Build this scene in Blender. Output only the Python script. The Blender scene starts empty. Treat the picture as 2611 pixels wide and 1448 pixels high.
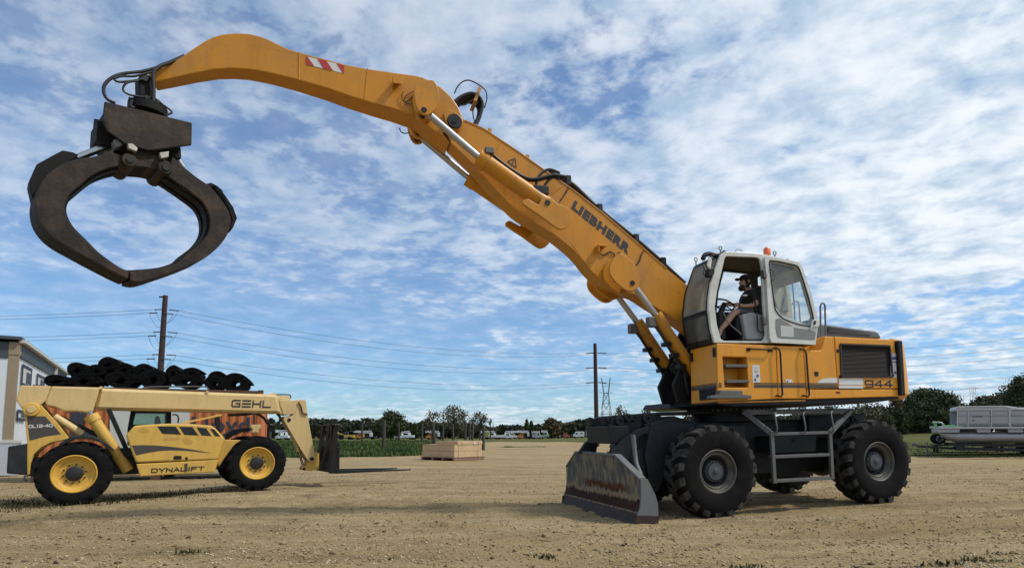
import bpy, bmesh, math, random
import numpy as np
from mathutils import Vector, Matrix
from mathutils.geometry import tessellate_polygon

SC = bpy.context.scene
COL = SC.collection
R = math.radians
rng = random.Random(7)

# ---------------------------------------------------------------- camera
F, CX, CY, CAMH = 1480.0, 1350.0, 983.0, 1.455      # in pixels of the 2611 x 1448 photograph
PITCH = math.atan(127 / 1480.0)
cam_d = bpy.data.cameras.new('camera')
cam = bpy.data.objects.new('camera', cam_d)
COL.objects.link(cam)
cam.location = (0, 0, CAMH)
cam.rotation_euler = (R(90) + PITCH, 0, 0)
cam_d.sensor_width = 36.0
cam_d.lens = F / 2611 * 36.0
cam_d.shift_x = -(CX - 1305.5) / 2611
cam_d.shift_y = (CY - 724.0) / 2611
cam_d.clip_start = 0.1
cam_d.clip_end = 6000
SC.camera = cam

# ---------------------------------------------------------------- sky, sun, exposure
SUN_EL, SUN_AZ = R(53), R(97)            # azimuth clockwise from +Y (the view direction)
world = bpy.data.worlds.new('World')
SC.world = world
world.use_nodes = True
wn, wl = world.node_tree.nodes, world.node_tree.links
wn.clear()
def W(t, **kw):
    n = wn.new(t)
    for k, v in kw.items():
        setattr(n, k, v)
    return n
def wmath(op, a, b=None, c=None):
    n = W('ShaderNodeMath', operation=op)
    for i, v in enumerate((a, b, c)):
        if v is None: continue
        if isinstance(v, (int, float)): n.inputs[i].default_value = v
        else: wl.new(v, n.inputs[i])
    return n.outputs[0]
sky = W('ShaderNodeTexSky', sky_type='NISHITA', sun_disc=False)
sky.sun_elevation, sky.sun_rotation = SUN_EL, SUN_AZ
sky.air_density, sky.dust_density, sky.ozone_density = 1.0, 0.6, 1.6
tc = W('ShaderNodeTexCoord')
sep = W('ShaderNodeSeparateXYZ'); wl.new(tc.outputs['Generated'], sep.inputs[0])
zc = wmath('ADD', wmath('MAXIMUM', sep.outputs[2], 0.0), 0.15)
u_ = wmath('DIVIDE', sep.outputs[0], zc); v_ = wmath('DIVIDE', sep.outputs[1], zc)
cmb = W('ShaderNodeCombineXYZ'); wl.new(u_, cmb.inputs[0]); wl.new(v_, cmb.inputs[1])
def wnoise(scale, detail, rough, dist, off, stretch=(1, 1, 1), rot=0):
    mp = W('ShaderNodeMapping'); mp.inputs['Location'].default_value = off
    mp.inputs['Scale'].default_value = stretch
    mp.inputs['Rotation'].default_value = (0, 0, rot)
    wl.new(cmb.outputs[0], mp.inputs[0])
    n = W('ShaderNodeTexNoise'); n.inputs['Scale'].default_value = scale
    n.inputs['Detail'].default_value = detail; n.inputs['Roughness'].default_value = rough
    n.inputs['Distortion'].default_value = dist
    wl.new(mp.outputs[0], n.inputs['Vector'])
    return n.outputs['Fac']
big = wnoise(0.42, 3, 0.5, 0.4, (3.4, 1.7, 0), (0.7, 1.0, 1), 0.35)          # sheets and clear lanes
mid = wnoise(3.2, 8, 0.60, 0.25, (0.4, 5.0, 0), (0.85, 1.0, 1), 0.6)          # cloud banks
fine = wnoise(12.5, 9, 0.60, 0.15, (2.0, 0.3, 0), (0.9, 1.0, 1), 0.7)         # altocumulus flakes
wide = wmath('MULTIPLY', sep.outputs[0], 0.34)                                 # the sheet is thicker on the sunny side
cov = wmath('ADD', wmath('MULTIPLY', big, 0.75), wmath('ADD', wmath('MULTIPLY', mid, 0.95), wmath('MULTIPLY', fine, 0.75)))
# the sheet ends above a clearer band; small low clouds lie on the horizon
ramp = W('ShaderNodeValToRGB'); wl.new(sep.outputs[2], ramp.inputs[0]); ramp.color_ramp.interpolation = 'EASE'
re_ = ramp.color_ramp.elements; re_[0].position = 0.0; re_[0].color = (.50, .50, .50, 1); re_[1].position = .32; re_[1].color = (.56, .56, .56, 1)
for p_, v_c in ((.05, .36), (.09, .26), (.17, .28), (.24, .52)):
    e_ = re_.new(p_); e_.color = (v_c, v_c, v_c, 1)
cov = wmath('ADD', wmath('ADD', cov, wmath('MULTIPLY', sep.outputs[0], 0.13)), wmath('SUBTRACT', ramp.outputs[0], .5))
dens = W('ShaderNodeMapRange', interpolation_type='SMOOTHSTEP'); wl.new(cov, dens.inputs[0])
dens.inputs[1].default_value = 0.90; dens.inputs[2].default_value = 1.22
dens.inputs[3].default_value = 0.0; dens.inputs[4].default_value = 1.0
thick = W('ShaderNodeMapRange'); wl.new(wmath('ADD', wmath('MULTIPLY', big, 0.5), wide), thick.inputs[0])
thick.inputs[1].default_value = 0.05; thick.inputs[2].default_value = 0.42; thick.inputs[3].default_value = 0.50; thick.inputs[4].default_value = 0.97
veil = W('ShaderNodeMapRange'); wl.new(mid, veil.inputs[0]); veil.inputs[1].default_value = .3; veil.inputs[2].default_value = .7; veil.inputs[3].default_value = .16; veil.inputs[4].default_value = .42
density = wmath('MAXIMUM', wmath('MULTIPLY', dens.outputs[0], thick.outputs[0]), veil.outputs[0])
# undersides: soft grey-blue hollows between bright tops
shade = wnoise(8.0, 7, 0.58, 0.2, (2.06, 0.36, 0), (0.9, 1.0, 1), 0.7)
shr = W('ShaderNodeMapRange', interpolation_type='SMOOTHSTEP'); wl.new(wmath('ADD', wmath('MULTIPLY', shade, .7), wmath('MULTIPLY', cov, .22)), shr.inputs[0])
shr.inputs[1].default_value = 0.46; shr.inputs[2].default_value = 0.78
ccol = W('ShaderNodeMix', data_type='RGBA'); wl.new(shr.outputs[0], ccol.inputs[0])
ccol.inputs[6].default_value = (5.2, 6.9, 8.8, 1); ccol.inputs[7].default_value = (10.7, 11.3, 11.8, 1)
skymul = W('ShaderNodeMix', data_type='RGBA', blend_type='MULTIPLY'); skymul.inputs[0].default_value = 1.0
wl.new(sky.outputs[0], skymul.inputs[6]); skymul.inputs[7].default_value = (0.80, 1.20, 1.58, 1)
mixs = W('ShaderNodeMix', data_type='RGBA')
wl.new(density, mixs.inputs[0]); wl.new(skymul.outputs[2], mixs.inputs[6]); wl.new(ccol.outputs[2], mixs.inputs[7])
bgn = W('ShaderNodeBackground'); bgn.inputs['Strength'].default_value = 0.077
wl.new(mixs.outputs[2], bgn.inputs[0])
wo = W('ShaderNodeOutputWorld'); wl.new(bgn.outputs[0], wo.inputs[0])

sun_d = bpy.data.lights.new('sun', 'SUN'); sun_d.energy = 2.6; sun_d.angle = R(5); sun_d.color = (1.0, 0.95, 0.86)
sun = bpy.data.objects.new('sun', sun_d); COL.objects.link(sun)
sun_dir = Vector((math.sin(SUN_AZ) * math.cos(SUN_EL), math.cos(SUN_AZ) * math.cos(SUN_EL), math.sin(SUN_EL)))
sun.rotation_euler = sun_dir.to_track_quat('Z', 'Y').to_euler()
sun.location = (20, -20, 40)
SC.view_settings.view_transform = 'Standard'
SC.view_settings.look = 'None'
SC.view_settings.exposure = 0.2
SC.view_settings.gamma = 1.0
SC.view_settings.use_curve_mapping = False

# ---------------------------------------------------------------- pixel -> place
CAMP = np.array([0, 0, CAMH])
def ray(px, py):
    r = (px - CX) / F; u = (CY - py) / F
    return np.array([r, math.cos(PITCH) - u * math.sin(PITCH), math.sin(PITCH) + u * math.cos(PITCH)])
VIEWS = dict(A=(0,60,2.04125),B=(0,820,2.8575),C=(640,100,3.5727),D=(1000,160,2.3043),E=(1400,500,2.8586),F=(1650,800,3.4347),
  G=(1400,1000,2.576),H=(600,960,2.576),I=(2200,900,4.764),J=(0,820,3.2486),K=(300,960,4.466),L=(1730,620,5.1025),
  M=(1400,1030,4.33),N=(1780,1020,5.955),O=(680,1040,4.293),P=(1200,1040,7.1556),Q=(1580,760,4.7636),S=(1650,560,7.1467),U=(300,700,3.68))
def vz(k, x, y):
    a, b, s = VIEWS[k]
    return a + x / s, b + y / s
def on_z(px, py, z=0.0):
    d = ray(px, py); return CAMP + d * ((z - CAMH) / d[2])
def on_y(px, py, Y):
    d = ray(px, py); return CAMP + d * (Y / d[1])
class Frame:
    def __init__(self, o, a, t=0.0):
        a, t = R(a), R(t)
        self.o = np.array(o, float)
        self.ex = np.array([math.cos(a) * math.cos(t), math.sin(a) * math.cos(t), math.sin(t)])
        self.ey = np.array([-math.sin(a), math.cos(a), 0.0])
        self.ez = np.cross(self.ex, self.ey)
    def matrix(self):
        m = Matrix.Identity(4)
        for i in range(3):
            m[i][0], m[i][1], m[i][2], m[i][3] = self.ex[i], self.ey[i], self.ez[i], self.o[i]
        return m
    def at(self, k, x, y, yl):            # pixel of a photo crop -> (x, z) on the thing's own plane y = yl
        d = ray(*vz(k, x, y))
        t = ((self.o + self.ey * yl - CAMP) @ self.ey) / (d @ self.ey)
        p = CAMP + t * d - self.o
        return (float(p @ self.ex), float(p @ self.ez))
    def pts(self, k, lst, yl):
        return [self.at(k, x, y, yl) for x, y in lst]
    def p3(self, k, x, y, yl):
        a, b = self.at(k, x, y, yl); return (a, yl, b)

# ---------------------------------------------------------------- ground height
_gx = np.array([-3000, -40, -11.5, -10.2, -8.6, -7.0, -5.5, 0, 3.0, 8.0, 22, 40, 62, 120, 3000])
_gz = np.array([-.12, -.12, -.11, -.085, -.01, .035, .03, 0, 0, .155, .30, .95, 1.9, 2.4, 2.6])
def G(x, y):
    b = np.interp(x, _gx, _gz)
    return b
def Gs(x, y): return float(G(np.array([x]), np.array([y]))[0])

# ---------------------------------------------------------------- materials
MATS = {}
def material(name, col, rough=0.6, metal=0.0, var=0.12, scale=4.0, col2=None, amt=0.0, scale2=1.5, bump=0.0, bscale=60.0, stretch=(1,1,1), spec=0.5, coat=0.0, lo=0.5, hi=0.68, emit=None, alpha=None, trans=0.0, grime=None):
    """col with soft variation; col2 (dirt, rust, fading) laid over it in irregular patches"""
    m = bpy.data.materials.new(name); m.use_nodes = True
    n, l = m.node_tree.nodes, m.node_tree.links
    b = n['Principled BSDF']
    tcn = n.new('ShaderNodeTexCoord')
    mp = n.new('ShaderNodeMapping'); mp.inputs['Scale'].default_value = stretch
    l.new(tcn.outputs['Object'], mp.inputs[0])
    def noise(s, d=6, r=0.6, dist=0.0):
        t = n.new('ShaderNodeTexNoise'); t.inputs['Scale'].default_value = s; t.inputs['Detail'].default_value = d
        t.inputs['Roughness'].default_value = r; t.inputs['Distortion'].default_value = dist
        l.new(mp.outputs[0], t.inputs['Vector']); return t.outputs['Fac']
    na = noise(scale)
    ra = n.new('ShaderNodeMapRange'); l.new(na, ra.inputs[0]); ra.inputs[1].default_value = .25; ra.inputs[2].default_value = .75
    mx = n.new('ShaderNodeMix'); mx.data_type = 'RGBA'; l.new(ra.outputs[0], mx.inputs[0])
    mx.inputs[6].default_value = (*[c * (1 - var) for c in col], 1); mx.inputs[7].default_value = (*[min(1, c * (1 + var)) for c in col], 1)
    out = mx.outputs[2]
    if col2 is not None:
        nb = noise(scale2, 9, 0.68, 0.4)
        rb = n.new('ShaderNodeMapRange'); l.new(nb, rb.inputs[0]); rb.inputs[1].default_value = lo; rb.inputs[2].default_value = hi
        rb.inputs[4].default_value = amt
        m2 = n.new('ShaderNodeMix'); m2.data_type = 'RGBA'; l.new(rb.outputs[0], m2.inputs[0]); l.new(out, m2.inputs[6]); m2.inputs[7].default_value = (*col2, 1)
        out = m2.outputs[2]
    if grime:                                   # scuffs, oil specks and rain streaks: (colour, speck amount, streak amount)
        gc, ga_, gb_ = grime
        ns = noise(17, 8, .72); r1 = n.new('ShaderNodeMapRange'); l.new(ns, r1.inputs[0]); r1.inputs[1].default_value = .60; r1.inputs[2].default_value = .70; r1.inputs[4].default_value = ga_
        m3 = n.new('ShaderNodeMix'); m3.data_type = 'RGBA'; l.new(r1.outputs[0], m3.inputs[0]); l.new(out, m3.inputs[6]); m3.inputs[7].default_value = (*gc, 1); out = m3.outputs[2]
        mp2 = n.new('ShaderNodeMapping'); mp2.inputs['Scale'].default_value = (5, 5, .55); l.new(tcn.outputs['Object'], mp2.inputs[0])
        t2 = n.new('ShaderNodeTexNoise'); t2.inputs['Scale'].default_value = 1.6; t2.inputs['Detail'].default_value = 8; t2.inputs['Roughness'].default_value = .7; l.new(mp2.outputs[0], t2.inputs['Vector'])
        r2 = n.new('ShaderNodeMapRange'); l.new(t2.outputs[0], r2.inputs[0]); r2.inputs[1].default_value = .50; r2.inputs[2].default_value = .78; r2.inputs[4].default_value = gb_
        m4 = n.new('ShaderNodeMix'); m4.data_type = 'RGBA'; l.new(r2.outputs[0], m4.inputs[0]); l.new(out, m4.inputs[6]); m4.inputs[7].default_value = (*gc, 1); out = m4.outputs[2]
    l.new(out, b.inputs['Base Color'])
    nr = n.new('ShaderNodeMapRange'); l.new(na, nr.inputs[0]); nr.inputs[3].default_value = max(0.02, rough - .12); nr.inputs[4].default_value = min(1, rough + .12)
    l.new(nr.outputs[0], b.inputs['Roughness'])
    b.inputs['Metallic'].default_value = metal
    b.inputs['Specular IOR Level'].default_value = spec
    if coat: b.inputs['Coat Weight'].default_value = coat
    if bump:
        bn = noise(bscale, 5, 0.6); bp = n.new('ShaderNodeBump'); bp.inputs['Strength'].default_value = bump; bp.inputs['Distance'].default_value = 0.02
        l.new(bn, bp.inputs['Height']); l.new(bp.outputs[0], b.inputs['Normal'])
    if trans:
        b.inputs['Transmission Weight'].default_value = trans
    if alpha is not None:
        b.inputs['Alpha'].default_value = alpha
    if emit: b.inputs['Emission Color'].default_value = (*emit, 1); b.inputs['Emission Strength'].default_value = 1
    MATS[name] = m
    return m
def glassmat(name, tint, dirt, amount):
    """thin pane: clear glass under a film of dust, on the windscreen also painted sky reflection"""
    m = bpy.data.materials.new(name); m.use_nodes = True
    n, l = m.node_tree.nodes, m.node_tree.links
    n.clear()
    o = n.new('ShaderNodeOutputMaterial'); t = n.new('ShaderNodeBsdfTransparent'); t.inputs[0].default_value = (*tint, 1)
    g = n.new('ShaderNodeBsdfGlossy'); g.inputs['Roughness'].default_value = 0.03
    lw = n.new('ShaderNodeLayerWeight'); lw.inputs[0].default_value = .5
    pw = n.new('ShaderNodeMath'); pw.operation = 'POWER'; l.new(lw.outputs['Facing'], pw.inputs[0]); pw.inputs[1].default_value = 4.0
    fr = n.new('ShaderNodeMath'); fr.operation = 'MULTIPLY_ADD'; l.new(pw.outputs[0], fr.inputs[0]); fr.inputs[1].default_value = .6; fr.inputs[2].default_value = .05
    m1 = n.new('ShaderNodeMixShader'); l.new(fr.outputs[0], m1.inputs[0]); l.new(t.outputs[0], m1.inputs[1]); l.new(g.outputs[0], m1.inputs[2])
    d = n.new('ShaderNodeBsdfDiffuse'); d.inputs[0].default_value = (*dirt, 1)
    tr = n.new('ShaderNodeBsdfTranslucent'); tr.inputs[0].default_value = (*dirt, 1)
    dd = n.new('ShaderNodeMixShader'); dd.inputs[0].default_value = .5; l.new(d.outputs[0], dd.inputs[1]); l.new(tr.outputs[0], dd.inputs[2])
    tx = n.new('ShaderNodeTexCoord'); nz = n.new('ShaderNodeTexNoise'); nz.inputs['Scale'].default_value = 2.2; nz.inputs['Detail'].default_value = 6
    l.new(tx.outputs['Object'], nz.inputs['Vector'])
    mr = n.new('ShaderNodeMapRange'); l.new(nz.outputs[0], mr.inputs[0]); mr.inputs[1].default_value = .3; mr.inputs[2].default_value = .7
    mr.inputs[3].default_value = amount * .5; mr.inputs[4].default_value = amount * 1.4
    m2 = n.new('ShaderNodeMixShader'); l.new(mr.outputs[0], m2.inputs[0]); l.new(m1.outputs[0], m2.inputs[1]); l.new(dd.outputs[0], m2.inputs[2])
    l.new(m2.outputs[0], o.inputs[0])
    MATS[name] = m
    return m

material('yellow', (.56, .230, .014), .42, var=.06, scale=2.0, col2=(.40, .20, .05), amt=.8, scale2=.9, lo=.46, hi=.70, bump=.04, bscale=14, grime=((.16, .08, .03), .65, .35), spec=.35)
material('yellow_body', (.70, .295, .020), .40, var=.05, scale=1.6, col2=(.45, .24, .06), amt=.35, scale2=1.1, lo=.52, hi=.76, bump=.02, bscale=9, grime=((.20, .11, .04), .5, .32), spec=.4)
material('yellow_worn', (.52, .24, .04), .5, var=.10, scale=3, col2=(.10, .06, .03), amt=.75, scale2=3.5, lo=.58, hi=.72, bump=.05, bscale=40)
material('chassis', (.019, .022, .025), .55, var=.2, scale=5, col2=(.07, .065, .055), amt=.5, scale2=2.5, lo=.5, hi=.8, bump=.1, bscale=40, spec=.25)
material('black', (.010, .010, .011), .55, var=.2, scale=8, spec=.3)
material('rubber_hose', (.012, .012, .013), .45, var=.2, scale=10)
material('tyre', (.0075, .0075, .008), .9, var=.2, scale=6, col2=(.05, .045, .036), amt=.35, scale2=4, lo=.5, hi=.8, bump=.15, bscale=50, spec=.12)
material('tyre_lug', (.020, .020, .021), .9, var=.2, scale=6, col2=(.12, .105, .085), amt=.7, scale2=6, lo=.42, hi=.72, bump=.2, bscale=60, spec=.12)
material('rim_grey', (.095, .088, .076), .55, metal=.3, var=.2, scale=8, col2=(.05, .045, .04), amt=.8, scale2=7, lo=.48, hi=.62)
material('hub_grey', (.065, .074, .082), .5, metal=.2, var=.15, scale=8)
material('galv', (.115, .115, .113), .55, metal=.25, var=.15, scale=8, col2=(.13, .11, .09), amt=.7, scale2=5, lo=.5, hi=.75)
material('chrome', (.42, .42, .44), .32, metal=1.0, var=.03, scale=1)
material('steel_grey', (.125, .135, .14), .6, metal=.1, var=.2, scale=4, col2=(.20, .15, .09), amt=.6, scale2=3, lo=.52, hi=.7)
material('hood_grey', (.10, .115, .135), .5, var=.1, scale=4, col2=(.16, .15, .13), amt=.4, scale2=3)
material('grille_dark', (.020, .018, .017), .75, var=.15, scale=10)
material('cab_white', (.62, .62, .58), .4, var=.06, scale=5, col2=(.33, .31, .27), amt=.6, scale2=3, lo=.5, hi=.72, grime=((.20, .18, .14), .45, .35))
material('cab_inner', (.05, .048, .045), .75, var=.15, scale=6)
material('cab_beige', (.50, .47, .36), .6, var=.08, scale=6)
material('panel_grey', (.20, .205, .20), .6, var=.05, scale=30)
material('console_grey', (.30, .31, .32), .6, var=.08, scale=6)
material('decal_black', (.015, .015, .017), .5, var=.1)
material('stripe_grey', (.055, .048, .045), .5, var=.1)
material('decal_white', (.62, .62, .61), .45, var=.04, scale=5)
material('decal_grey', (.50, .50, .50), .45, var=.04)
material('decal_red', (.42, .03, .025), .5, var=.08)
material('decal_blue', (.06, .07, .22), .5)
material('beacon', (.75, .13, .02), .3, var=.05, coat=.5)
material('grapple_steel', (.026, .021, .019), .65, metal=.1, var=.3, scale=5, col2=(.085, .055, .035), amt=.8, scale2=3.5, lo=.45, hi=.72, bump=.3, bscale=18, spec=.2, grime=((.008, .007, .007), .7, .6))
material('grapple_dark', (.009, .0085, .0085), .7, metal=.0, var=.3, scale=6, bump=.2, bscale=20, spec=.2)
material('mirror', (.55, .56, .58), .05, metal=1.0, var=.02)
glassmat('glass_clear', (.95, .97, .96), (.66, .70, .68), .09)
glassmat('glass_dust_sheen', (.80, .84, .84), (.62, .58, .48), .50)  # pale film: dust plus the sky's reflection, painted in as diffuse colour
glassmat('glass_dark', (.40, .45, .46), (.24, .26, .25), .30)
glassmat('glass_green', (.60, .80, .74), (.40, .55, .50), .18)

# ---------------------------------------------------------------- mesh builder
class MB:
    def __init__(self):
        self.v, self.f = [], []
    def add(self, verts, faces):
        o = len(self.v); self.v += [tuple(p) for p in verts]; self.f += [tuple(i + o for i in q) for q in faces]; return self
    def box(self, x0, x1, y0, y1, z0, z1):
        vs = [(x, y, z) for z in (z0, z1) for y in (y0, y1) for x in (x0, x1)]
        return self.add(vs, [(0,2,3,1),(4,5,7,6),(0,1,5,4),(2,6,7,3),(0,4,6,2),(1,3,7,5)])
    def prism(self, pts, y0, y1, holes=()):
        """(x, z) outline, with holes, extruded from y0 to y1 (numbers or one value per point)"""
        loops = [list(pts)] + [list(h) for h in holes]
        flat = [p for lp in loops for p in lp]; n = len(flat)
        ya = y0 if isinstance(y0, (list, tuple)) else [y0] * n
        yb = y1 if isinstance(y1, (list, tuple)) else [y1] * n
        vs = [(p[0], ya[i], p[1]) for i, p in enumerate(flat)] + [(p[0], yb[i], p[1]) for i, p in enumerate(flat)]
        if holes:
            tri = tessellate_polygon([[Vector((p[0], p[1], 0)) for p in lp] for lp in loops])
            fs = [tuple(t) for t in tri] + [tuple(i + n for i in t) for t in tri]
        else:
            fs = [tuple(range(n)), tuple(range(n, 2 * n))]
        o = 0
        for lp in loops:
            m = len(lp)
            for i in range(m):
                j = (i + 1) % m; fs.append((o + i, o + j, o + j + n, o + i + n))
            o += m
        return self.add(vs, fs)
    def pane(self, pts, y):
        return self.add([(a, y, b) for a, b in pts], [tuple(range(len(pts)))])
    def tube(self, path, r, n=8, closed=False, cap=True):
        P = [Vector(p) for p in path]; m = len(P)
        rr = r if isinstance(r, (list, tuple)) else [r] * m
        rings = []; up = None
        for i in range(m):
            if closed: t = (P[(i + 1) % m] - P[i - 1])
            else: t = P[min(i + 1, m - 1)] - P[max(i - 1, 0)]
            t.normalize()
            if up is None:
                a = Vector((0, 0, 1)) if abs(t.z) < .9 else Vector((1, 0, 0)); up = (a - t * a.dot(t)).normalized()
            else:
                up = (up - t * up.dot(t)).normalized()
            s = t.cross(up)
            rings.append([P[i] + (up * math.cos(k * 2 * math.pi / n) + s * math.sin(k * 2 * math.pi / n)) * rr[i] for k in range(n)])
        vs = [p for rg in rings for p in rg]; fs = []
        for i in range(m if closed else m - 1):
            a, b = i * n, ((i + 1) % m) * n
            for k in range(n):
                q = (k + 1) % n; fs.append((a + k, a + q, b + q, b + k))
        if cap and not closed:
            fs.append(tuple(range(n))); fs.append(tuple(range((m - 1) * n, m * n)))
        return self.add(vs, fs)
    def bar(self, p, q, w, h, up=(0, 0, 1)):
        """square-section bar from p to q"""
        p, q = Vector(p), Vector(q); t = (q - p).normalized(); u = Vector(up)
        if abs(t.dot(u)) > .95: u = Vector((1, 0, 0))
        s = t.cross(u).normalized(); u = s.cross(t)
        vs = [e + s * a * w / 2 + u * b * h / 2 for e in (p, q) for a, b in ((-1,-1),(1,-1),(1,1),(-1,1))]
        return self.add(vs, [(0,1,2,3),(7,6,5,4),(0,4,5,1),(1,5,6,2),(2,6,7,3),(3,7,4,0)])
    def lathe(self, prof, cx=0, cz=0, n=32, a0=0, a1=2 * math.pi):
        """(radius, y) profile turned about the y axis through (cx, cz)"""
        full = abs(a1 - a0 - 2 * math.pi) < 1e-6; k = n if full else n + 1
        m = len(prof); vs = []
        for i in range(k):
            a = a0 + (a1 - a0) * i / n
            for r, y in prof: vs.append((cx + r * math.cos(a), y, cz + r * math.sin(a)))
        fs = []
        for i in range(n):
            j = (i + 1) % k
            for q in range(m - 1): fs.append((i * m + q, j * m + q, j * m + q + 1, i * m + q + 1))
        return self.add(vs, fs)
    def disc(self, cx, cz, r, y0, y1, n=20):
        return self.prism([(cx + r * math.cos(i * 2 * math.pi / n), cz + r * math.sin(i * 2 * math.pi / n)) for i in range(n)], y0, y1)
    def ball(self, c, r, n=8, m=6):
        vs, fs = [], []
        rx, ry, rz = r if isinstance(r, (tuple, list)) else (r, r, r)
        for i in range(m + 1):
            t = math.pi * i / m
            for k in range(n):
                a = 2 * math.pi * k / n; vs.append((c[0] + rx * math.sin(t) * math.cos(a), c[1] + ry * math.sin(t) * math.sin(a), c[2] + rz * math.cos(t)))
        for i in range(m):
            for k in range(n):
                q = (k + 1) % n; fs.append((i * n + k, i * n + q, (i + 1) * n + q, (i + 1) * n + k))
        return self.add(vs, fs)
    def mesh(self, name, mat, smooth=None):
        me = bpy.data.meshes.new(name); me.from_pydata(self.v, [], self.f)
        bm = bmesh.new(); bm.from_mesh(me)
        bmesh.ops.remove_doubles(bm, verts=bm.verts, dist=1e-5)
        bmesh.ops.recalc_face_normals(bm, faces=bm.faces)
        bm.to_mesh(me); bm.free()
        if mat: me.materials.append(MATS[mat] if isinstance(mat, str) else mat)
        if smooth:
            for p in me.polygons: p.use_smooth = True
            me.set_sharp_from_angle(angle=R(smooth))
        return me
    def build(self, name, mat, parent=None, bevel=0.0, smooth=None, seg=2):
        o = bpy.data.objects.new(name, self.mesh(name, mat, smooth)); COL.objects.link(o)
        if parent: o.parent = parent
        if bevel:
            b = o.modifiers.new('bevel', 'BEVEL'); b.width = bevel; b.segments = seg; b.limit_method = 'ANGLE'; b.angle_limit = R(40)
        return o
def tag(o, label=None, cat=None, group=None, kind=None):
    if label: o['label'] = label
    if cat: o['category'] = cat
    if group: o['group'] = group
    if kind: o['kind'] = kind
    return o
def thing(name, label, cat, group=None, frame=None, loc=None, rz=0.0):
    o = bpy.data.objects.new(name, None); COL.objects.link(o); o.empty_display_size = .3
    if frame is not None: o.matrix_world = frame.matrix()
    elif loc is not None: o.location = loc; o.rotation_euler = (0, 0, rz)
    return tag(o, label, cat, group)
def empty(name, parent, loc=(0, 0, 0), rot=(0, 0, 0)):
    o = bpy.data.objects.new(name, None); COL.objects.link(o); o.parent = parent; o.location = loc; o.rotation_euler = rot; o.empty_display_size = .1
    return o
def copy_tree(o, parent=None):
    c = o.copy(); COL.objects.link(c); c.parent = parent
    for ch in list(o.children): copy_tree(ch, c)
    return c
def instance(name, mesh, parent=None, loc=(0, 0, 0), rot=(0, 0, 0), scale=(1, 1, 1)):
    o = bpy.data.objects.new(name, mesh); COL.objects.link(o); o.parent = parent; o.location = loc; o.rotation_euler = rot; o.scale = scale
    return o
def smoothpath(pts, k=6):
    """Catmull-Rom through 2-D or 3-D points"""
    P = [np.array(p, float) for p in pts]; out = []
    for i in range(len(P) - 1):
        a, b, c, d = P[max(i - 1, 0)], P[i], P[i + 1], P[min(i + 2, len(P) - 1)]
        for j in range(k):
            t = j / k
            out.append(tuple(.5 * (2 * b + (c - a) * t + (2 * a - 5 * b + 4 * c - d) * t * t + (3 * b - a - 3 * c + d) * t ** 3)))
    out.append(tuple(P[-1])); return out
# lettering: a font outline, or square strokes, mapped onto three points of a face
def text_uv(s, bold=0.0):
    cu = bpy.data.curves.new('lettering', 'FONT'); cu.body = s; cu.offset = bold; cu.resolution_u = 3; cu.space_character = 1.0 + bold * 2.2
    o = bpy.data.objects.new('lettering', cu); COL.objects.link(o)
    dg = bpy.context.evaluated_depsgraph_get(); me = bpy.data.meshes.new_from_object(o.evaluated_get(dg))
    v = np.array([p.co[:2] for p in me.vertices]); f = [tuple(p.vertices) for p in me.polygons]
    bpy.data.objects.remove(o); bpy.data.curves.remove(cu); bpy.data.meshes.remove(me)
    lo, hi = v.min(0), v.max(0); return (v - lo) / (hi - lo), f
STROKES = {'G': [[(1,1),(.12,1),(0,.86),(0,.12),(.1,0),(1,0),(1,.5),(.5,.5)]], 'E': [[(1,1),(0,1)],[(1,.5),(0,.5)],[(1,0),(0,0)]],
 'H': [[(0,0),(0,1)],[(1,0),(1,1)],[(.02,.5),(.98,.5)]], 'L': [[(0,1),(0,0),(1,0)]], 'D': [[(0,0),(0,1),(.8,1),(1,.8),(1,.2),(.8,0),(0,0)]],
 'Y': [[(0,1),(.5,.45),(1,1)],[(.5,.4),(.5,0)]], 'N': [[(0,0),(0,1),(1,0),(1,1)]], 'A': [[(0,0),(.5,1),(1,0)],[(.3,.3),(.75,.3)]],
 'I': [[(.5,0),(.5,1)]], 'F': [[(0,0),(0,1),(1,1)],[(.02,.5),(.8,.5)]], 'T': [[(0,1),(1,1)],[(.5,.98),(.5,0)]],
 '9': [[(.05,0),(.9,0),(1,.1),(1,.9),(.9,1),(.1,1),(0,.9),(0,.5),(.1,.42),(1,.42)]], '4': [[(.72,0),(.72,1),(0,.42),(0,.3),(1,.3)]],
 '1': [[(.2,.85),(.55,1),(.55,0)]], '2': [[(0,1),(.9,1),(1,.9),(1,.6),(.9,.5),(.1,.5),(0,.4),(0,0),(1,0)]], '0': [[(.1,0),(.9,0),(1,.1),(1,.9),(.9,1),(.1,1),(0,.9),(0,.1),(.1,0)]],
 '-': [[(0,.45),(1,.45)]], 'C': [[(1,1),(0,1),(0,0),(1,0)]]}
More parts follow.
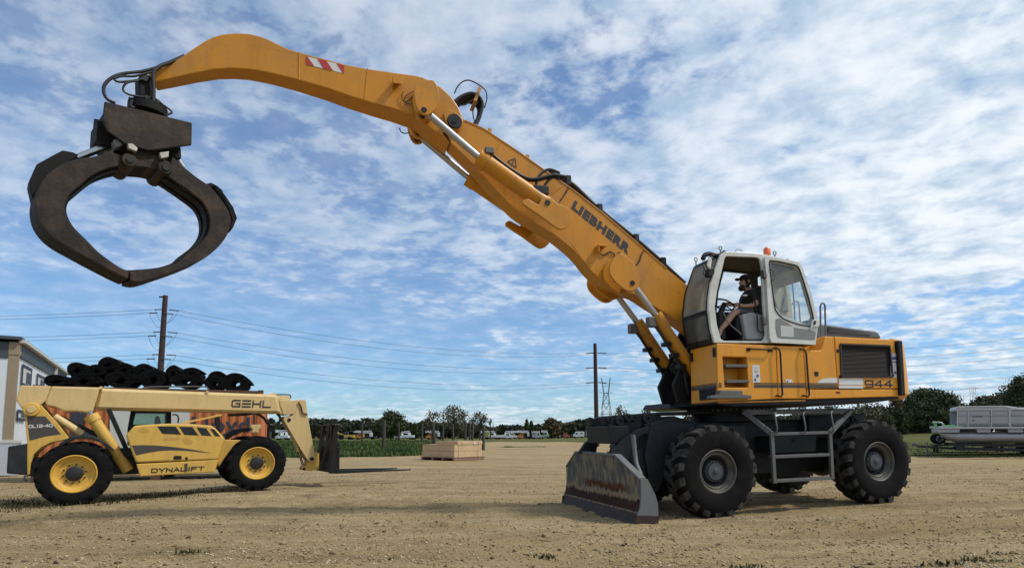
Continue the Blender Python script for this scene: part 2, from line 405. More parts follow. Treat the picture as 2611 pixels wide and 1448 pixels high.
def stroke_uv(s, th=.16, gap=.42, aspect=.8):
    """square technical lettering, in units of its own height; returns polygons"""
    vs, fs, x = [], [], 0.0
    lay = 0
    for ch in s:
        if ch == ' ': x += .5; continue
        w = aspect * (.3 if ch == 'I' else .55 if ch in '1-' else 1.0)
        for pl in STROKES[ch]:
            P = [np.array([x + a * w, th / 2 + b * (1 - th)]) for a, b in pl]; lay += 1
            L, Rr = [], []
            for i, p in enumerate(P):
                d0 = P[i] - P[i - 1] if i > 0 else P[1] - P[0]
                d1 = P[i + 1] - P[i] if i < len(P) - 1 else d0
                d0, d1 = d0 / np.linalg.norm(d0), d1 / np.linalg.norm(d1)
                nrm = np.array([-d0[1] - d1[1], d0[0] + d1[0]]); nrm /= max(np.linalg.norm(nrm), 1e-6)
                c = max(.45, nrm @ np.array([-d0[1], d0[0]]))
                e = np.zeros(2)
                if i == 0: e = -d0 * th / 2
                if i == len(P) - 1: e = d1 * th / 2
                L.append(p + nrm * th / 2 / c + e); Rr.append(p - nrm * th / 2 / c + e)
            o = len(vs)
            for a, b in zip(L, Rr): vs += [(*a, lay), (*b, lay)]
            for i in range(len(P) - 1): fs.append((o + 2 * i, o + 2 * i + 1, o + 2 * i + 3, o + 2 * i + 2))
        x += w + gap
    v = np.array(vs); v[:, 0] = (v[:, 0] - v[:, 0].min()) / (v[:, 0].max() - v[:, 0].min()); v[:, 1] = (v[:, 1] - v[:, 1].min()) / (v[:, 1].max() - v[:, 1].min())
    return v, fs
def decal(name, mat, parent, uvf, o, u, v, out=(0, -1, 0), lift=.004):
    """map unit lettering: o = lower left, u = lower right, v = upper left (3-D points)"""
    uv, fs = uvf; o, u, v, n = Vector(o), Vector(u), Vector(v), Vector(out)
    mb = MB(); mb.v = [tuple(o + (u - o) * p[0] + (v - o) * p[1] + n * (lift + (.0004 * (p[2] % 5) if len(p) > 2 else 0))) for p in uv]; mb.f = list(fs)
    return mb.build(name, mat, parent)
QUAD = (np.array([(0, 0), (1, 0), (1, 1), (0, 1)], float), [(0, 1, 2, 3)])
# ================================================================ ground
def ground_material():
    m = bpy.data.materials.new('gravel_ground'); m.use_nodes = True
    n, l = m.node_tree.nodes, m.node_tree.links; b = n['Principled BSDF']
    t = n.new('ShaderNodeTexCoord')
    def noise(scale, det=6, rough=.6, sc=(1, 1, 1), rot=0, dist=0):
        mp = n.new('ShaderNodeMapping'); mp.inputs['Scale'].default_value = sc; mp.inputs['Rotation'].default_value = (0, 0, rot); l.new(t.outputs['Object'], mp.inputs[0])
        x = n.new('ShaderNodeTexNoise'); x.inputs['Scale'].default_value = scale; x.inputs['Detail'].default_value = det; x.inputs['Roughness'].default_value = rough; x.inputs['Distortion'].default_value = dist
        l.new(mp.outputs[0], x.inputs['Vector']); return x.outputs[0]
    def rng_(v, a, b_, c=0., d=1.):
        r = n.new('ShaderNodeMapRange'); l.new(v, r.inputs[0]); r.inputs[1].default_value = a; r.inputs[2].default_value = b_; r.inputs[3].default_value = c; r.inputs[4].default_value = d; return r.outputs[0]
    def mix(f, a, b_):
        r = n.new('ShaderNodeMix'); r.data_type = 'RGBA'; l.new(f, r.inputs[0])
        for i, v in ((6, a), (7, b_)):
            if isinstance(v, tuple): r.inputs[i].default_value = (*v, 1)
            else: l.new(v, r.inputs[i])
        return r.outputs[2]
    big = noise(.16, 4, .55); tracks = noise(.9, 7, .65, (.10, 2.2, 1), -.12); lanes = noise(.55, 5, .6, (.10, 1.0, 1), .10); patch = noise(1.1, 8, .68, (.55, 1.2, 1), -.1); grit = noise(26, 5, .7); pebble = noise(75, 3, .6)
    c = mix(rng_(big, .3, .7), (.310, .222, .108), (.380, .284, .148))
    c = mix(rng_(tracks, .46, .62), c, (.430, .330, .185))
    c = mix(rng_(lanes, .54, .66, 0, .7), c, (.215, .150, .078))
    c = mix(rng_(patch, .52, .70, 0, .8), c, (.150, .104, .056))
    c = mix(rng_(grit, .46, .72, 0, .85), c, (.105, .070, .034))
    c = mix(rng_(pebble, .60, .72, 0, .65), c, (.52, .43, .29))
    l.new(c, b.inputs['Base Color']); b.inputs['Roughness'].default_value = .95; b.inputs['Specular IOR Level'].default_value = .15
    ad = n.new('ShaderNodeMath'); ad.operation = 'ADD'; l.new(grit, ad.inputs[0]); l.new(pebble, ad.inputs[1])
    bp = n.new('ShaderNodeBump'); bp.inputs['Strength'].default_value = .8; bp.inputs['Distance'].default_value = .03; l.new(ad.outputs[0], bp.inputs['Height']); l.new(bp.outputs[0], b.inputs['Normal'])
    MATS['gravel_ground'] = m
ground_material()
_r = np.random.RandomState(3)
def vnoise(x, y, s, seed):
    """smooth value noise on arrays"""
    g = np.random.RandomState(seed).rand(256, 256)
    xs, ys = x / s, y / s; xi, yi = np.floor(xs).astype(int), np.floor(ys).astype(int); fx, fy = xs - xi, ys - yi
    fx, fy = fx * fx * (3 - 2 * fx), fy * fy * (3 - 2 * fy)
    a, b = g[xi % 256, yi % 256], g[(xi + 1) % 256, yi % 256]; c, d = g[xi % 256, (yi + 1) % 256], g[(xi + 1) % 256, (yi + 1) % 256]
    return (a * (1 - fx) + b * fx) * (1 - fy) + (c * (1 - fx) + d * fx) * fy
def Gfine(x, y):
    z = G(x, y)
    fade = np.clip(1 - (np.hypot(x, y - 10) - 18) / 25, 0, 1)
    q = y + .12 * x
    n = (vnoise(x * .35, q * 1.7, 1.0, 1) - .5) * .05 + (vnoise(x, y, .45, 2) - .5) * .028 + (vnoise(x, y, .17, 3) - .5) * .016
    # wheel ruts with tread marks
    for off, sl, dep in ((9.05, -.10, .045), (9.75, -.10, .040), (11.6, .05, .040), (12.35, .05, .034), (7.6, -.16, .034), (8.2, -.16, .030), (14.3, -.03, .04)):
        d = (y - off - sl * x - .25 * np.sin(x * .35 + off)); n = n - dep * np.exp(-(d / .16) ** 2) * (.65 + .35 * np.sign(np.sin((x + np.abs(d) * 1.2) * 22))) + dep * .7 * np.exp(-((np.abs(d) - .30) / .09) ** 2)
    # churned clods near the fork tips and left of centre
    ch = np.exp(-(((x + 4.5) / 2.6) ** 2 + ((y - 13.2) / 1.6) ** 2)); n = n + ch * (vnoise(x, y, .22, 5) - .45) * .10
    return z + n * fade - .012 * fade
def axis(lo, hi, step, far_lo, far_hi, grow=1.09):
    a = list(np.arange(lo, hi, step)); s = step; x = hi
    while x < far_hi: a.append(x); s *= grow; x += s
    a.append(far_hi); s = step; x = lo - step; b = []
    while x > far_lo: b.append(x); s *= grow; x -= s
    b.append(far_lo); return np.array(b[::-1] + a)
xs, ys = axis(-11, 12, .075, -3500, 3500), axis(5.2, 16, .07, -400, 4500, 1.07)
X, Y = np.meshgrid(xs, ys, indexing='ij'); Zg = Gfine(X, Y)
nx, ny = len(xs), len(ys)
me = bpy.data.meshes.new('ground')
vv = np.stack([X, Y, Zg], -1).reshape(-1, 3)
ii = (np.arange(nx - 1)[:, None] * ny + np.arange(ny - 1)[None, :]).reshape(-1)
ff = np.stack([ii, ii + ny, ii + ny + 1, ii + 1], -1)
me.vertices.add(len(vv)); me.vertices.foreach_set('co', vv.ravel().astype(np.float32))
me.loops.add(ff.size); me.loops.foreach_set('vertex_index', ff.ravel().astype(np.int32))
me.polygons.add(len(ff)); me.polygons.foreach_set('loop_start', (np.arange(len(ff)) * 4).astype(np.int32)); me.polygons.foreach_set('loop_total', np.full(len(ff), 4, np.int32))
me.update(calc_edges=True); me.validate()
me.polygons.foreach_set('use_smooth', np.ones(len(ff), bool))
me.materials.append(MATS['gravel_ground'])
ground_o = bpy.data.objects.new('ground', me); COL.objects.link(ground_o); tag(ground_o, kind='structure')
# ================================================================ material handler
HF = Frame((3.279, 10.357, 0.0), 18.0, 1.9)
MH = thing('material_handler', 'orange-yellow wheeled material handler with raised boom, white cab and dozer blade', 'material handler', frame=HF)
YC = 1.475                                   # centre plane
def hp(k, lst, y): return HF.pts(k, lst, y)
def h3(k, x, y, yl): return HF.p3(k, x, y, yl)

# ---- wheels
def tyre_profile(Rt, w, rb, bulge=.03):
    return [(rb, .05), (rb + .02, .015), (rb + .06, .0), (rb + (Rt - rb) * .5, -bulge), (Rt * .90, -.005), (Rt * .945, .03), (Rt * .955, .07), (Rt * .96, w / 2),
            (Rt * .955, w - .07), (Rt * .945, w - .03), (Rt * .90, w + .005), (rb + (Rt - rb) * .5, w + bulge), (rb + .06, w), (rb, w - .05)]
def lug_mesh(Rt, w, n, skew, depth, frac=.52, tang=.55, side=.10):
    mb = MB(); da = 2 * math.pi / n
    for sgn in (0, 1):
        for i in range(n):
            a = i * da + (da / 2 if sgn else 0)
            ys = [(-.012, 0.0, Rt * (1 - side)), (.0, .02, Rt * .975), (.09, .10, Rt), (w * frac, skew, Rt * 1.002)]
            ring = []
            for y, off, r in ys:
                yy = w - y if sgn else y
                row = []
                for s in (-.5, .5):
                    aa = a + s * da * tang * (1.0 if y < .1 else .82) + off * da * 1.6
                    row.append((aa, r, yy))
                ring.append(row)
            base = len(mb.v); vs = []
            for row in ring:
                for aa, r, yy in row:
                    for rr in (r, max(r - depth, Rt * .86)): vs.append((rr * math.cos(aa), yy, rr * math.sin(aa)))
            fs = []
            for q in range(3):
                b = q * 4; c = b + 4
                fs += [(b, c, c + 2, b + 2), (b + 1, b + 3, c + 3, c + 1), (b, b + 1, c + 1, c), (b + 2, c + 2, c + 3, b + 3)]
            fs += [(0, 2, 3, 1), (12, 13, 15, 14)]
            mb.add(vs, fs)
    return mb
tyre_me = MB().lathe(tyre_profile(.83, .50, .385), n=48).mesh('tyre', 'tyre', 50)
lug_me = lug_mesh(.835, .50, 19, .34, .075).mesh('tread', 'tyre_lug', 30)
rim_me = MB().lathe([(.385, .05), (.395, .02), (.375, .012), (.36, .03), (.345, .075), (.325, .085), (.30, .08), (.285, .10), (.268, .14)], n=40).mesh('rim', 'rim_grey', 35)
dish_me = MB().lathe([(.275, .12), (.262, .17), (.225, .20), (.215, .25), (.0, .25)], n=32).mesh('wheel_dish', 'chassis', 35)
hub_b = MB().lathe([(.20, .24), (.195, .16), (.185, .13), (.165, .125), (.16, .10), (.15, .088), (.06, .08), (.052, .066), (.03, .06), (0, .06)], n=32)
for i in range(16):
    a = i * 2 * math.pi / 16; hub_b.disc(.178 * math.cos(a), .178 * math.sin(a), .013, .11, .15, 6)
hub_me = hub_b.mesh('hub', 'hub_grey', 35)
def wheel(parent, x, y, z, flip, turn, meshes, spin=0.0):
    w = empty('wheel', parent, (x, y, z), (0, 0, turn))
    if flip: w.scale = (1, -1, 1)
    for nm, me in meshes: instance(nm, me, w, rot=(0, spin, 0))
    return w
MH_W = (('tyre', tyre_me), ('tread', lug_me), ('rim', rim_me), ('wheel_dish', dish_me), ('hub', hub_me))
for x in (.11, 3.86):
    wheel(MH, x, 0.0, .815, False, 0, MH_W, rng.random())
    wheel(MH, x, 2.95, .815, True, 0, MH_W, rng.random())

# ---- undercarriage
m = MB(); m.prism([(-.75, .95), (-.75, 1.70), (-.1, 1.84), (.35, 1.70), (4.35, 1.70), (4.5, 1.5), (4.5, 1.0), (4.2, .85), (3.3, .95), (2.8, .62), (1.2, .62), (.8, .80), (-.3, .80)], 1.0, 1.95)
m.build('chassis_frame', 'chassis', MH, .03)
for x in (.11, 3.86):
    m = MB(); m.tube([(x, .30, .815), (x, 2.65, .815)], .15, 14); m.ball((x, YC, .80), (.36, .34, .36), 14, 10)
    m.box(x - .22, x + .22, .62, .80, .62, 1.02); m.box(x - .22, x + .22, 2.15, 2.33, .62, 1.02)
    m.build('axle', 'chassis', MH, .02, 40)
m = MB(); m.tube([(.4, YC, .80), (3.5, YC, .80)], .075, 10); m.build('drive_shaft', 'chassis', MH, smooth=40)
# side plates of the front end, with pin eyes
plate = hp('M', [(1140,205),(1345,210),(1600,215),(1600,300),(1420,520),(1330,560),(1240,900),(1190,975),(1120,900),(1060,560),(1110,300)], .78)
MB().prism(plate, .78, .86).build('front_side_plate', 'chassis', MH, .008)
MB().prism(plate, 2.09, 2.17).build('front_side_plate', 'chassis', MH, .008)
hitch = hp('M', [(572,150),(590,132),(640,150),(700,128),(860,112),(1000,104),(1160,98),(1250,140),(1345,210),(1140,230),(1110,300),(900,330),(660,345),(655,235),(600,225)], 1.15)
for y0 in (1.15, 1.72): MB().prism(hitch, y0, y0 + .08).build('hitch_plate', 'chassis', MH, .01)
m = MB(); a = hp('M', [(650,240),(880,235),(900,420),(680,440)], .95); m.prism(a, .95, 2.0); m.build('front_cross_box', 'chassis', MH, .02)
for x, y, r in ((765,185,.075),(860,150,.07),(925,150,.06),(1065,160,.08),(655,172,.05)):
    c = HF.at('M', x, y, 1.15)
    m = MB(); m.lathe([(0, 1.10), (r * .55, 1.10), (r * .55, 1.07), (r, 1.07), (r * 1.15, 1.09), (r * 1.15, 1.17)], *c, n=20); m.build('pin_eye', 'chassis', MH, smooth=30)
for y0, pts in ((.80, [(690,560),(720,500),(790,420),(880,345),(980,285),(1110,240),(1135,300),(1130,345),(1060,325),(995,365),(935,440),(900,520),(880,640),(800,640)]),
                (2.10, [(330,535),(400,430),(500,350),(610,290),(660,270),(650,340),(590,370),(550,430),(530,490),(518,560),(420,560)])):
    q = hp('M', pts, y0); MB().prism(q, y0, y0 + .09).build('blade_arm', 'chassis', MH, .01)
for yy in (.88, 2.0):
    q = hp('M', [(880,560),(1000,500),(1120,470),(1180,930),(1140,980),(1040,860),(930,720)], yy); MB().prism(q, yy, yy + .08).build('blade_link', 'chassis', MH, .01)
m = MB(); m.tube([h3('M', 928, 340, .55), h3('M', 945, 520, .55), h3('M', 962, 660, .48), h3('M', 1015, 790, .30)], .042, 12); m.build('blade_brace', 'steel_grey', MH, smooth=40)
for yy in (1.15, 1.8):
    m = MB(); m.tube([(-1.35, yy, .70), (-.45, yy, 1.20)], .085, 12); m.build('blade_cylinder', 'chassis', MH, smooth=40)
    m = MB(); m.tube([(-1.48, yy, .62), (-1.3, yy, .73)], .045, 10); m.build('blade_cylinder_rod', 'chrome', MH, smooth=40)
# top plate and turntable
m = MB(); m.box(-.40, 1.0, 1.02, 1.93, 1.86, 1.92); m.build('top_plate', 'black', MH, .01)
TX = 1.55
m = MB(); m.lathe([(0, 1.70), (.86, 1.70), (.86, 1.83), (.80, 1.83), (.80, 1.95), (.90, 1.95), (.90, 2.02), (.74, 2.02), (.74, 2.14), (0, 2.14)], 0, 0, 48)
m.v = [(x + TX, z * -1 + YC, y) for x, y, z in m.v]; m.build('turntable', 'black', MH, smooth=30)
bolt_me = MB().box(-.012, .012, -.012, .012, 1.91, 1.96).mesh('turntable_bolt', 'steel_grey')
TT = [o for o in MH.children if o.name.startswith('turntable')][0]
for i in range(48):
    a = i * 2 * math.pi / 48; instance('bolt', bolt_me, TT, (TX + .875 * math.cos(a), YC + .875 * math.sin(a), 0))
# access ladder of galvanised box section
yt, yb = .42, .02
def lad(x, y, up): return h3('N', x, y, yt if up else yb)
m = MB(); m.bar(lad(680, 180, 1), lad(2320, 160, 1), .075, .10); m.build('ladder_top_rail', 'galv', MH, .006)
for p, q in (((690,170),(1120,510)),((2310,165),(1995,500))):
    m = MB(); m.bar(lad(*p, 1), lad(*q, 0), .07, .085); m.build('ladder_strut', 'galv', MH, .006)
for p, q in (((1115,500),(1158,1260)),((1998,495),(2035,1190))):
    m = MB(); m.bar(lad(*p, 0), lad(*q, 0), .055, .07, (1,0,0)); m.build('ladder_upright', 'galv', MH, .006)
for p, q in (((1145,515),(1985,490)),((1160,860),(2005,825)),((1175,1228),(2060,1180))):
    a, b = lad(*p, 0), lad(*q, 0); m = MB(); m.bar((a[0], .10, a[2]), (b[0], .10, b[2]), .20, .055); m.build('ladder_tread', 'galv', MH, .006)
for x0, y0, x1, y1 in ((1100,180,1170,500),(1535,175,1600,490),(1950,165,2022,480)):
    a, b = lad(x0, y0, 1), lad(x1, y1, 0)
    m = MB(); m.tube([(a[0], yt - .02, a[2] + .02), (a[0] + .04, yt - .12, a[2] + .03), (b[0] - .01, yb - .03, a[2] - .06), (b[0], yb - .06, b[2] + .1), (b[0] - .01, yb - .05, b[2]), (b[0] - .05, yb, b[2] - .03)], .016, 8); m.build('ladder_grab_bar', 'galv', MH, smooth=50)
# tool box and tanks between the axles
q = hp('N', [(1150,545),(1800,535),(1790,775),(1160,805)], .45); m = MB(); m.prism(q, .45, 1.0); tb = m.build('tool_box', 'chassis', MH, .015)
c = HF.at('N', 1455, 610, .45); MB().disc(*c, .045, .435, .46, 16).build('lock', 'black', tb)
q = hp('N', [(1170,870),(1990,850),(1930,1100),(1740,1095),(1590,1060),(1540,1150),(1180,1200)], .95); MB().prism(q, .95, 1.9).build('gearbox', 'black', MH, .03)
m = MB(); m.box(2.9, 4.4, .75, 1.0, 1.30, 1.78); m.build('rear_side_plate', 'chassis', MH, .02)
c = (4.05, 1.66); m = MB(); m.lathe([(.03, .70), (.06, .70), (.075, .72), (.075, .78)], *c, n=18); m.build('pin_eye', 'chassis', MH, smooth=30)
m = MB(); m.box(.55, 1.15, .55, 1.0, .75, 1.62); m.build('battery_box', 'chassis', MH, .02)

# ---- dozer blade: outline in (y, z), curved in x
BL = thing_part = empty('dozer_blade', MH)
yn, yf = -.16, 3.12
ztop = lambda y: float(np.interp(y, [yn, .62, 2.45, yf], [.79, 1.16, 1.17, .83]))
def bx(s):                                   # front face x at height share s
    return -1.60 + .06 * math.sin(math.pi * min(1, s)) - .09 * (1 - s) ** 3
def blade_sheet(z0f, z1f, x_off, thick, ny=28, nz=10):
    mb = MB(); ys = np.linspace(yn, yf, ny)
    for side in (0, 1):
        for y in ys:
            for j in range(nz + 1):
                z = z0f(y) + (z1f(y) - z0f(y)) * j / nz
                mb.v.append((bx(min(1, z / 1.12)) + x_off + (thick if side else 0), y, z))
    n = nz + 1; o = ny * n
    for i in range(ny - 1):
        for j in range(nz):
            a = i * n + j; mb.f += [(a, a + 1, a + n + 1, a + n), (o + a, o + a + n, o + a + n + 1, o + a + 1)]
        mb.f += [(i * n, i * n + n, o + i * n + n, o + i * n), (i * n + nz, o + i * n + nz, o + i * n + n + nz, i * n + n + nz)]
    for i in (0, ny - 1):
        for j in range(nz): mb.f.append((i * n + j, i * n + j + 1, o + i * n + j + 1, o + i * n + j))
    return mb
# worn mouldboard paint: grey with mud streaks, rust showing where it scours
mt = bpy.data.materials.new('blade_paint'); mt.use_nodes = True
n_, l_ = mt.node_tree.nodes, mt.node_tree.links; bs = n_['Principled BSDF']
tcx = n_.new('ShaderNodeTexCoord'); sx = n_.new('ShaderNodeSeparateXYZ'); l_.new(tcx.outputs['Object'], sx.inputs[0])
def nmap(scale, sc, det=7):
    mp = n_.new('ShaderNodeMapping'); mp.inputs['Scale'].default_value = sc; l_.new(tcx.outputs['Object'], mp.inputs[0])
    t = n_.new('ShaderNodeTexNoise'); t.inputs['Scale'].default_value = scale; t.inputs['Detail'].default_value = det; t.inputs['Roughness'].default_value = .65
    l_.new(mp.outputs[0], t.inputs[0]); return t.outputs[0]
def nmr(v, a, b, c=0, d=1):
    r = n_.new('ShaderNodeMapRange'); l_.new(v, r.inputs[0]); r.inputs[1].default_value = a; r.inputs[2].default_value = b; r.inputs[3].default_value = c; r.inputs[4].default_value = d; return r.outputs[0]
def nmath(op, a, b):
    r = n_.new('ShaderNodeMath'); r.operation = op
    for i, v in enumerate((a, b)):
        if isinstance(v, (int, float)): r.inputs[i].default_value = v
        else: l_.new(v, r.inputs[i])
    return r.outputs[0]
def nmix(fac, a, b):
    r = n_.new('ShaderNodeMix'); r.data_type = 'RGBA'; l_.new(fac, r.inputs[0])
    for i, v in ((6, a), (7, b)):
        if isinstance(v, tuple): r.inputs[i].default_value = (*v, 1)
        else: l_.new(v, r.inputs[i])
    return r.outputs[2]
streak = nmap(3.4, (1, 2.4, .8)); blot = nmap(2.6, (1, 1.6, 1.2)); finen = nmap(14, (1, 1, 1)); vstr = nmap(8, (1, 1.8, .55))
col = nmix(nmr(streak, .44, .60), (.095, .095, .092), (.235, .195, .125))
col = nmix(nmr(vstr, .52, .66, 0, .75), col, (.050, .047, .043))
zj = nmath('ADD', sx.outputs[2], nmath('MULTIPLY', nmath('SUBTRACT', blot, .5), .30))
zj = nmath('ADD', zj, nmath('MULTIPLY', nmath('SUBTRACT', vstr, .5), .22))
yy_ = nmath('ADD', sx.outputs[1], nmath('MULTIPLY', blot, .8))
b1 = nmath('MULTIPLY', nmr(zj, .50, .54), nmr(zj, .68, .61))          # scoured belt at mid height
b1 = nmath('MULTIPLY', b1, nmath('MULTIPLY', nmr(yy_, .55, .9), nmr(yy_, 2.8, 2.3)))
b2 = nmr(zj, .43, .39)
rust = nmix(nmr(finen, .35, .7), (.050, .016, .008), (.13, .042, .014))
rust2 = nmix(nmr(finen, .35, .7), (.026, .013, .010), (.060, .026, .016))
edge = nmr(nmath('ABSOLUTE', nmath('SUBTRACT', zj, .45), 0.0), .06, .02)
col = nmix(nmath('MULTIPLY', edge, .75), col, (.27, .19, .10))
col = nmix(b1, col, rust); col = nmix(b2, col, rust2)
lip = nmr(nmath('ABSOLUTE', nmath('SUBTRACT', sx.outputs[2], .235), 0.0), .022, .008)
col = nmix(nmath('MULTIPLY', lip, nmr(vstr, .40, .5)), col, (.26, .19, .12))
l_.new(col, bs.inputs['Base Color']); bs.inputs['Roughness'].default_value = .85; bs.inputs['Specular IOR Level'].default_value = .2
bp = n_.new('ShaderNodeBump'); bp.inputs['Strength'].default_value = .25; bp.inputs['Distance'].default_value = .02; l_.new(finen, bp.inputs['Height']); l_.new(bp.outputs[0], bs.inputs['Normal'])
MATS['blade_paint'] = mt
material('blade_edge', (.035, .022, .018), .6, metal=.3, var=.3, scale=6, col2=(.09, .045, .025), amt=.7, scale2=4, bump=.2, bscale=25)
blade_sheet(lambda y: .215, ztop, 0, .045).build('mouldboard', 'blade_paint', BL, smooth=40)
blade_sheet(lambda y: .0, lambda y: .225, -.022, .05, 28, 4).build('cutting_edge', 'blade_edge', BL, smooth=40)
lipm = MB(); pth = [(bx(min(1, ztop(y) / 1.12)) + .05, y, ztop(y)) for y in (yn, .62, 2.45, yf)]
for a, b in zip(pth[:-1], pth[1:]): lipm.bar(a, b, .13, .035)
lipm.build('top_flange', 'steel_grey', BL, .005)
for y0 in (yn - .03, yf):
    prof = [(bx(z / 1.12) - (.0 if z > .23 else .02), z) for z in np.linspace(.02, .79, 12)]
    e = prof + [(-1.42, .785), (-1.29, .52), (-1.25, .38), (-1.25, .20), (-1.28, .02)]
    MB().prism(e, y0, y0 + .035).build('end_plate', 'steel_grey', BL, .004)
    e2 = [(-1.70, .005), (-1.27, .005), (-1.245, .17), (-1.67, .21)]
    MB().prism(e2, y0 - .012, y0 + .01).build('end_wear_plate', 'blade_edge', BL, .003)
for y0 in (.8, 1.4, 2.0): MB().prism([(-1.52, .1), (-1.32, .15), (-1.32, .75), (-1.40, .95), (-1.52, .95)], y0, y0 + .05).build('back_rib', 'chassis', BL)

# ---- upper structure
# revolving frame under the bodywork
m = MB(); m.prism([(.22, 2.02), (.30, 2.13), (4.55, 2.13), (4.7, 2.05), (3.9, 1.98), (.6, 1.97)], .14, 2.85); m.build('revolving_frame', 'black', MH, .01)
YS = .08                                       # near side of the bodywork
side = lambda lst, y=YS: hp('F', lst, y)
# cabinet under the cab, with a recess for the steps
outer = side([(612,258),(1126,276),(1146,742),(622,768)]); hole = side([(660,374),(874,380),(888,645),(680,645)])
cab_box = MB(); cab_box.prism(outer, YS, .36, [hole]); cab_box.prism([(p[0], p[1]) for p in outer], .36, 0.93); fc = cab_box.build('step_cabinet', 'yellow_body', MH, .012)
for a, b, z in (((690,452),(884,452),.0),((695,590),(896,588),.0)):
    p, q = HF.at('F', *a, YS), HF.at('F', *b, YS); MB().box(p[0], q[0], YS - .005, .34, p[1] - .03, p[1] + .02).build('step', 'galv', fc, .005)
bmp = side([(650,668),(835,672),(838,705),(915,712),(915,740),(552,740),(560,715),(630,708)], -.02); MB().prism(bmp, -.02, .10).build('lower_step', 'galv', fc, .006)
p1 = side([(1132,278),(1366,285),(1396,742),(1152,742)]); MB().prism(p1, YS, .5).build('service_door', 'yellow_body', MH, .012)
p2 = side([(1372,316),(1522,319),(1536,290),(1556,200),(1566,196),(1636,199),(1668,650),(1400,656)]); sd = MB().prism(p2, YS, .5).build('service_door', 'yellow_body', MH, .018)
c = side([(1464,505),(1498,506),(1500,545),(1467,544)]); MB().prism(c, YS - .008, YS + .02).build('door_lock', 'black', sd, .004)
p3o = side([(1642,199),(2166,226),(2202,654),(1674,650)]); p3h = side([(1690,268),(2118,284),(2144,550),(1702,548)])
ec = MB().prism(p3o, YS, .40, [p3h]).build('engine_cover', 'yellow_body', MH, .018)
gq = side([(1686,264),(2122,280),(2148,554),(1698,552)]); gx0, gx1 = min(p[0] for p in gq), max(p[0] for p in gq)
MB().prism(gq, YS + .06, YS + .10).build('grille', 'grille_dark', ec)
GR = [o for o in ec.children if o.name.startswith('grille')][0]
for i in range(24):
    t = (i + .5) / 24
    la = HF.at('F', 1690 + 12 * t, 268 + 280 * t, YS); ra = HF.at('F', 2118 + 26 * t, 284 + 266 * t, YS)
    mb = MB(); mb.bar((la[0], YS + .03, la[1]), (ra[0], YS + .03, ra[1]), .05, .012, (0, -.7, .7)); mb.build('slat', 'grille_dark', GR)
mb = MB(); fr = [HF.p3('F', x, y, YS) for x, y in ((1688,266),(2120,282),(2146,552),(1700,550))]
for a, b in zip(fr, fr[1:] + fr[:1]): mb.bar(a, b, .05, .035)
mb.build('grille_frame', 'grille_dark', ec)
for x, y in ((1668,323),(1690,550)):
    c = HF.at('F', x, y, YS); MB().box(c[0]-.03, c[0]+.03, YS-.012, YS+.02, c[1]-.03, c[1]+.03).build('cover_latch', 'black', ec, .004)
p4 = side([(1402,661),(2204,659),(2228,722),(1240,746),(1150,746),(1400,746)]); p4 = side([(1402,661),(2204,659),(2228,722),(1400,746)])
sk = MB().prism(p4, YS + .005, .6).build('side_skirt', 'yellow_body', MH, .015)
c = side([(1656,680),(1692,682),(1690,693),(1658,691)]); MB().prism(c, YS - .004, YS + .02).build('recess_grip', 'black', sk)
p5 = side([(1152,747),(1398,750),(1398,765),(640,775)]); MB().prism(side([(626,770),(1398,748),(1398,765),(640,782)]), YS + .03, .7).build('lower_sill', 'yellow_worn', MH, .006)
# counterweight with rounded rear
cwx = HF.at('F', 2206, 500, YS)[0]
prof = []
for i in range(9):
    a = i / 8 * math.pi / 2; prof.append((math.sin(a), 1 - math.cos(a)))
mb = MB(); zb, zt = 2.05, 3.30; xr = 4.98
ring = [(cwx, YS), (4.62, YS)] + [(4.62 + .60 * s, YS + .60 * c) for s, c in prof[1:]] 
ring = ring + [(x, 2.9 + YS - y) for x, y in reversed(ring)]
nn = len(ring); lev = [(zb, .0, .10), (zb + .10, .06, .0), (2.6, .05, 0), (3.15, .0, 0), (zt - .03, -.03, .03), (zt, -.08, .1)]
for z, dx, ins in lev:
    for x, y in ring:
        f = max(0, (x - cwx) / (5.2 - cwx)); yy = y + (ins if y < YC else -ins); mb.v.append((x + dx * f, yy, z))
for i in range(len(lev) - 1):
    for k in range(nn): mb.f.append((i * nn + k, i * nn + (k + 1) % nn, (i + 1) * nn + (k + 1) % nn, (i + 1) * nn + k))
mb.f += [tuple(range(nn)), tuple(range((len(lev) - 1) * nn, len(lev) * nn))]
cw = mb.build('counterweight', 'yellow_body', MH, .0, 35)
pa, pb = h3('F', 2222, 232, .0), h3('F', 2250, 712, .0)
m = MB(); m.bar((pa[0], .06, pa[2]), (pb[0], .06, pb[2]), .12, .10, (0, 1, 0)); m.build('corner_bumper', 'black', cw, .02)
# body core and the far side
zt = 3.22
m = MB(); m.box(2.35, cwx + .01, .38, 2.86, 2.12, zt + .03); m.build('engine_housing', 'yellow_body', MH, .03)
m = MB(); m.box(1.4, 2.36, .45, 0.93, 2.12, 2.92); m.build('hydraulic_compartment', 'black', MH)
m = MB(); m.box(.75, 2.4, 2.02, 2.86, 2.06, 2.85); m.build('tank_housing', 'yellow_body', MH, .03)
fq = hp('Q', [(640,1000),(660,960),(700,980),(838,1060),(838,1195),(645,1210)], 1.78); MB().prism(fq, 1.78, 1.84).build('front_guard', 'black', MH)
m = MB(); m.box(.30, .75, .93, 1.86, 2.00, 2.14); m.build('frame_front', 'black', MH, .01)
for yy in (1.16, 1.72):
    MB().prism([(.10, 2.1), (.0, 2.45), (.25, 2.9), (.65, 3.75), (1.05, 3.9), (1.3, 3.4), (1.6, 2.1)], yy, yy + .07).build('boom_bracket', 'black', MH, .01)
m = MB(); m.box(.212, .222, .12, .62, 2.11, 2.32); lvp = m.build('front_louvre_panel', 'chassis', MH)
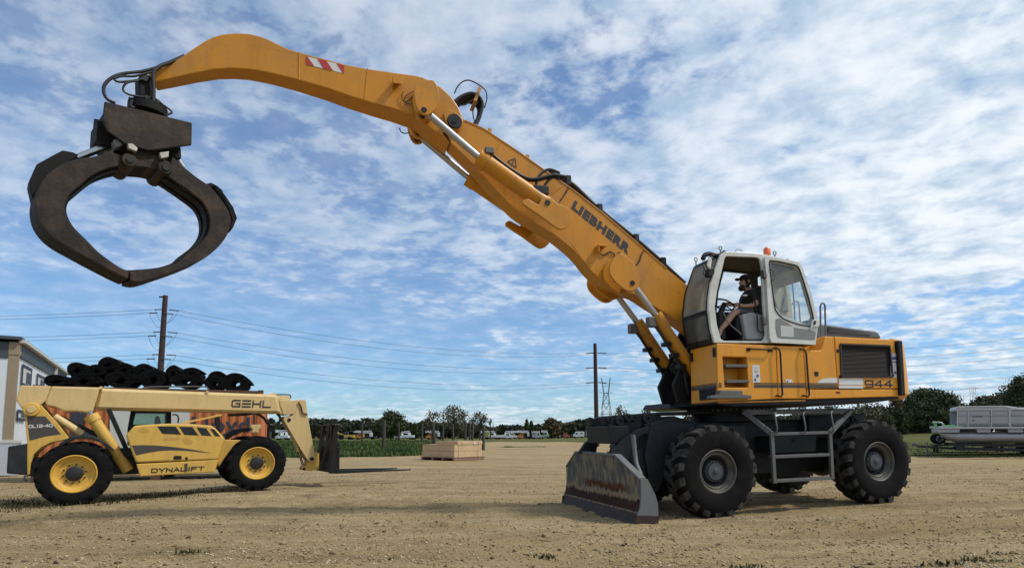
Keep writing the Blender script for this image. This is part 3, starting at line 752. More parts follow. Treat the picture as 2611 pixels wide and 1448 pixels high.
for i in range(7):
    MB().box(.205, .214, .16 + i * .06, .185 + i * .06, 2.13, 2.30).build('louvre', 'black', lvp)
for yy, zz in ((.14, 3.0), (.86, 3.0)):
    m = MB(); m.box(.235, .262, yy - .03, yy + .03, zz - .12, zz + .05); m.build('front_door_latch', 'black', MH, .004)
# stripes
def strip(nm, mat, a, b, c, d, y=YS, k='F'): return decal(nm, mat, MH, QUAD, h3(k, *a, y), h3(k, *b, y), h3(k, *d, y))
for x0, x1, ya, yb_ in ((626,652,603,603),(936,1146,604,605),(1153,1392,605,606),(1404,1664,606,607)):
    for nm, mt_, o0, o1 in (('stripe', 'decal_black', 0, 8), ('stripe', 'stripe_grey', 14, 42)):
        mb = MB(); P_ = [h3('F', x0, ya + o1, YS), h3('F', x1, yb_ + o1, YS), h3('F', x1, yb_ + o0, YS), h3('F', x0, ya + o0, YS)]
        mb.add([(p[0], p[1] - .003, p[2]) for p in P_], [(0, 1, 2, 3)]); mb.build(nm, mt_, MH)
zs = HF.at('F', 626, 603, YS)[1]; zs2 = HF.at('F', 626, 617, YS)[1]; zs3 = HF.at('F', 626, 645, YS)[1]; zs1 = HF.at('F', 626, 611, YS)[1]
xf = HF.at('F', 618, 620, YS)[0]
for a, b, mt_ in ((zs1, zs, 'decal_black'), (zs3, zs2, 'stripe_grey')):
    mb = MB(); mb.add([(xf - .008, .11, a), (xf - .008, .90, a), (xf - .008, .90, b), (xf - .008, .11, b)], [(0, 1, 2, 3)]); mb.build('stripe', mt_, MH)
mb = MB(); P_ = [h3('F', x, y, YS - .004) for x, y in ((1490,605),(1500,592),(1518,576),(1545,566),(1590,561),(1664,560),(1667,605))]; mb.add(P_, [tuple(range(7))]); mb.build('white_flash', 'decal_white', MH)
for y0, y1 in ((565, 621), (627, 652)):
    mb = MB(); P_ = [h3('F', x, y, YS - .004) for x, y in ((1680,y0),(1890,y0),(1892,y1),(1682,y1))]; mb.add(P_, [(0,1,2,3)]); mb.build('white_flash', 'decal_white', MH)
decal('model_number', 'decal_black', MH, stroke_uv('944', .19, .30, .92), h3('F', 1906, 645, YS), h3('F', 2152, 645, YS), h3('F', 1904, 574, YS))
# notices
def notice(x0, y0, x1, y1, rows):
    mb = MB(); P_ = [h3('F', a, b, YS - .003) for a, b in ((x0,y1),(x1+8,y1),(x1,y0),(x0-6,y0))]; mb.add(P_, [(0,1,2,3)]); o = mb.build('notice', 'decal_white', MH)
    for fx0, fx1, fy0, fy1, mt_ in rows:
        mb = MB(); w, h = x1 - x0, y1 - y0
        P_ = [h3('F', x0 + w * a, y0 + h * b, YS - .006) for a, b in ((fx0,fy1),(fx1,fy1),(fx1,fy0),(fx0,fy0))]; mb.add(P_, [(0,1,2,3)]); mb.build('notice_print', mt_, o)
notice(926, 448, 984, 600, [(.1,.9,.12,.16,'decal_grey'),(.15,.85,.24,.27,'decal_grey'),(.2,.8,.36,.40,'stripe_grey'),(.55,.9,.54,.70,'decal_blue'),(.3,.55,.66,.78,'decal_grey'),(.25,.5,.78,.92,'decal_black')])
notice(1216, 572, 1268, 602, [(.15,.35,.4,.8,'decal_black')])
notice(2134, 346, 2178, 558, [(0.04,1,.02,.10,'decal_grey'),(.04,1.04,.14,.26,'decal_blue'),(.04,1.08,.34,.38,'decal_blue'),(.3,.95,.48,.50,'decal_grey'),(.3,1.0,.56,.58,'decal_grey'),(.7,1.1,.74,.84,'decal_blue'),(.45,.75,.88,.95,'decal_black')])
# grab rails
for pth in ([(885,312),(1075,318)],):
    a, b = h3('F', *pth[0], YS), h3('F', *pth[1], YS); m = MB(); m.tube([(a[0], YS, a[2]), (a[0], YS - .06, a[2]), (b[0], YS - .06, b[2]), (b[0], YS, b[2])], .016, 8); m.box(a[0]-.04, a[0]+.04, YS-.01, YS+.005, a[2]-.03, a[2]+.03); m.box(b[0]-.05, b[0]+.05, YS-.01, YS+.005, b[2]-.03, b[2]+.03); m.build('grab_rail', 'black', MH, smooth=50)
for pts in ([(1105,300),(1105,318),(1128,308),(1140,345),(1158,710),(1150,728),(1128,716),(1128,735)], [(1335,308),(1335,326),(1355,316),(1366,352),(1392,710),(1384,728),(1358,716),(1358,735)]):
    P_ = [h3('F', x, y, YS) for x, y in pts]; m = MB(); m.tube([(P_[0][0], YS, P_[0][2]), (P_[2][0], YS - .07, P_[2][2])] + [(p[0], YS - .08, p[2]) for p in P_[3:5]] + [(P_[5][0], YS - .075, P_[5][2]), (P_[6][0], YS - .03, P_[6][2]), (P_[6][0], YS, P_[6][2])], .017, 8); m.build('grab_rail', 'black', MH, smooth=50)
m = MB(); P_ = [h3('L', x, y, .30) for x, y in ((1852,1190),(1848,1000),(1846,820),(1856,790),(1876,778),(1896,790),(1906,820),(1910,1000),(1915,1190))]; m.tube(P_, .018, 8); m.build('deck_hoop', 'steel_grey', MH, smooth=50)
# raised grey hood with vent
hq = hp('F', [(1470,215),(1500,84),(1562,90),(2008,150),(2030,165),(2060,215)], .62)
hood = MB().prism(hq, .62, 2.5).build('engine_hood', 'hood_grey', MH, .04)
vq = hp('F', [(1582,108),(1952,162),(1955,188),(1586,166)], .62); MB().prism(vq, .60, .66).build('hood_vent', 'grille_dark', hood, .006)
for i in range(5):
    t = (i + .5) / 5; a, b = HF.at('F', 1584, 110 + 54 * t, .6), HF.at('F', 1952, 163 + 24 * t, .6); mb = MB(); mb.bar((a[0], .592, a[1]), (b[0], .592, b[1]), .02, .01); mb.build('vent_slat', 'hood_grey', hood)

# ---- boom
def mirror_y(y): return 2 * YC - y
WB = .40
bn = YC - WB / 2
top = hp('D', [(300,352),(330,310),(365,285),(400,300),(425,342),(540,392),(640,452),(740,525),(900,638),(1060,748),(1240,888),(1430,1052),(1613,1212)], bn) + hp('E', [(850,522),(1000,645),(1150,770),(1230,900),(1210,1010),(1130,1050)], bn)
bot = hp('E', [(975,930),(850,852),(750,790),(650,725),(560,700),(470,665),(370,600),(280,510),(220,420),(130,312)], bn) + hp('D', [(1140,1178),(1080,1112),(1010,1052),(940,1000),(830,935),(720,860),(560,690),(470,590),(345,470)], bn)
bot = smoothpath(bot, 3)
boom = MB().prism(top + bot, bn, bn + WB).build('boom', 'yellow', MH, .022)
# flange lips along the boom
for yy in (bn - .012, bn + WB - .02):
    tp = hp('D', [(425,340),(540,390),(740,523),(900,636),(1060,746),(1240,886),(1430,1050),(1613,1210)], bn); mb = MB()
    for a, b in zip(tp[:-1], tp[1:]): mb.bar((a[0], yy + .016, a[1]), (b[0], yy + .016, b[1]), .032, .022)
    mb.build('boom_flange', 'yellow', boom, .004)
# stick with a narrowing tip
tipx, endx = -9.1, -4.2
def sw(x): return float(np.interp(x, [-9.2, -8.2, -6.5, -4.9, -4.0], [.24, .30, .42, .50, .52]))
def slab(k, lst, passes=3):
    out = []
    for x, y in lst:
        yl = YC - .2
        for _ in range(passes):
            a, b = HF.at(k, x, y, yl); yl = YC - sw(a) / 2
        out.append((a, b, yl))
    return out
st = slab('A', [(770,262),(800,243),(830,225),(890,200),(940,178),(975,152),(1010,128),(1060,95),(1110,70),(1160,56),(1230,50),(1300,54),(1370,72),(1430,100),(1500,133)])
st += slab('C', [(500,137),(700,188),(850,230),(1060,270),(1300,305),(1480,330),(1560,347),(1640,385),(1740,445),(1830,530),(1885,610),(1920,690),(1935,740),(1925,790),(1880,822),(1820,815)])
sb = slab('C', [(1775,780),(1750,860),(1812,940),(1640,820),(1500,700),(1300,635),(1100,580),(900,520),(700,450),(430,372),(200,315)])
sb += slab('A', [(1360,250),(1280,238),(1200,235),(1120,240),(1000,262),(900,285),(797,308)])
so = st + sb
stick = MB().prism([(a, b) for a, b, y in so], [y for a, b, y in so], [2 * YC - y for a, b, y in so]).build('stick', 'yellow', MH, .018)
def sface(k, x, y):
    a, b, yl = slab(k, [(x, y)])[0]; return (a, yl, b)
# red and white marker
dq = [(502,160),(850,242),(845,315),(500,232)]
def mk(u, v):
    tx, ty = 502 + (850 - 502) * u, 160 + (242 - 160) * u; bx_, by_ = 500 + (845 - 500) * u, 232 + (315 - 232) * u
    return sface('C', tx + (bx_ - tx) * v, ty + (by_ - ty) * v)
mb = MB(); mb.add([tuple(np.array(mk(u, v)) + (0, -.004, 0)) for u, v in ((0,0),(1,0),(1,1),(0,1))], [(0,1,2,3)]); mkr = mb.build('warning_marker', 'decal_white', stick)
for pts in ([(0,0),(.04,0),(.22,1),(0,1)], [(.29,0),(.54,0),(.72,1),(.46,1)], [(.79,0),(1,0),(1,1),(.97,1)]):
    mb = MB(); mb.add([tuple(np.array(mk(u, v)) + (0, -.007, 0)) for u, v in pts], [(0,1,2,3)]); mb.build('marker_bar', 'decal_red', mkr)
# weld beads across stick and boom plates
for pts in ([(438,122),(438,375)], [(1062,270),(1030,555)]):
    a, b = sface('C', *pts[0]), sface('C', *pts[1]); mb = MB(); mb.tube([a, tuple((np.array(a) + b) / 2), b], .009, 6); mb.build('weld_bead', 'yellow', stick, smooth=60)
for k_, pts in (('D', [(640,460),(590,560)]), ('D', [(1010,720),(900,800)]), ('E', [(760,455),(640,700)])):
    a, b = h3(k_, *pts[0], bn), h3(k_, *pts[1], bn); mb = MB(); mb.tube([a, b], .009, 6); mb.build('weld_bead', 'yellow', boom, smooth=60)
# cylinder ear plates on the stick, both sides
ear = hp('C', [(1500,400),(1640,375),(1690,420),(1715,520),(1700,600),(1660,660),(1610,690),(1560,685),(1520,640),(1492,560),(1485,470)], .93)
ear = smoothpath(ear + ear[:1], 3)[:-1]
pin_c = HF.at('C', 1576, 650, .93)
for y0 in (.92, mirror_y(.92) - .05):
    MB().prism(ear, y0, y0 + .05).build('cylinder_ear', 'yellow', stick, .008)
for y0 in (1.12, mirror_y(1.12) - .09):
    MB().prism(ear, y0, y0 + .09).build('cylinder_ear', 'yellow', stick, .008)
for s in (0, 1):
    y0, y1 = (.905, 1.24) if s == 0 else (mirror_y(1.24), mirror_y(.905))
    MB().disc(*pin_c, .048, y0, y1, 16).build('pin', 'black', stick)
# pivot bosses
pc = HF.at('C', 1860, 735, 1.1)
for s in (0, 1):
    yy = (1.17, 1.225) if s == 0 else (mirror_y(1.225), mirror_y(1.17))
    eg = hp('C', [(1760,660),(1790,625),(1830,628),(1890,665),(1930,710),(1935,760),(1910,800),(1865,815),(1820,790),(1780,740)], 1.1); MB().prism(smoothpath(eg + eg[:1], 3)[:-1], *yy).build('pivot_plate', 'yellow', boom, .008)
    e0, e1 = (1.13, 1.18) if s == 0 else (mirror_y(1.18), mirror_y(1.13))
    MB().disc(*pc, .135, e0, e1, 24).build('pivot_cap', 'chassis', boom, .012)
    MB().disc(*pc, .05, e0 - .012 if s == 0 else e1, e0 if s == 0 else e1 + .012, 12).build('pivot_bolt', 'black', boom)
# lifting eye, bracket, cable loop on the stick
m = MB(); c = sface('C', 1578, 335); m.tube([(c[0] + .055 * math.cos(a), YC, c[2] + .02 + .055 * math.sin(a)) for a in np.linspace(0, 2 * math.pi, 17)[:-1]], .016, 6, closed=True); m.build('lifting_eye', 'yellow_worn', stick, smooth=60)
a, b = sface('C', 1285, 392), sface('C', 1365, 465); m = MB(); m.box(a[0], a[0] + .02, a[1] - .17, a[1], b[2], a[2]); m.box(a[0], b[0], a[1] - .17, a[1], a[2] - .02, a[2] + .002); m.box(a[0], b[0], a[1] - .19, a[1] - .17, b[2], a[2]); m.build('light_bracket', 'yellow', stick, .004)
m = MB(); P_ = [np.array(sface('C', x, y)) + (0, -.03, 0) for x, y in ((1385,490),(1370,530),(1400,585),(1450,600),(1490,600))]; m.tube(smoothpath(P_, 5), .007, 6); m.build('cable', 'rubber_hose', stick)
m = MB(); P_ = [np.array(sface('C', x, y)) + (0, -.03, 0) for x, y in ((1395,570),(1400,535),(1440,505),(1485,490),(1455,550),(1400,580))]; m.tube(smoothpath(P_, 5), .007, 6); m.build('cable', 'rubber_hose', stick)

# cylinders: rod and barrel, near and far
def cylinder(nm, pin, rod_end, base, y, rr, rb, collar):
    for yy in (y, mirror_y(y)):
        o = MB(); o.tube([(*rod_end[:1], yy, rod_end[1]), (base[0], yy, base[1])], rb, 20)
        d = np.array([base[0] - rod_end[0], base[1] - rod_end[1]]); d /= np.linalg.norm(d)
        c = np.array(rod_end); o.tube([(c[0], yy, c[1]), (c[0] + d[0] * collar, yy, c[1] + d[1] * collar)], rb * 1.10, 20)
        bar_ = o.build(nm, 'yellow', MH, .008, 40)
        r = MB(); r.tube([(pin[0], yy, pin[1]), (rod_end[0] + d[0] * .05, yy, rod_end[1] + d[1] * .05)], rr, 16); r.build('rod', 'chrome', bar_, smooth=40)
        e = MB(); e.disc(*pin, rr * 1.5, yy - .05, yy + .05, 18); e.disc(base[0], base[1], rb * 1.02, yy - .07, yy + .07, 18); e.build('cylinder_eye', 'yellow', bar_, .005, 40)
        yield bar_, yy, d
ya_ = 1.04
SCY = list(cylinder('stick_cylinder', HF.at('C', 1576, 650, ya_), HF.at('D', 505, 555, ya_), HF.at('D', 905, 835, ya_), ya_, .062, .155, .18))
ybm = 1.10
BCY = list(cylinder('boom_cylinder', HF.at('E', 605, 635, ybm), HF.at('E', 775, 865, ybm), HF.at('E', 1090, 1330, ybm), ybm, .062, .118, .30))
# ear plates on the boom for the stick cylinders and for the boom cylinders
be = hp('D', [(775,805),(800,800),(860,835),(875,800),(900,790),(935,800),(975,830),(1030,850),(1060,900),(1040,955),(1000,978),(960,965),(880,905),(770,830)], .82)
for y0 in (.82, mirror_y(.82) - .18):
    MB().prism(smoothpath(be + be[:1], 2)[:-1], y0, y0 + .06).build('cylinder_ear', 'yellow', boom, .008)
c = HF.at('D', 912, 823, .82)
for y0 in (.805, mirror_y(.805) - .4): MB().disc(*c, .05, y0, y0 + .4, 16).build('pin', 'chassis', boom)
le = hp('E', [(520,420),(560,440),(640,520),(660,600),(650,660),(610,690),(560,685),(500,640),(455,590),(440,540),(450,490),(480,440)], .94)
for y0 in (.93, mirror_y(.93) - .06): MB().prism(smoothpath(le + le[:1], 2)[:-1], y0, y0 + .06).build('cylinder_ear', 'yellow', boom, .008)
for y0 in (1.21, mirror_y(1.21) - .07): MB().prism(smoothpath(le + le[:1], 2)[:-1], y0, y0 + .07).build('cylinder_ear', 'yellow', boom, .008)
c = HF.at('E', 605, 635, .94)
for y0, y1 in ((.915, 1.25), (mirror_y(1.25), mirror_y(.915))): MB().disc(*c, .05, y0, y1, 16).build('pin', 'black', boom)
# brackets and fittings on the boom side
a, b = h3('E', 335, 372, bn), h3('E', 405, 425, bn); m = MB(); m.box(a[0], a[0] + .02, bn - .16, bn, b[2], a[2]); m.box(a[0], b[0] - .02, bn - .16, bn, a[2] - .02, a[2] + .003); m.build('light_bracket', 'yellow', boom, .004)
for pts in ([(370,425),(400,430),(440,408),(475,430),(470,470)], [(590,505),(625,508),(655,480),(670,430),(690,398)], [(500,410),(515,425),(520,450)]):
    m = MB(); m.tube(smoothpath([np.array(h3('E', x, y, bn)) + (0, -.02, 0) for x, y in pts], 5), .012, 6); m.build('cable', 'rubber_hose', boom)
m = MB(); m.tube([np.array(h3('D', x, y, bn)) + (0, -.02, 0) for x, y in ((985,815),(1020,765),(1035,735))], .012, 6); m.build('cable', 'rubber_hose', boom)
# warning triangle
tri = [(678,582),(722,562),(728,618)]
mb = MB(); P_ = [np.array(h3('D', x, y, bn)) for x, y in tri]
for a, b in zip(P_, P_[1:] + P_[:1]): mb.bar(a + (0, -.004, 0), b + (0, -.004, 0), .004, .018)
mb.bar(np.array(h3('D', 712, 575, bn)) + (0, -.004, 0), np.array(h3('D', 706, 597, bn)) + (0, -.004, 0), .004, .02)
mb.bar(np.array(h3('D', 704, 603, bn)) + (0, -.004, 0), np.array(h3('D', 702, 608, bn)) + (0, -.004, 0), .004, .02)
mb.build('warning_triangle', 'decal_black', boom)
decal('lettering', 'decal_black', boom, text_uv('LIEBHERR', .068), h3('D', 1050, 856, bn), h3('D', 1384, 1128, bn), h3('D', 1074, 808, bn))

# ---- hydraulic lines
hz = MB()
def off3(k, pts, y, dy=0): return [h3(k, x, y_, y) for x, y_ in pts]
def hose(pts, r, nm='hydraulic_hose', par=None, n=8, mat='rubber_hose', k=5):
    m = MB(); m.tube(smoothpath(pts, k), r, n); return m.build(nm, mat, par or boom, smooth=60)
for j in range(3):
    yy = YC - .10 + j * .10
    line = [h3('D', x, y, bn) for x, y in ((930,622),(985,650),(1040,680),(1095,720),(1225,845),(1440,1020),(1600,1160))] + [h3('E', 840, 468, bn), h3('E', 1010, 625, bn)]
    hose([(p[0], yy, p[2]) for p in line], .038, 'boom_pipe', k=3)
for x, y in ((1040,678),(1225,845),(1440,1022),(1600,1160)):
    p = h3('D', x, y, bn); m = MB(); m.box(p[0] - .05, p[0] + .05, YC - .19, YC + .19, p[2] - .12, p[2] + .065); m.build('pipe_clamp', 'chassis', boom, .008)
p = h3('E', 840, 466, bn); m = MB(); m.box(p[0] - .05, p[0] + .05, YC - .19, YC + .19, p[2] - .12, p[2] + .065); m.build('pipe_clamp', 'chassis', boom, .008)
for x, y in ((470,385),(578,402),(800,557)):
    p = h3('D', x, y, bn); m = MB(); m.box(p[0] - .03, p[0] + .03, bn + .02, bn + .08, p[2] - .07, p[2] + .07); m.build('hose_bracket', 'yellow_worn', boom, .004)
# loops at the boom point
for j in range(4):
    yy = YC - .14 + j * .09
    P_ = [h3('D', x, y, bn) for x, y in ((372,220),(410,190),(460,172),(510,185),(535,230),(520,300),(495,345),(505,372),(535,392))]
    hose([(p[0], yy, p[2]) for p in P_], .042 if j % 2 else .034)
p, q = h3('D', 520, 140, bn), h3('D', 488, 222, bn); m = MB(); m.bar((p[0], YC, p[2]), (q[0], YC, q[2]), .36, .06, (1, 0, 0)); m.build('hose_clamp', 'yellow_worn', boom, .006)
for pts in ([(365,185),(380,150),(410,118),(450,108),(500,130),(545,165),(555,215),(540,270)], [(395,255),(430,250),(475,220)], [(500,235),(475,280),(475,320),(482,345)]):
    P_ = [h3('D', x, y, bn) for x, y in pts]; hose([(p[0], YC - .22, p[2]) for p in P_], .012)
hose([h3('D', x, y, YC) for x, y in ((42,385),(55,410),(80,416),(100,410))], .010)
# hoses to the stick cylinders
for k_, dy in enumerate((0, .06)):
    P_ = [h3('D', x, y + k_ * 10, .93 + dy) for x, y in ((595,545),(650,590),(720,640),(790,678),(850,682),(920,665),(960,660),(1020,670))]
    hose(P_, .028)
for pts in ([(845,725),(855,680),(890,640),(930,628),(985,648)], [(890,735),(915,695),(950,675),(1010,690)]):
    hose([h3('D', x, y, .98) for x, y in pts], .026)
p = h3('D', 575, 520, .90); m = MB(); m.box(p[0] - .09, p[0] + .07, .86, 1.0, p[2] - .05, p[2] + .06); m.build('port_block', 'galv', SCY[0][0], .01)
p = h3('D', 872, 748, .95); m = MB(); m.box(p[0] - .15, p[0] + .15, .90, 1.05, p[2] - .09, p[2] + .07); m.build('valve_block', 'chassis', SCY[0][0], .015)
# hoses beside the boom cylinders
for bar_, yy, d in BCY:
    dx = 0
    top_ = HF.at('E', 740, 920, ybm)
    m = MB(); m.box(top_[0] - .09, top_[0] + .09, yy - .09, yy + .05, top_[1] - .10, top_[1] + .10); m.build('port_block', 'galv', bar_, .02)
    for j in range(2):
        P_ = [HF.at('E', x + j * 26, y - j * 4, ybm) for x, y in ((745,930),(800,1000),(850,1080),(900,1160),(960,1250),(1010,1320))]
        hose([(p[0], yy - .06 + .1 * j + .01 * i, p[1]) for i, p in enumerate(P_)], .03, par=bar_)
    for j, (x, y) in enumerate(((850,1085),(905,1165),(955,1245))):
        p = HF.at('E', x, y, ybm); m = MB(); m.box(p[0] - .06, p[0] + .08, yy - .10, yy + .08, p[1] - .03, p[1] + .05); m.build('hose_clamp', 'black', bar_, .008)
for j in range(7):
    r_ = random.Random(j); x0 = 690 + j * 18
    P_ = [HF.at('Q', x0 - 110 + 20 * j * .3, 760 + 12 * j, YC), HF.at('Q', x0 - 60, 850 + 10 * j, YC), HF.at('Q', x0 - 20, 940, YC), HF.at('Q', x0 + 10, 1050, YC), HF.at('Q', x0 + 30, 1180, YC)]
    hose([(p[0] + r_.uniform(-.05, .05), YC - .35 + .12 * j, p[1]) for p in P_], .028, par=MH)
# ---- cab
YN, YF = .10, .96
lp = lambda lst, y=YN: hp('L', lst, y)
CAB = empty('cab', MH)
front_prof = [(605,112),(545,150),(480,330),(420,520),(395,720),(388,860),(425,1130),(470,1294)]
outer = lp([(605,110),(860,122),(1110,145),(1330,188),(1540,236),(1578,256),(1660,470),(1770,800),(1812,980),(1785,1320),(1200,1299),(470,1294),(425,1130),(388,860),(395,720),(420,520),(480,330),(545,150)])
opening = lp([(640,166),(1020,182),(1062,205),(1085,300),(1105,800),(1138,1180),(1120,1245),(1080,1276),(600,1270),(552,1245),(500,1050),(474,830),(500,640),(560,380),(602,200),(615,176)])
rearwin = lp([(1205,245),(1500,296),(1560,350),(1735,950),(1690,1060),(1330,930),(1262,820),(1215,420)])
MB().prism(outer, YN, YN + .05, [opening, rearwin]).build('side_wall', 'cab_white', CAB, .008)
fw = [hp('L', l, YF) for l in ([(575,372),(890,404),(925,430),(950,640),(960,900),(480,900),(505,640)], [(1015,455),(1062,428),(1078,556),(1020,560)])]
fo = [(p[0], p[1]) for p in outer]
MB().prism(fo, YF - .04, YF, fw).build('far_wall', 'cab_inner', CAB)
for w in fw: MB().pane(w, YF - .02).build('far_window', 'glass_clear', CAB)
MB().pane(rearwin, YN + .025).build('rear_side_window', 'glass_clear', CAB)
# roof, floor, rear wall between the side walls
def loft(line, y0, y1, th, nm, mat, par, out=1, bevel=0):
    """sheet between the side walls along an (x, z) line"""
    P_ = [np.array(p) for p in line]; N_ = []
    for i in range(len(P_)):
        d = P_[min(i + 1, len(P_) - 1)] - P_[max(i - 1, 0)]; d /= np.linalg.norm(d); N_.append(np.array([-d[1], d[0]]) * out)
    pts = [tuple(p) for p in P_] + [tuple(p + n * th) for p, n in zip(P_[::-1], N_[::-1])]
    if th < .01:                                 # a pane: one sheet
        mb = MB(); k_ = len(P_); mb.add([(p[0], y0, p[1]) for p in P_] + [(p[0], y1, p[1]) for p in P_], [(i, i + 1, k_ + i + 1, k_ + i) for i in range(k_ - 1)]); return mb.build(nm, mat, par, 0, 60)
    return MB().prism(pts, y0, y1).build(nm, mat, par, bevel)
roofl = lp([(605,110),(860,122),(1110,145),(1330,188),(1540,236),(1578,256)])
loft(roofl, YN + .05, YF - .04, .05, 'roof', 'cab_white', CAB, -1)
loft([(x, z - .055) for x, z in roofl], YN + .052, YF - .042, .03, 'headlining', 'cab_inner', CAB, -1)
fl = lp([(480,1294),(1200,1299),(1785,1320)]); loft(fl, YN + .05, YF - .04, .05, 'floor', 'cab_inner', CAB, 1)
rearl = lp([(1578,256),(1660,470),(1770,800),(1812,980),(1785,1320)])
loft(rearl[3:], YN + .05, YF - .04, .04, 'rear_wall', 'cab_white', CAB, -1)
loft(rearl[:2], YN + .05, YF - .04, .03, 'rear_header', 'cab_white', CAB, -1)
loft(rearl[1:4], YN + .06, YF - .05, .008, 'rear_window', 'glass_clear', CAB, -1)
fp = lp(front_prof); fs_ = smoothpath(fp, 4)
zsplit = HF.at('L', 385, 885, YN)[1]
up = [p for p in fs_[3:] if p[1] > zsplit + .02]; lo = [p for p in fs_ if p[1] < zsplit - .02]
loft(up, YN + .07, YF - .05, .008, 'windscreen', 'glass_dust_sheen', CAB, 1)
loft(lo, YN + .07, YF - .05, .008, 'lower_windscreen', 'glass_dark', CAB, 1)
for y0, y1 in ((YN + .051, YN + .075), (YF - .06, YF + .004)): loft(fs_, y0, y1, .03, 'front_seal', 'black', CAB, 1)
kz = min(range(len(fs_)), key=lambda i: abs(fs_[i][1] - zsplit)); zp = fs_[kz]
loft([(zp[0] + .002, zp[1] + .025), (zp[0] + .002, zp[1] - .025)], YN + .07, YF - .05, .02, 'screen_bar', 'black', CAB, 1)
sp = [p for p in fs_ if p[1] < fp[-1][1] + .13]; loft(sp, YN + .07, YF - .05, .028, 'screen_bottom', 'black', CAB, 1)
sp = [p for p in fs_ if p[1] > fp[1][1] - .10]; loft(sp, YN + .06, YF - .04, .028, 'screen_header', 'black', CAB, 1)
m = MB(); m.prism(lp([(560,112),(610,108),(600,150),(440,300),(330,250),(320,180),(360,130),(480,125)]), .30, .34); 
m = MB(); m.tube(smoothpath([h3('L', *p, .2) for p in ((600,118),(560,150),(480,160),(400,140),(340,160),(318,210))], 4), .045, 10); m.build('rain_visor', 'black', CAB, smooth=60)
m = MB(); m.tube(smoothpath([h3('L', *p, .06) for p in ((470,150),(400,200),(420,330),(430,420),(405,490))], 4), .018, 8); mr = m.build('mirror_arm', 'black', CAB, smooth=60)
q = lp([(378,290),(405,165),(438,215),(420,340)], .0); MB().prism(q, .0, .04).build('mirror', 'cab_white', CAB, .01)
q = lp([(395,330),(450,310),(475,345),(470,400),(430,440),(385,430)], .02); MB().prism(q, .02, .14).build('work_lamp', 'black', CAB, .02)
for pts in ([(318,230),(320,300),(345,350),(360,415)], [(345,230),(355,290),(385,345)], [(330,350),(322,395),(355,418),(375,410)]): hose([h3('L', x, y, .12) for x, y in pts], .008, 'wire', CAB)
for x, y, yy in ((546,85,.3), (226,232,.9), (1252,150,.3)):
    p = h3('L', x, y, yy); m = MB(); m.tube([(p[0] + .035 * math.cos(a), yy, p[2] + .03 + .035 * math.sin(a)) for a in np.linspace(0, 2 * math.pi, 13)[:-1]], .01, 6, closed=True); m.tube([(p[0], yy, p[2]), (p[0], yy, p[2] - .10)], .014, 6); m.build('lifting_eye', 'steel_grey', CAB, smooth=60)
hose([h3('L', x, y, .5) for x, y in ((735,108),(760,88),(790,82),(835,106))], .006, 'aerial_wire', CAB)
c = h3('L', 1155, 152, .5); m = MB(); m.lathe([(0, .15), (.04, .145), (.06, .12), (.065, 0), (0, 0)], 0, 0, 16); m.v = [(x * 1.2 + c[0], z + .5, y + c[2]) for x, y, z in m.v]; m.build('beacon', 'beacon', CAB, smooth=40)
m = MB(); a, b = h3('L', 1340, 200, .45), h3('L', 1440, 226, .45); m.box(a[0], b[0], .45, .70, b[2] - .02, b[2] + .035); m.build('roof_vent', 'black', CAB, .01)
# the side door, swung fully back against the rear window
DY = .035
do = lp([(1124,180),(1330,205),(1520,245),(1578,262),(1612,320),(1700,560),(1790,880),(1820,1000),(1812,1100),(1785,1320),(1500,1305),(1215,1290),(1190,1230),(1165,800),(1140,400)], DY)
dh = lp([(1190,228),(1300,238),(1510,285),(1548,305),(1580,360),(1680,670),(1752,960),(1745,1040),(1712,1078),(1690,1080),(1560,1055),(1400,1000),(1330,955),(1275,890),(1250,820),(1215,540),(1186,280)], DY)
DOOR = MB().prism(do, DY, DY + .05, [dh]).build('door', 'cab_white', CAB, .012)
tag(DOOR, 'white cab door swung back flat')
dw = [(p[0], p[1]) for p in dh]; MB().pane(dw, DY + .025).build('door_window', 'glass_clear', DOOR)
mb = MB(); P_ = [(p[0], DY + .0, p[1]) for p in smoothpath(dh + dh[:1], 2)[:-1]]; mb.tube(P_, .014, 6, closed=True); mb.build('window_seal', 'black', DOOR, smooth=60)
pn = lp([(1262,990),(1290,978),(1330,985),(1500,1090),(1560,1105),(1700,1120),(1785,1155),(1775,1250),(1740,1258),(1310,1232),(1280,1205),(1262,1100)], DY)
MB().prism(pn, DY - .006, DY + .01).build('door_panel', 'panel_grey', DOOR, .004)
pq = lp([(1320,1072),(1490,1085),(1497,1222),(1330,1215)], DY); MB().prism(pq, DY - .010, DY).build('door_sticker', 'decal_grey', DOOR)
m = MB(); m.tube(smoothpath([h3('L', x, y, z) for x, y, z in ((1185,345,DY),(1215,345,DY-.05),(1240,370,DY-.06),(1245,440,DY-.06),(1238,480,DY-.06),(1205,500,DY))], 4), .010, 6); m.build('door_grip', 'galv', DOOR, smooth=60)
q = lp([(1735,1000),(1820,995),(1822,1060),(1810,1095),(1740,1090),(1700,1120)], DY); MB().prism(q, DY - .03, DY + .02).build('door_latch', 'cab_white', DOOR, .008)
q = lp([(1745,1015),(1770,1010),(1765,1060),(1738,1068)], DY); MB().prism(q, DY - .04, DY).build('latch_slot', 'black', DOOR)
for y0 in (345, 950):
    q = lp([(1096,y0),(1135,y0+5),(1150,y0+110),(1112,y0+105)], DY); MB().prism(q, DY - .01, YN + .01).build('hinge', 'galv', DOOR, .006)
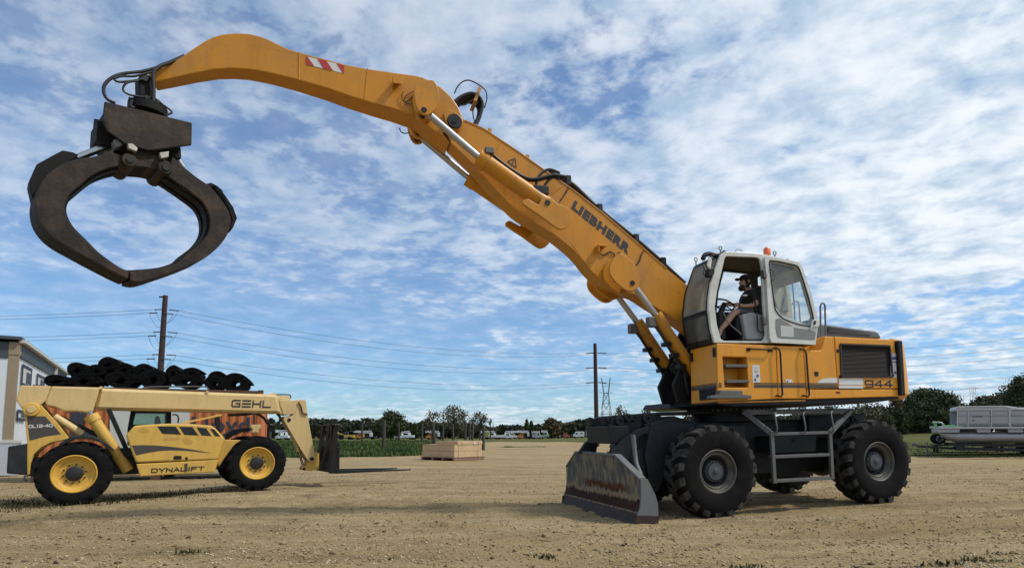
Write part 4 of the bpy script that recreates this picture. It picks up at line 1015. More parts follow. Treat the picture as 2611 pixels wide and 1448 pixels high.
# inside the cab
q = hp('L', [(795,935),(925,905),(1130,960),(1130,1240),(1085,1270),(850,1268)], .30); MB().prism(q, .22, .36).build('side_console', 'console_grey', CAB, .03)
q = hp('L', [(740,980),(790,960),(800,1040),(835,1060),(850,1220),(800,1230),(745,1150)], .34); MB().prism(q, .30, .78).build('seat_base', 'black', CAB, .03)
q = hp('L', [(800,900),(1000,905),(1080,940),(1080,1010),(820,1000)], .38); MB().prism(q, .34, .80).build('seat_cushion', 'black', CAB, .04)
q = hp('L', [(985,600),(1075,580),(1100,640),(1115,950),(1010,960),(990,800)], .38); MB().prism(q, .34, .80).build('seat_back', 'black', CAB, .05)
q = hp('L', [(1205,250),(1390,290),(1420,500),(1470,800),(1490,1010),(1300,930),(1230,700)], .86); MB().prism(q, .84, .90).build('rear_trim', 'cab_beige', CAB, .02)
q = hp('L', [(1310,280),(1365,290),(1400,600),(1425,900),(1330,890),(1380,650)], .83); MB().prism(q, .80, .845).build('rear_pillar', 'panel_grey', CAB, .02)
c = h3('L', 590, 800, .52); sw_ = MB(); tl = R(-28)
ringp = [(c[0] + .20 * math.cos(a) * math.cos(tl), .52 + .20 * math.sin(a), c[2] - .20 * math.cos(a) * math.sin(tl) * -1) for a in np.linspace(0, 2 * math.pi, 25)[:-1]]
sw_.tube(ringp, .016, 8, closed=True)
for a in (math.pi * .5, math.pi * 1.5, 0): sw_.tube([c, (c[0] + .20 * math.cos(a) * math.cos(tl), .52 + .20 * math.sin(a), c[2] + .20 * math.cos(a) * math.sin(tl))], .012, 6)
sw_.ball(c, .05, 8, 6); sw_.build('steering_wheel', 'black', CAB, smooth=60)
m = MB(); b_ = h3('L', 560, 1250, .52); m.tube([c, (c[0] - .10, .52, c[2] - .2), (b_[0], .52, b_[2])], [.04, .07, .10], 10); m.build('steering_column', 'black', CAB, smooth=60)
hose([h3('L', x, y, .2) for x, y in ((580,890),(640,1020),(730,1110),(820,1185))], .010, 'lever', CAB, mat='steel_grey')
hose([h3('L', x, y, .16) for x, y in ((985,580),(1000,800),(1022,950),(1030,1100),(1050,1150),(1120,1155))], .012, 'grab_handle', CAB, mat='black')
for pts in ([(1455,800),(1480,790),(1500,770),(1530,755),(1560,775),(1570,840),(1585,1045)], [(1440,270),(1480,520),(1505,800),(1515,1020)]):
    hose([h3('L', x, y, .93) for x, y in pts], .013, 'inner_rail', CAB, mat='steel_grey')

# ---- operator, seated, seen in profile
material('skin', (.42, .24, .17), .55, var=.08, scale=20, spec=.4)
material('shirt_black', (.012, .012, .014), .9, var=.2, scale=20)
material('shorts', (.11, .12, .13), .9, var=.15, scale=20)
material('hair', (.022, .015, .011), .8, var=.3, scale=40)
material('shoe', (.35, .35, .36), .7, var=.1, scale=20)
PERSON = thing('person', 'person in black shirt and black cap seated at the controls in the cab', 'person', frame=HF)
def skin(name, joints, edges, mat, parent, root=0, sub=2):
    """one continuous skinned surface over a joint skeleton: joints = (x, y, z, radius or (rx, ry))"""
    me = bpy.data.meshes.new(name); me.from_pydata([j[:3] for j in joints], edges, [])
    me.materials.append(MATS[mat])
    o = bpy.data.objects.new(name, me); COL.objects.link(o); o.parent = parent
    s = o.modifiers.new('skin', 'SKIN'); s.use_smooth_shade = True
    lay = me.skin_vertices[0].data if me.skin_vertices else None
    if lay is None:
        bm = bmesh.new(); bm.from_mesh(me); bm.verts.layers.skin.verify(); bm.to_mesh(me); bm.free(); lay = me.skin_vertices[0].data
    for i, j in enumerate(joints):
        r_ = j[3]; lay[i].radius = r_ if isinstance(r_, tuple) else (r_, r_)
        lay[i].use_root = (i == root)
    u = o.modifiers.new('sub', 'SUBSURF'); u.levels = sub; u.render_levels = sub
    return o
PY = .57
def pj(x, y, yl, r): a, b = HF.at('L', x, y, yl); return (a, yl, b, r)
hip = pj(960, 900, PY, .16); belly = pj(935, 800, PY, (.17, .19)); chest = pj(935, 690, PY, (.15, .21)); nk = pj(900, 600, PY, .065); hd0 = pj(880, 560, PY, .07)
shN, shF = pj(960, 645, PY - .21, .075), pj(930, 650, PY + .21, .075)
elN, elF = pj(1020, 805, PY - .27, .052), pj(900, 800, PY + .25, .052)
wrN, wrF = pj(850, 818, PY - .20, .034), pj(720, 800, PY + .16, .034)
hnN, hnF = pj(790, 805, PY - .17, .04), pj(660, 800, PY + .10, .04)
knN, knF = pj(720, 900, PY - .13, .075), pj(700, 910, PY + .13, .075)
cN, cF = pj(640, 1020, PY - .14, .062), pj(620, 1030, PY + .13, .062)
anN, anF = pj(552, 1120, PY - .14, .042), pj(540, 1140, PY + .13, .042)
ftN, ftF = pj(520, 1215, PY - .14, .045), pj(500, 1220, PY + .13, .045)
def thin(j, r_): return (*j[:3], r_)
J = [thin(hip, .09), thin(belly, .11), thin(chest, .12), nk, hd0, shN, elN, wrN, hnN, shF, elF, wrF, hnF, knN, cN, anN, ftN, knF, cF, anF, ftF]
E_ = [(0,1),(1,2),(2,3),(3,4),(2,5),(5,6),(6,7),(7,8),(2,9),(9,10),(10,11),(11,12),(0,13),(13,14),(14,15),(15,16),(0,17),(17,18),(18,19),(19,20)]
# head: cranium, jaw, nose; fingers curled
hc = pj(862, 520, PY, (.085, .095)); J.append(hc); E_.append((4, 21))
ht = pj(868, 455, PY, (.07, .085)); J.append(ht); E_.append((21, 22))
ch_ = pj(812, 565, PY, (.05, .045)); J.append(ch_); E_.append((21, 23))
ns = pj(784, 520, PY, .014); J.append(ns); E_.append((21, 24))
body = skin('body', J, E_, 'skin', PERSON)
for hb, dyy in ((hnN, 1), (hnF, 1)):
    for f in range(4):
        z0 = hb[2] + .03 - .02 * f; L_ = (.065, .075, .07, .055)[f]
        jj = [(hb[0] - .01, hb[1], z0, .011), (hb[0] - .05, hb[1] + .01, z0 - .004, .010), (hb[0] - .05 - L_ * .45, hb[1] + .03, z0 - .012, .009), (hb[0] - .04, hb[1] + .055, z0 - .02, .008)]
        skin('finger', jj, [(0,1),(1,2),(2,3)], 'skin', body, 0, 1)
    jj = [(hb[0] + .01, hb[1], hb[2] + .03, .013), (hb[0] - .03, hb[1] + .035, hb[2] + .05, .011), (hb[0] - .065, hb[1] + .045, hb[2] + .035, .009)]; skin('thumb', jj, [(0,1),(1,2)], 'skin', body, 0, 1)
def grow(j, d): r_ = j[3]; return (*j[:3], (r_[0] + d, r_[1] + d) if isinstance(r_, tuple) else r_ + d)
def between(a, b, t, r): return (*[a[i] + (b[i] - a[i]) * t for i in range(3)], r)
SJ = [grow(hip, .035), grow(belly, .055), grow(chest, .03), between(chest, nk, .7, .085), grow(shN, .022), between(shN, elN, .75, .078), grow(shF, .022), between(shF, elF, .75, .078)]
skin('shirt', SJ, [(0,1),(1,2),(2,3),(2,4),(4,5),(2,6),(6,7)], 'shirt_black', PERSON)
m = MB(); bm_ = between(belly, hip, .45, 0); m.ball((bm_[0] - .02, PY, bm_[2]), (.19, .215, .20), 18, 12); m.ball((chest[0] - .01, PY, chest[2] - .05), (.165, .21, .19), 18, 12); m.build('shirt_front', 'shirt_black', PERSON, smooth=80)
SH = [grow(hip, .02), between(hip, knN, .5, .11), between(hip, knN, .9, .098), between(hip, knF, .5, .11), between(hip, knF, .9, .098)]
skin('shorts', SH, [(0,1),(1,2),(0,3),(3,4)], 'shorts', PERSON)
for a, b in ((anN, ftN), (anF, ftF)):
    skin('shoe', [between(a, b, .7, .05), (b[0] - .02, b[1], b[2] + .0, .052), (b[0] - .13, b[1], b[2] - .015, .042)], [(0,1),(1,2)], 'shoe', PERSON)
hx, hz_ = HF.at('L', 862, 500, PY)
m = MB(); m.ball((hx + .035, PY, hz_ + .0), (.095, .102, .12), 16, 10); m.v = [v for v in m.v]; m.build('hair', 'hair', PERSON, smooth=80)
bc = HF.at('L', 822, 585, PY); m = MB(); m.ball((bc[0], PY, bc[1]), (.062, .072, .065), 14, 8); m.ball((hx + .02, PY, hz_ - .09), (.06, .098, .06), 12, 8); m.build('beard', 'hair', PERSON, smooth=80)
cc = HF.at('L', 865, 465, PY); cp = MB(); cp.ball((cc[0] + .0, PY, cc[1] - .005), (.118, .108, .095), 18, 10); cp.v = [(x, y, max(z, cc[1] - .02)) for x, y, z in cp.v]
bl_ = [(-.10, -.085), (-.16, -.075), (-.215, -.04), (-.225, 0), (-.215, .04), (-.16, .075), (-.10, .085)]
n0 = len(cp.v); cp.v += [(cc[0] + a, PY + b, cc[1] - .018 - (.012 if abs(b) > .05 else 0)) for a, b in bl_] + [(cc[0] + a, PY + b, cc[1] - .004 - (.012 if abs(b) > .05 else 0)) for a, b in bl_]
cp.f += [tuple(n0 + i for i in range(7)), tuple(n0 + 7 + i for i in range(7))] + [(n0 + i, n0 + (i + 1) % 7, n0 + 7 + (i + 1) % 7, n0 + 7 + i) for i in range(7)]
cp.build('cap', 'shirt_black', PERSON, smooth=50)
for s in (-1, 1):
    e = HF.at('L', 806, 512, PY); m = MB(); m.ball((e[0], PY + s * .032, e[1] + .015), (.010, .014, .010), 8, 6); m.build('eye', 'hair', PERSON)
    m = MB(); m.ball((hx + .02, PY + s * .098, hz_ - .01), (.022, .012, .034), 8, 6); m.build('ear', 'skin', PERSON, smooth=80)
c = h3('L', 860, 680, PY - .225); m = MB(); m.box(c[0] - .04, c[0] + .05, c[1] - .02, c[1] + .02, c[2] - .015, c[2] + .015); m.build('shirt_print', 'decal_white', PERSON)

# ================================================================ timber grapple hanging from the stick
tipw = HF.o + HF.ex * HF.at('A', 752, 285, YC)[0] + HF.ey * YC
GF = Frame((tipw[0], tipw[1], 0.0), 47.0)            # the rotator has turned it
GP = thing('timber_grapple', 'dark brown steel timber grapple with closed curved tines hanging from the stick tip', 'grapple', frame=GF)
ga = lambda lst, y: GF.pts('A', lst, y)
gz = lambda x, y, yl: GF.p3('A', x, y, yl)
gy = 0.0
m = MB(); 
hq = ga([(722,300),(728,275),(745,262),(770,265),(790,280),(806,310),(806,460),(728,430)], gy - .12); MB().prism(hq, gy - .12, gy + .12).build('hanger', 'grapple_dark', GP, .02)
MB().disc(*GF.at('A', 752, 282, gy - .15), .06, gy - .16, gy + .16, 16).build('hanger_pin', 'chassis', GP, .008)
a, b = gz(765, 395, gy), gz(765, 455, gy); m = MB(); m.lathe([(0, a[2]), (.15, a[2]), (.20, a[2] - .04), (.20, a[2] - .12), (.27, a[2] - .12), (.27, b[2] - .06), (0, b[2] - .06)], 0, 0, 24); m.v = [(x + a[0] + .02, z + gy, y) for x, y, z in m.v]; m.build('rotator', 'grapple_dark', GP, smooth=30)
for i in range(10):
    t = i * 2 * math.pi / 10; MB().box(a[0] + .02 + .24 * math.cos(t) - .02, a[0] + .02 + .24 * math.cos(t) + .02, gy + .24 * math.sin(t) - .02, gy + .24 * math.sin(t) + .02, a[2] - .13, a[2] - .07).build('rotator_bolt', 'chassis', GP)
# housing: two shield plates joined by a box
hw = .36
near = ga([(545,405),(600,418),(1000,517),(998,632),(850,652),(770,660),(650,625),(560,560),(535,500)], gy - hw)
MB().prism(near, gy - hw, gy - hw + .05).build('shield_plate', 'grapple_steel', GP, .012)
far_ = [(x, z) for x, z in near]; MB().prism(far_, gy + hw - .05, gy + hw).build('shield_plate', 'grapple_steel', GP, .012)
box_ = ga([(560,425),(985,530),(985,600),(760,640),(600,560)], gy - hw); MB().prism(box_, gy - hw + .05, gy + hw - .05).build('housing', 'grapple_dark', GP, .015)
for pts in ([(505,510),(545,515),(640,590),(590,630),(545,640),(500,605)], [(860,640),(940,650),(942,705),(900,700)]):
    q = ga(pts, gy - .1); MB().prism(q, gy - .12, gy + hw - .02).build('cylinder_bracket', 'grapple_dark', GP, .01)
# lower cross block carrying the tine pins
q = ga([(545,660),(650,690),(720,660),(830,690),(880,720),(990,770),(930,800),(860,770),(740,745),(620,745),(560,720)], gy - .26); MB().prism(q, gy - .26, gy + .26).build('tine_carrier', 'grapple_steel', GP, .015)
for (x, y) in ((672,715), (858,755)):
    c = GF.at('A', x, y, gy - .3); MB().disc(*c, .10, gy - .34, gy + .34, 20).build('tine_pin_boss', 'grapple_steel', GP, .015); MB().disc(*c, .05, gy - .36, gy + .36, 14).build('tine_pin', 'chassis', GP, .006)
# tines: left pair and right, built as curved boxed arms
def tine(nm, outer_, inner_, y0, y1, mat='grapple_steel'):
    o, i_ = smoothpath(ga(outer_, gy - .3), 4), smoothpath(ga(inner_, gy - .3), 4)
    return MB().prism(o + i_[::-1], y0, y1).build(nm, mat, GP, .012)
Lo = [(585,655),(500,690),(415,703),(318,735),(238,797),(190,880),(183,962),(212,1045),(282,1120),(400,1190),(520,1255),(610,1302),(668,1328)]
Li = [(620,740),(560,755),(490,785),(420,840),(365,890),(338,945),(345,1000),(380,1060),(440,1120),(510,1190),(590,1250),(640,1280),(672,1290)]
Ro = [(900,690),(960,745),(1030,800),(1100,850),(1150,910),(1190,970),(1205,1020),(1190,1090),(1140,1160),(1060,1225),(960,1270),(840,1312),(740,1342),(680,1335)]
Ri = [(870,790),(930,830),(1000,880),(1060,930),(1090,990),(1095,1050),(1080,1100),(1040,1150),(980,1195),(930,1240),(860,1268),(790,1280),(720,1285),(676,1288)]
for y0, y1, nm in ((gy - .30, gy - .22, 'tine_plate'), (gy - .06, gy + .02, 'tine_plate')):
    tine(nm, Lo, Li, y0, y1)
    tine(nm, Ro, Ri, y0 + .02, y1 + .02)
tine('tine_plate', Lo, Li, gy + .14, gy + .22); tine('tine_plate', Ro, Ri, gy + .16, gy + .24)
# back and liner sheets between the plates
for ya, yb2 in ((gy - .22, gy - .06), (gy + .02, gy + .14)):
    for pts, ln, sg in ((Lo, Li, 1), (Ro, Ri, -1)):
        dy_ = 0 if pts is Lo else .02
        loft(smoothpath(ga(pts[2:], gy - .3), 4), ya + dy_ + .001, yb2 + dy_ - .001, .04, 'tine_back', 'grapple_dark', GP, sg)
        loft(smoothpath(ga(ln, gy - .3), 4), ya + dy_ + .001, yb2 + dy_ - .001, .03, 'tine_liner', 'grapple_dark', GP, sg)
loft(smoothpath(ga([(520,735),(600,742),(700,746),(790,756),(870,785),(950,830)], gy - .25), 4), gy - .25, gy + .25, .05, 'inner_arch', 'grapple_dark', GP, 1)
# horn on the left tine, shackle plate on the right one
q = ga([(405,697),(375,682),(320,672),(275,695),(185,745),(152,820),(147,850),(178,985),(205,1070),(270,1125),(330,1170),(300,1080),(240,960),(240,880),(275,800),(340,742)], gy + .05); MB().prism(q, gy - .05, gy + .18).build('tine_guard', 'grapple_dark', GP, .01)
q = ga([(1070,838),(1095,832),(1130,850),(1170,900),(1210,960),(1230,1015),(1210,1065),(1190,1090),(1205,1020),(1185,965),(1150,910),(1140,890),(1148,870),(1120,850),(1100,852),(1095,860)], gy - .1); MB().prism(q, gy - .14, gy + .2).build('outer_guard', 'grapple_dark', GP, .008)
for a_, b_, r_ in (((400,700),(610,618),.05), ((905,680),(955,750),.045)):
    m = MB(); m.tube([gz(*a_, gy), gz(*b_, gy)], r_, 12); m.build('cylinder_rod', 'chrome', GP, smooth=40)
q = ga([(590,605),(620,600),(640,635),(600,650)], gy - .28); MB().prism(q, gy - .30, gy - .1).build('cylinder_head', 'steel_grey', GP, .015)
material('worn_steel', (.38, .36, .31), .5, metal=.4, var=.2, scale=10)
for pts in ([(665,625),(690,625),(718,650),(712,668),(670,650)], [(830,672),(880,665),(878,695),(840,702)]):
    q = ga(pts, gy - hw - .02); MB().prism(q, gy - hw - .02, gy - hw + .06).build('bump_stop', 'worn_steel', GP, .008)
# hoses of the rotator and stick tip
for pts, r_, yy in (([(835,225),(740,250),(640,262),(580,285),(545,320),(540,360),(560,395),(600,415)], .024, gy - .12), ([(800,250),(700,275),(630,275),(595,290),(620,305),(690,300),(740,290)], .018, gy - .16),
                    ([(720,300),(660,310),(640,345),(670,370),(730,382),(800,388),(850,425),(895,462),(860,478)], .016, gy - .18), ([(960,170),(880,205),(830,225),(800,260),(800,310),(800,380),(795,450)], .028, gy - .20), ([(690,400),(680,430),(700,440)], .02, gy - .15)):
    hose([gz(x, y, yy) for x, y in pts], r_, 'hose', GP)
# ================================================================ telehandler
TF = Frame((-10.081, 13.003, 0.0), 35.0, 0.0)
TH = thing('telehandler', 'pale yellow telehandler with lowered boom and pallet forks beside the rusty container', 'telehandler', frame=TF)
def tp(k, lst, y): return TF.pts(k, lst, y)
def t3(k, x, y, yl): return TF.p3(k, x, y, yl)
material('th_yellow', (.62, .385, .075), .45, var=.06, scale=3, col2=(.46, .29, .08), amt=.5, scale2=2, lo=.5, hi=.75, grime=((.22, .14, .06), .55, .4))
material('th_boom', (.60, .435, .195), .5, var=.05, scale=3, col2=(.44, .31, .13), amt=.5, scale2=1.6, lo=.5, hi=.8, grime=((.24, .17, .09), .55, .4))
material('th_fade', (.50, .29, .055), .5, var=.05)
material('th_rim', (.62, .36, .05), .5, var=.06, scale=6, col2=(.30, .19, .06), amt=.6, scale2=5, lo=.52, hi=.72)
material('th_hub', (.022, .023, .025), .5, metal=.3, var=.2, scale=10)
ty = MB().lathe(tyre_profile(.70, .40, .41, .02), n=44).mesh('tyre', 'tyre', 50)
lg = lug_mesh(.705, .40, 17, .30, .06).mesh('tread', 'tyre', 30)
rm = MB().lathe([(.415, .05), (.42, .02), (.40, .012), (.385, .03), (.375, .07), (.335, .085), (.31, .10), (.30, .13), (.22, .135), (0, .135)], n=40).mesh('rim', 'th_rim', 35)
hb_ = MB().lathe([(.165, .135), (.16, .09), (.13, .075), (.0, .07)], n=24)
hubm = hb_.mesh('hub', 'th_hub', 35)
nut = MB().disc(0, 0, .020, .10, .14, 6).mesh('wheel_nut', 'th_hub')
def th_wheel(x, y, z, flip):
    w = wheel(TH, x, y, z, flip, 0, (('tyre', ty), ('tread', lg), ('rim', rm), ('hub', hubm)), rng.random())
    if not flip:
        for i in range(10):
            a = i * 2 * math.pi / 10 + .2; instance('wheel_nut', nut, w, (.205 * math.cos(a), 0, .205 * math.sin(a)))
for x, z in ((-.02, .607), (3.72, .742)):
    th_wheel(x, 0.0, z, False); th_wheel(x, 2.25, z, True)
    m = MB(); m.tube([(x, .2, z), (x, 2.05, z)], .12, 12); m.ball((x, 1.12, z), (.28, .28, .28), 12, 8); m.build('axle', 'black', TH, smooth=40)
m = MB(); m.prism([(-.9, .55), (-.9, .95), (.4, .95), (1.0, 1.0), (3.0, 1.0), (4.5, 1.1), (4.6, .75), (3.2, .60), (1.0, .52)], .72, 1.55); m.build('chassis', 'black', TH, .02)
# tail frame plates and counterweight
tail = tp('B', [(160,612),(205,600),(300,608),(420,740),(505,850),(460,862),(370,880),(300,915),(248,965),(222,1040),(215,1115),(186,1115),(198,890),(180,700)], .55)
for y0 in (.55, 1.55): TL = MB().prism(tail, y0, y0 + .10).build('tail_plate', 'th_yellow', TH, .012)
dk = [t3('B', x, y, .55) for x, y in ((196,688),(330,688),(445,818),(330,835),(216,866))]; mb = MB(); mb.add([(a, b - .004, c) for a, b, c in dk], [tuple(range(5))]); mb.build('tail_decal', 'stripe_grey', TH)
decal('model_lettering', 'decal_white', TH, stroke_uv('DL12-40', .22, .25, .8), t3('B', 209, 776, .544), t3('B', 384, 768, .544), t3('B', 209, 748, .544))
q = tp('B', [(58,908),(196,886),(198,1117),(46,1105)], .5); MB().prism(q, .5, 1.75).build('counterweight', 'chassis', TH, .03)
m = MB(); m.tube([t3('B', x, y, .55) for x, y in ((205,1120),(180,1125),(178,1148),(200,1160))], .02, 8); m.build('tow_hook', 'hub_grey', TH, smooth=60)
# boom
bh = tp('B', [(148,463),(372,470),(332,578),(290,610),(262,655),(225,668),(170,650),(114,568)], .78); BH = MB().prism(bh, .78, 1.62).build('boom_head', 'th_boom', TH, .02)
c = TF.at('B', 228, 638, .5); MB().disc(*c, .15, .48, 1.75, 20).build('boom_pivot', 'th_yellow', TH, .02); MB().disc(*c, .08, .455, .5, 16).build('boom_pivot_cap', 'th_boom', TH, .01)
col_ = tp('B', [(374,470),(746,479),(722,500),(683,632),(676,655),(640,664),(560,655),(470,655),(400,625),(332,612),(328,582)], .80); MB().prism(col_, .80, 1.60).build('boom_collar', 'th_boom', TH, .06)
bm_ = tp('B', [(722,482),(2022,530),(2046,668),(688,640)], .88); MB().prism(bm_, .88, 1.52).build('boom', 'th_boom', TH, .07, seg=1)
BM = [o for o in TH.children if o.name == 'boom.001' or o.name == 'boom'][-1]
rod_ = [t3('B', x, y, .9) for x, y in ((1040,488),(1090,480),(1250,477),(1480,478),(1515,490),(1525,512))]; hose([(p[0], .95, p[2] + .02) for p in rod_], .018, 'boom_hose_guard', TH, mat='hub_grey')
decal('brand_lettering', 'decal_black', TH, stroke_uv('GEHL', .20, .45, 1.25), t3('B', 1684, 622, .88), t3('B', 1972, 628, .88), t3('B', 1690, 567, .88), lift=.006)
for x, y in ((736,480), (1510,512)):
    c = TF.at('B', x, y, .87); MB().disc(*c, .035, .86, .92, 12).build('guard_clip', 'th_boom', TH, .004)
inner = tp('B', [(2000,545),(2118,560),(2118,655),(2090,682),(2035,672)], .98); MB().prism(inner, .98, 1.42).build('inner_boom', 'th_boom', TH, .02)
m = MB(); hd = tp('B', [(1940,530),(2010,515),(2012,535),(2090,540),(2120,548),(2110,560),(2030,555)], 1.0); MB().prism(hd, 1.0, 1.40).build('boom_tip_guide', 'th_boom', TH, .01)
hose([t3('B', x, y, 1.1) for x, y in ((2015,530),(2080,530),(2112,535),(2118,552),(2095,562))], .018, 'hose', TH)
# gooseneck and carriage
gn = tp('K', [(2000,290),(2050,262),(2142,265),(2165,445),(2182,540),(2250,925),(2235,965),(2200,975),(2165,955),(2040,750),(1905,520),(1888,485),(1905,452),(1990,440),(2005,420)], 1.0)
MB().prism(gn, 1.0, 1.06).build('gooseneck_plate', 'th_boom', TH, .008); MB().prism(gn, 1.36, 1.42).build('gooseneck_plate', 'th_boom', TH, .008)
gi = tp('K', [(1990,330),(2140,320),(2160,445),(2230,900),(2180,930),(1930,500),(2000,440)], 1.0); MB().prism(gi, 1.06, 1.36).build('gooseneck', 'th_boom', TH)
hd = tp('K', [(1840,265),(1980,270),(2050,265),(2005,420),(1950,435),(1880,430),(1870,380),(1845,330)], 1.0); MB().prism(hd, .96, 1.45).build('gooseneck_head', 'th_boom', TH, .015)
for x, y, r_ in ((1952,492,.05), (2212,935,.055), (2125,1050,.035)):
    c = TF.at('K', x, y, 1.0); MB().disc(*c, r_, .985, 1.44, 16).build('pin', 'black', TH)
tl_ = tp('K', [(2245,850),(2295,870),(2295,1045),(2210,1072),(2110,1065),(2095,1045),(2110,1020),(2150,1015),(2155,960),(2200,975),(2245,950)], 1.05); MB().prism(tl_, 1.05, 1.37).build('tilt_link', 'th_yellow', TH, .012)
m = MB(); m.tube([t3('K', 2060, 850, 1.2), t3('K', 2120, 1040, 1.2)], .035, 10); m.build('tilt_rod', 'chrome', TH, smooth=40)
m = MB(); m.tube([t3('K', 1985, 640, 1.2), t3('K', 2060, 850, 1.2)], .06, 12); m.build('tilt_cylinder', 'th_boom', TH, smooth=40)
cx0 = TF.at('H', 560, 500, 1.0)[0]; cx1 = TF.at('H', 650, 500, 1.0)[0]
zt_, zb_ = TF.at('H', 600, 318, 1.0)[1], TF.at('H', 600, 630, 1.0)[1]
FC = empty('fork_carriage', TH)
for y0 in (.30, .95, 1.60):
    MB().prism([(cx0 + .05, zb_ + .05), (cx1 - .12, zb_), (cx1 - .12, zt_), (cx0 + .22, zt_), (cx0 + .15, zt_ - .6)], y0, y0 + .22).build('upright', 'black', FC, .012)
for z0 in (zt_ - .12, zt_ - .75, zb_ + .02): MB().box(cx1 - .14, cx1 - .04, .28, 1.86, z0, z0 + .12).build('cross_rail', 'black', FC, .01)
m = MB(); m.box(cx0 + .18, cx1 - .1, .28, 1.86, zt_, zt_ + .02); m.build('top_plate', 'steel_grey', FC)
for y0, xt, zt2 in ((.55, 8.2, .43), (1.50, 8.15, .50)):
    zb2 = zb_ - .01
    MB().prism([(cx1 - .04, zt_ - .5), (cx1 + .02, zt_ - .5), (cx1 + .03, zb2 + .085), (xt, zb2 + .05), (xt, zb2 + .02), (cx1 - .04, zb2)], y0, y0 + .13).build('fork', 'black', TH, .006)
pq_ = TF.at('H', 640, 500, .55); MB().box(pq_[0] - .06, pq_[0] + .10, .56, .70, zb_, zt_ + .18).build('back_rest_post', 'black', FC, .01)
# engine hood
YH = .12
hood_ = tp('B', [(916,826),(980,757),(1100,748),(1240,741),(1400,745),(1540,756),(1570,776),(1640,852),(1612,935),(1590,1003),(990,1026),(950,920)], YH)
HD = MB().prism(hood_, YH, .72).build('engine_hood', 'th_yellow', TH, .035)
lowp = tp('B', [(993,1036),(1595,1004),(1566,1095),(1020,1126)], YH); LP = MB().prism(lowp, YH + .01, .72).build('lower_panel', 'th_yellow', TH, .02)
for pts in ([(1146,762),(1280,762),(1320,822),(1182,815)], [(1304,763),(1402,766),(1446,828),(1344,823)], [(1432,768),(1502,775),(1542,832),(1470,828)], [(1530,778),(1562,782),(1606,836),(1566,832)]):
    q = tp('B', pts, YH); MB().prism(q, YH - .006, YH + .02).build('hood_vent', 'chassis', HD, .004)
sw2 = smoothpath([(960,900),(1080,898),(1250,910),(1400,930),(1545,957)], 4) + smoothpath([(1380,941),(1250,936),(1130,945),(990,972)], 4)
mb = MB(); mb.add([(a, YH - .004, c) for a, b, c in [t3('B', x, y, YH) for x, y in sw2]], [tuple(range(len(sw2)))]); mb.build('hood_stripe', 'stripe_grey', HD)
for pts in ([(1005,790),(1040,770),(1090,790),(1090,805),(1040,812),(1008,800)], [(1190,842),(1310,842),(1310,860),(1190,862)], [(1325,852),(1360,845),(1405,870),(1400,890),(1350,892)]):
    mb = MB(); mb.add([(a, YH - .003, c) for a, b, c in [t3('B', x, y, YH) for x, y in pts]], [tuple(range(len(pts)))]); mb.build('faded_patch', 'th_fade', HD)
q = tp('B', [(1265,982),(1275,975),(1322,976),(1324,1000),(1270,1004),(1262,995)], YH); MB().prism(q, YH - .008, YH + .02).build('hood_latch', 'black', HD, .004)
q = tp('B', [(1350,985),(1368,984),(1367,1004),(1349,1005)], YH); MB().prism(q, YH - .006, YH + .01).build('hood_key', 'black', HD)
decal('brand_lettering', 'decal_black', LP, stroke_uv('DYNALIFT', .22, .36, 1.05), t3('B', 1100, 1104, YH + .01), t3('B', 1487, 1086, YH + .01), t3('B', 1104, 1064, YH + .01), lift=.006)
q = tp('B', [(1346,1032),(1366,1031),(1366,1088),(1348,1089)], YH); MB().prism(q, YH - .008, YH + .012).build('panel_strap', 'stripe_grey', LP)
q = tp('B', [(1640,860),(1790,862),(1700,920),(1640,1000),(1600,1060),(1590,1010),(1612,935)], .3); MB().prism(q, .42, .75).build('front_frame', 'th_yellow', TH, .015)
# lift cylinders, struts and fenders
m = MB(); m.tube([t3('B', 668, 690, .70), t3('B', 935, 1085, .70)], .125, 16); m.tube([t3('B', 660, 680, .70), t3('B', 690, 722, .70)], .15, 16); LC = m.build('lift_cylinder', 'th_yellow', TH, smooth=40)
m = MB(); m.tube([t3('B', 655, 655, .70), t3('B', 668, 690, .70)], .06, 10); m.build('lift_rod', 'chrome', LC, smooth=40)
m = MB(); m.tube([t3('B', 395, 690, .85), t3('B', 600, 818, .85)], .085, 14); m.build('levelling_cylinder', 'th_boom', TH, smooth=40)
for a_, b_, y0 in (((790,635),(1000,1105),.80), ((430,690),(720,830),.95)):
    m = MB(); m.bar(t3('B', *a_, y0), t3('B', *b_, y0), .10, .12, (0, 1, 0)); m.build('strut', 'black', TH, .01)
m = MB(); m.lathe([(.755, .03), (.775, .02), (.785, .20), (.775, .42), (.755, .42), (.765, .2)], -.02, .607, 30, R(-5), R(100)); 
m2 = tp('B', [(430,890),(520,835),(620,825),(700,840),(780,885),(838,938),(826,942),(740,880),(640,850),(540,855),(445,905)], .2); MB().prism(m2, .02, .55).build('rear_fender', 'chassis', TH, .01)
m2 = tp('B', [(1640,820),(1700,785),(1830,768),(1835,790),(1760,805),(1700,830),(1650,860)], 1.4); MB().prism(m2, 1.35, 1.9).build('front_fender', 'chassis', TH, .02)
q = tp('B', [(1832,750),(1900,748),(1902,768),(1880,790),(1890,806),(1836,806),(1846,785),(1830,770)], .6); MB().prism(q, .6, .9).build('lamp_bracket', 'th_boom', TH, .008)
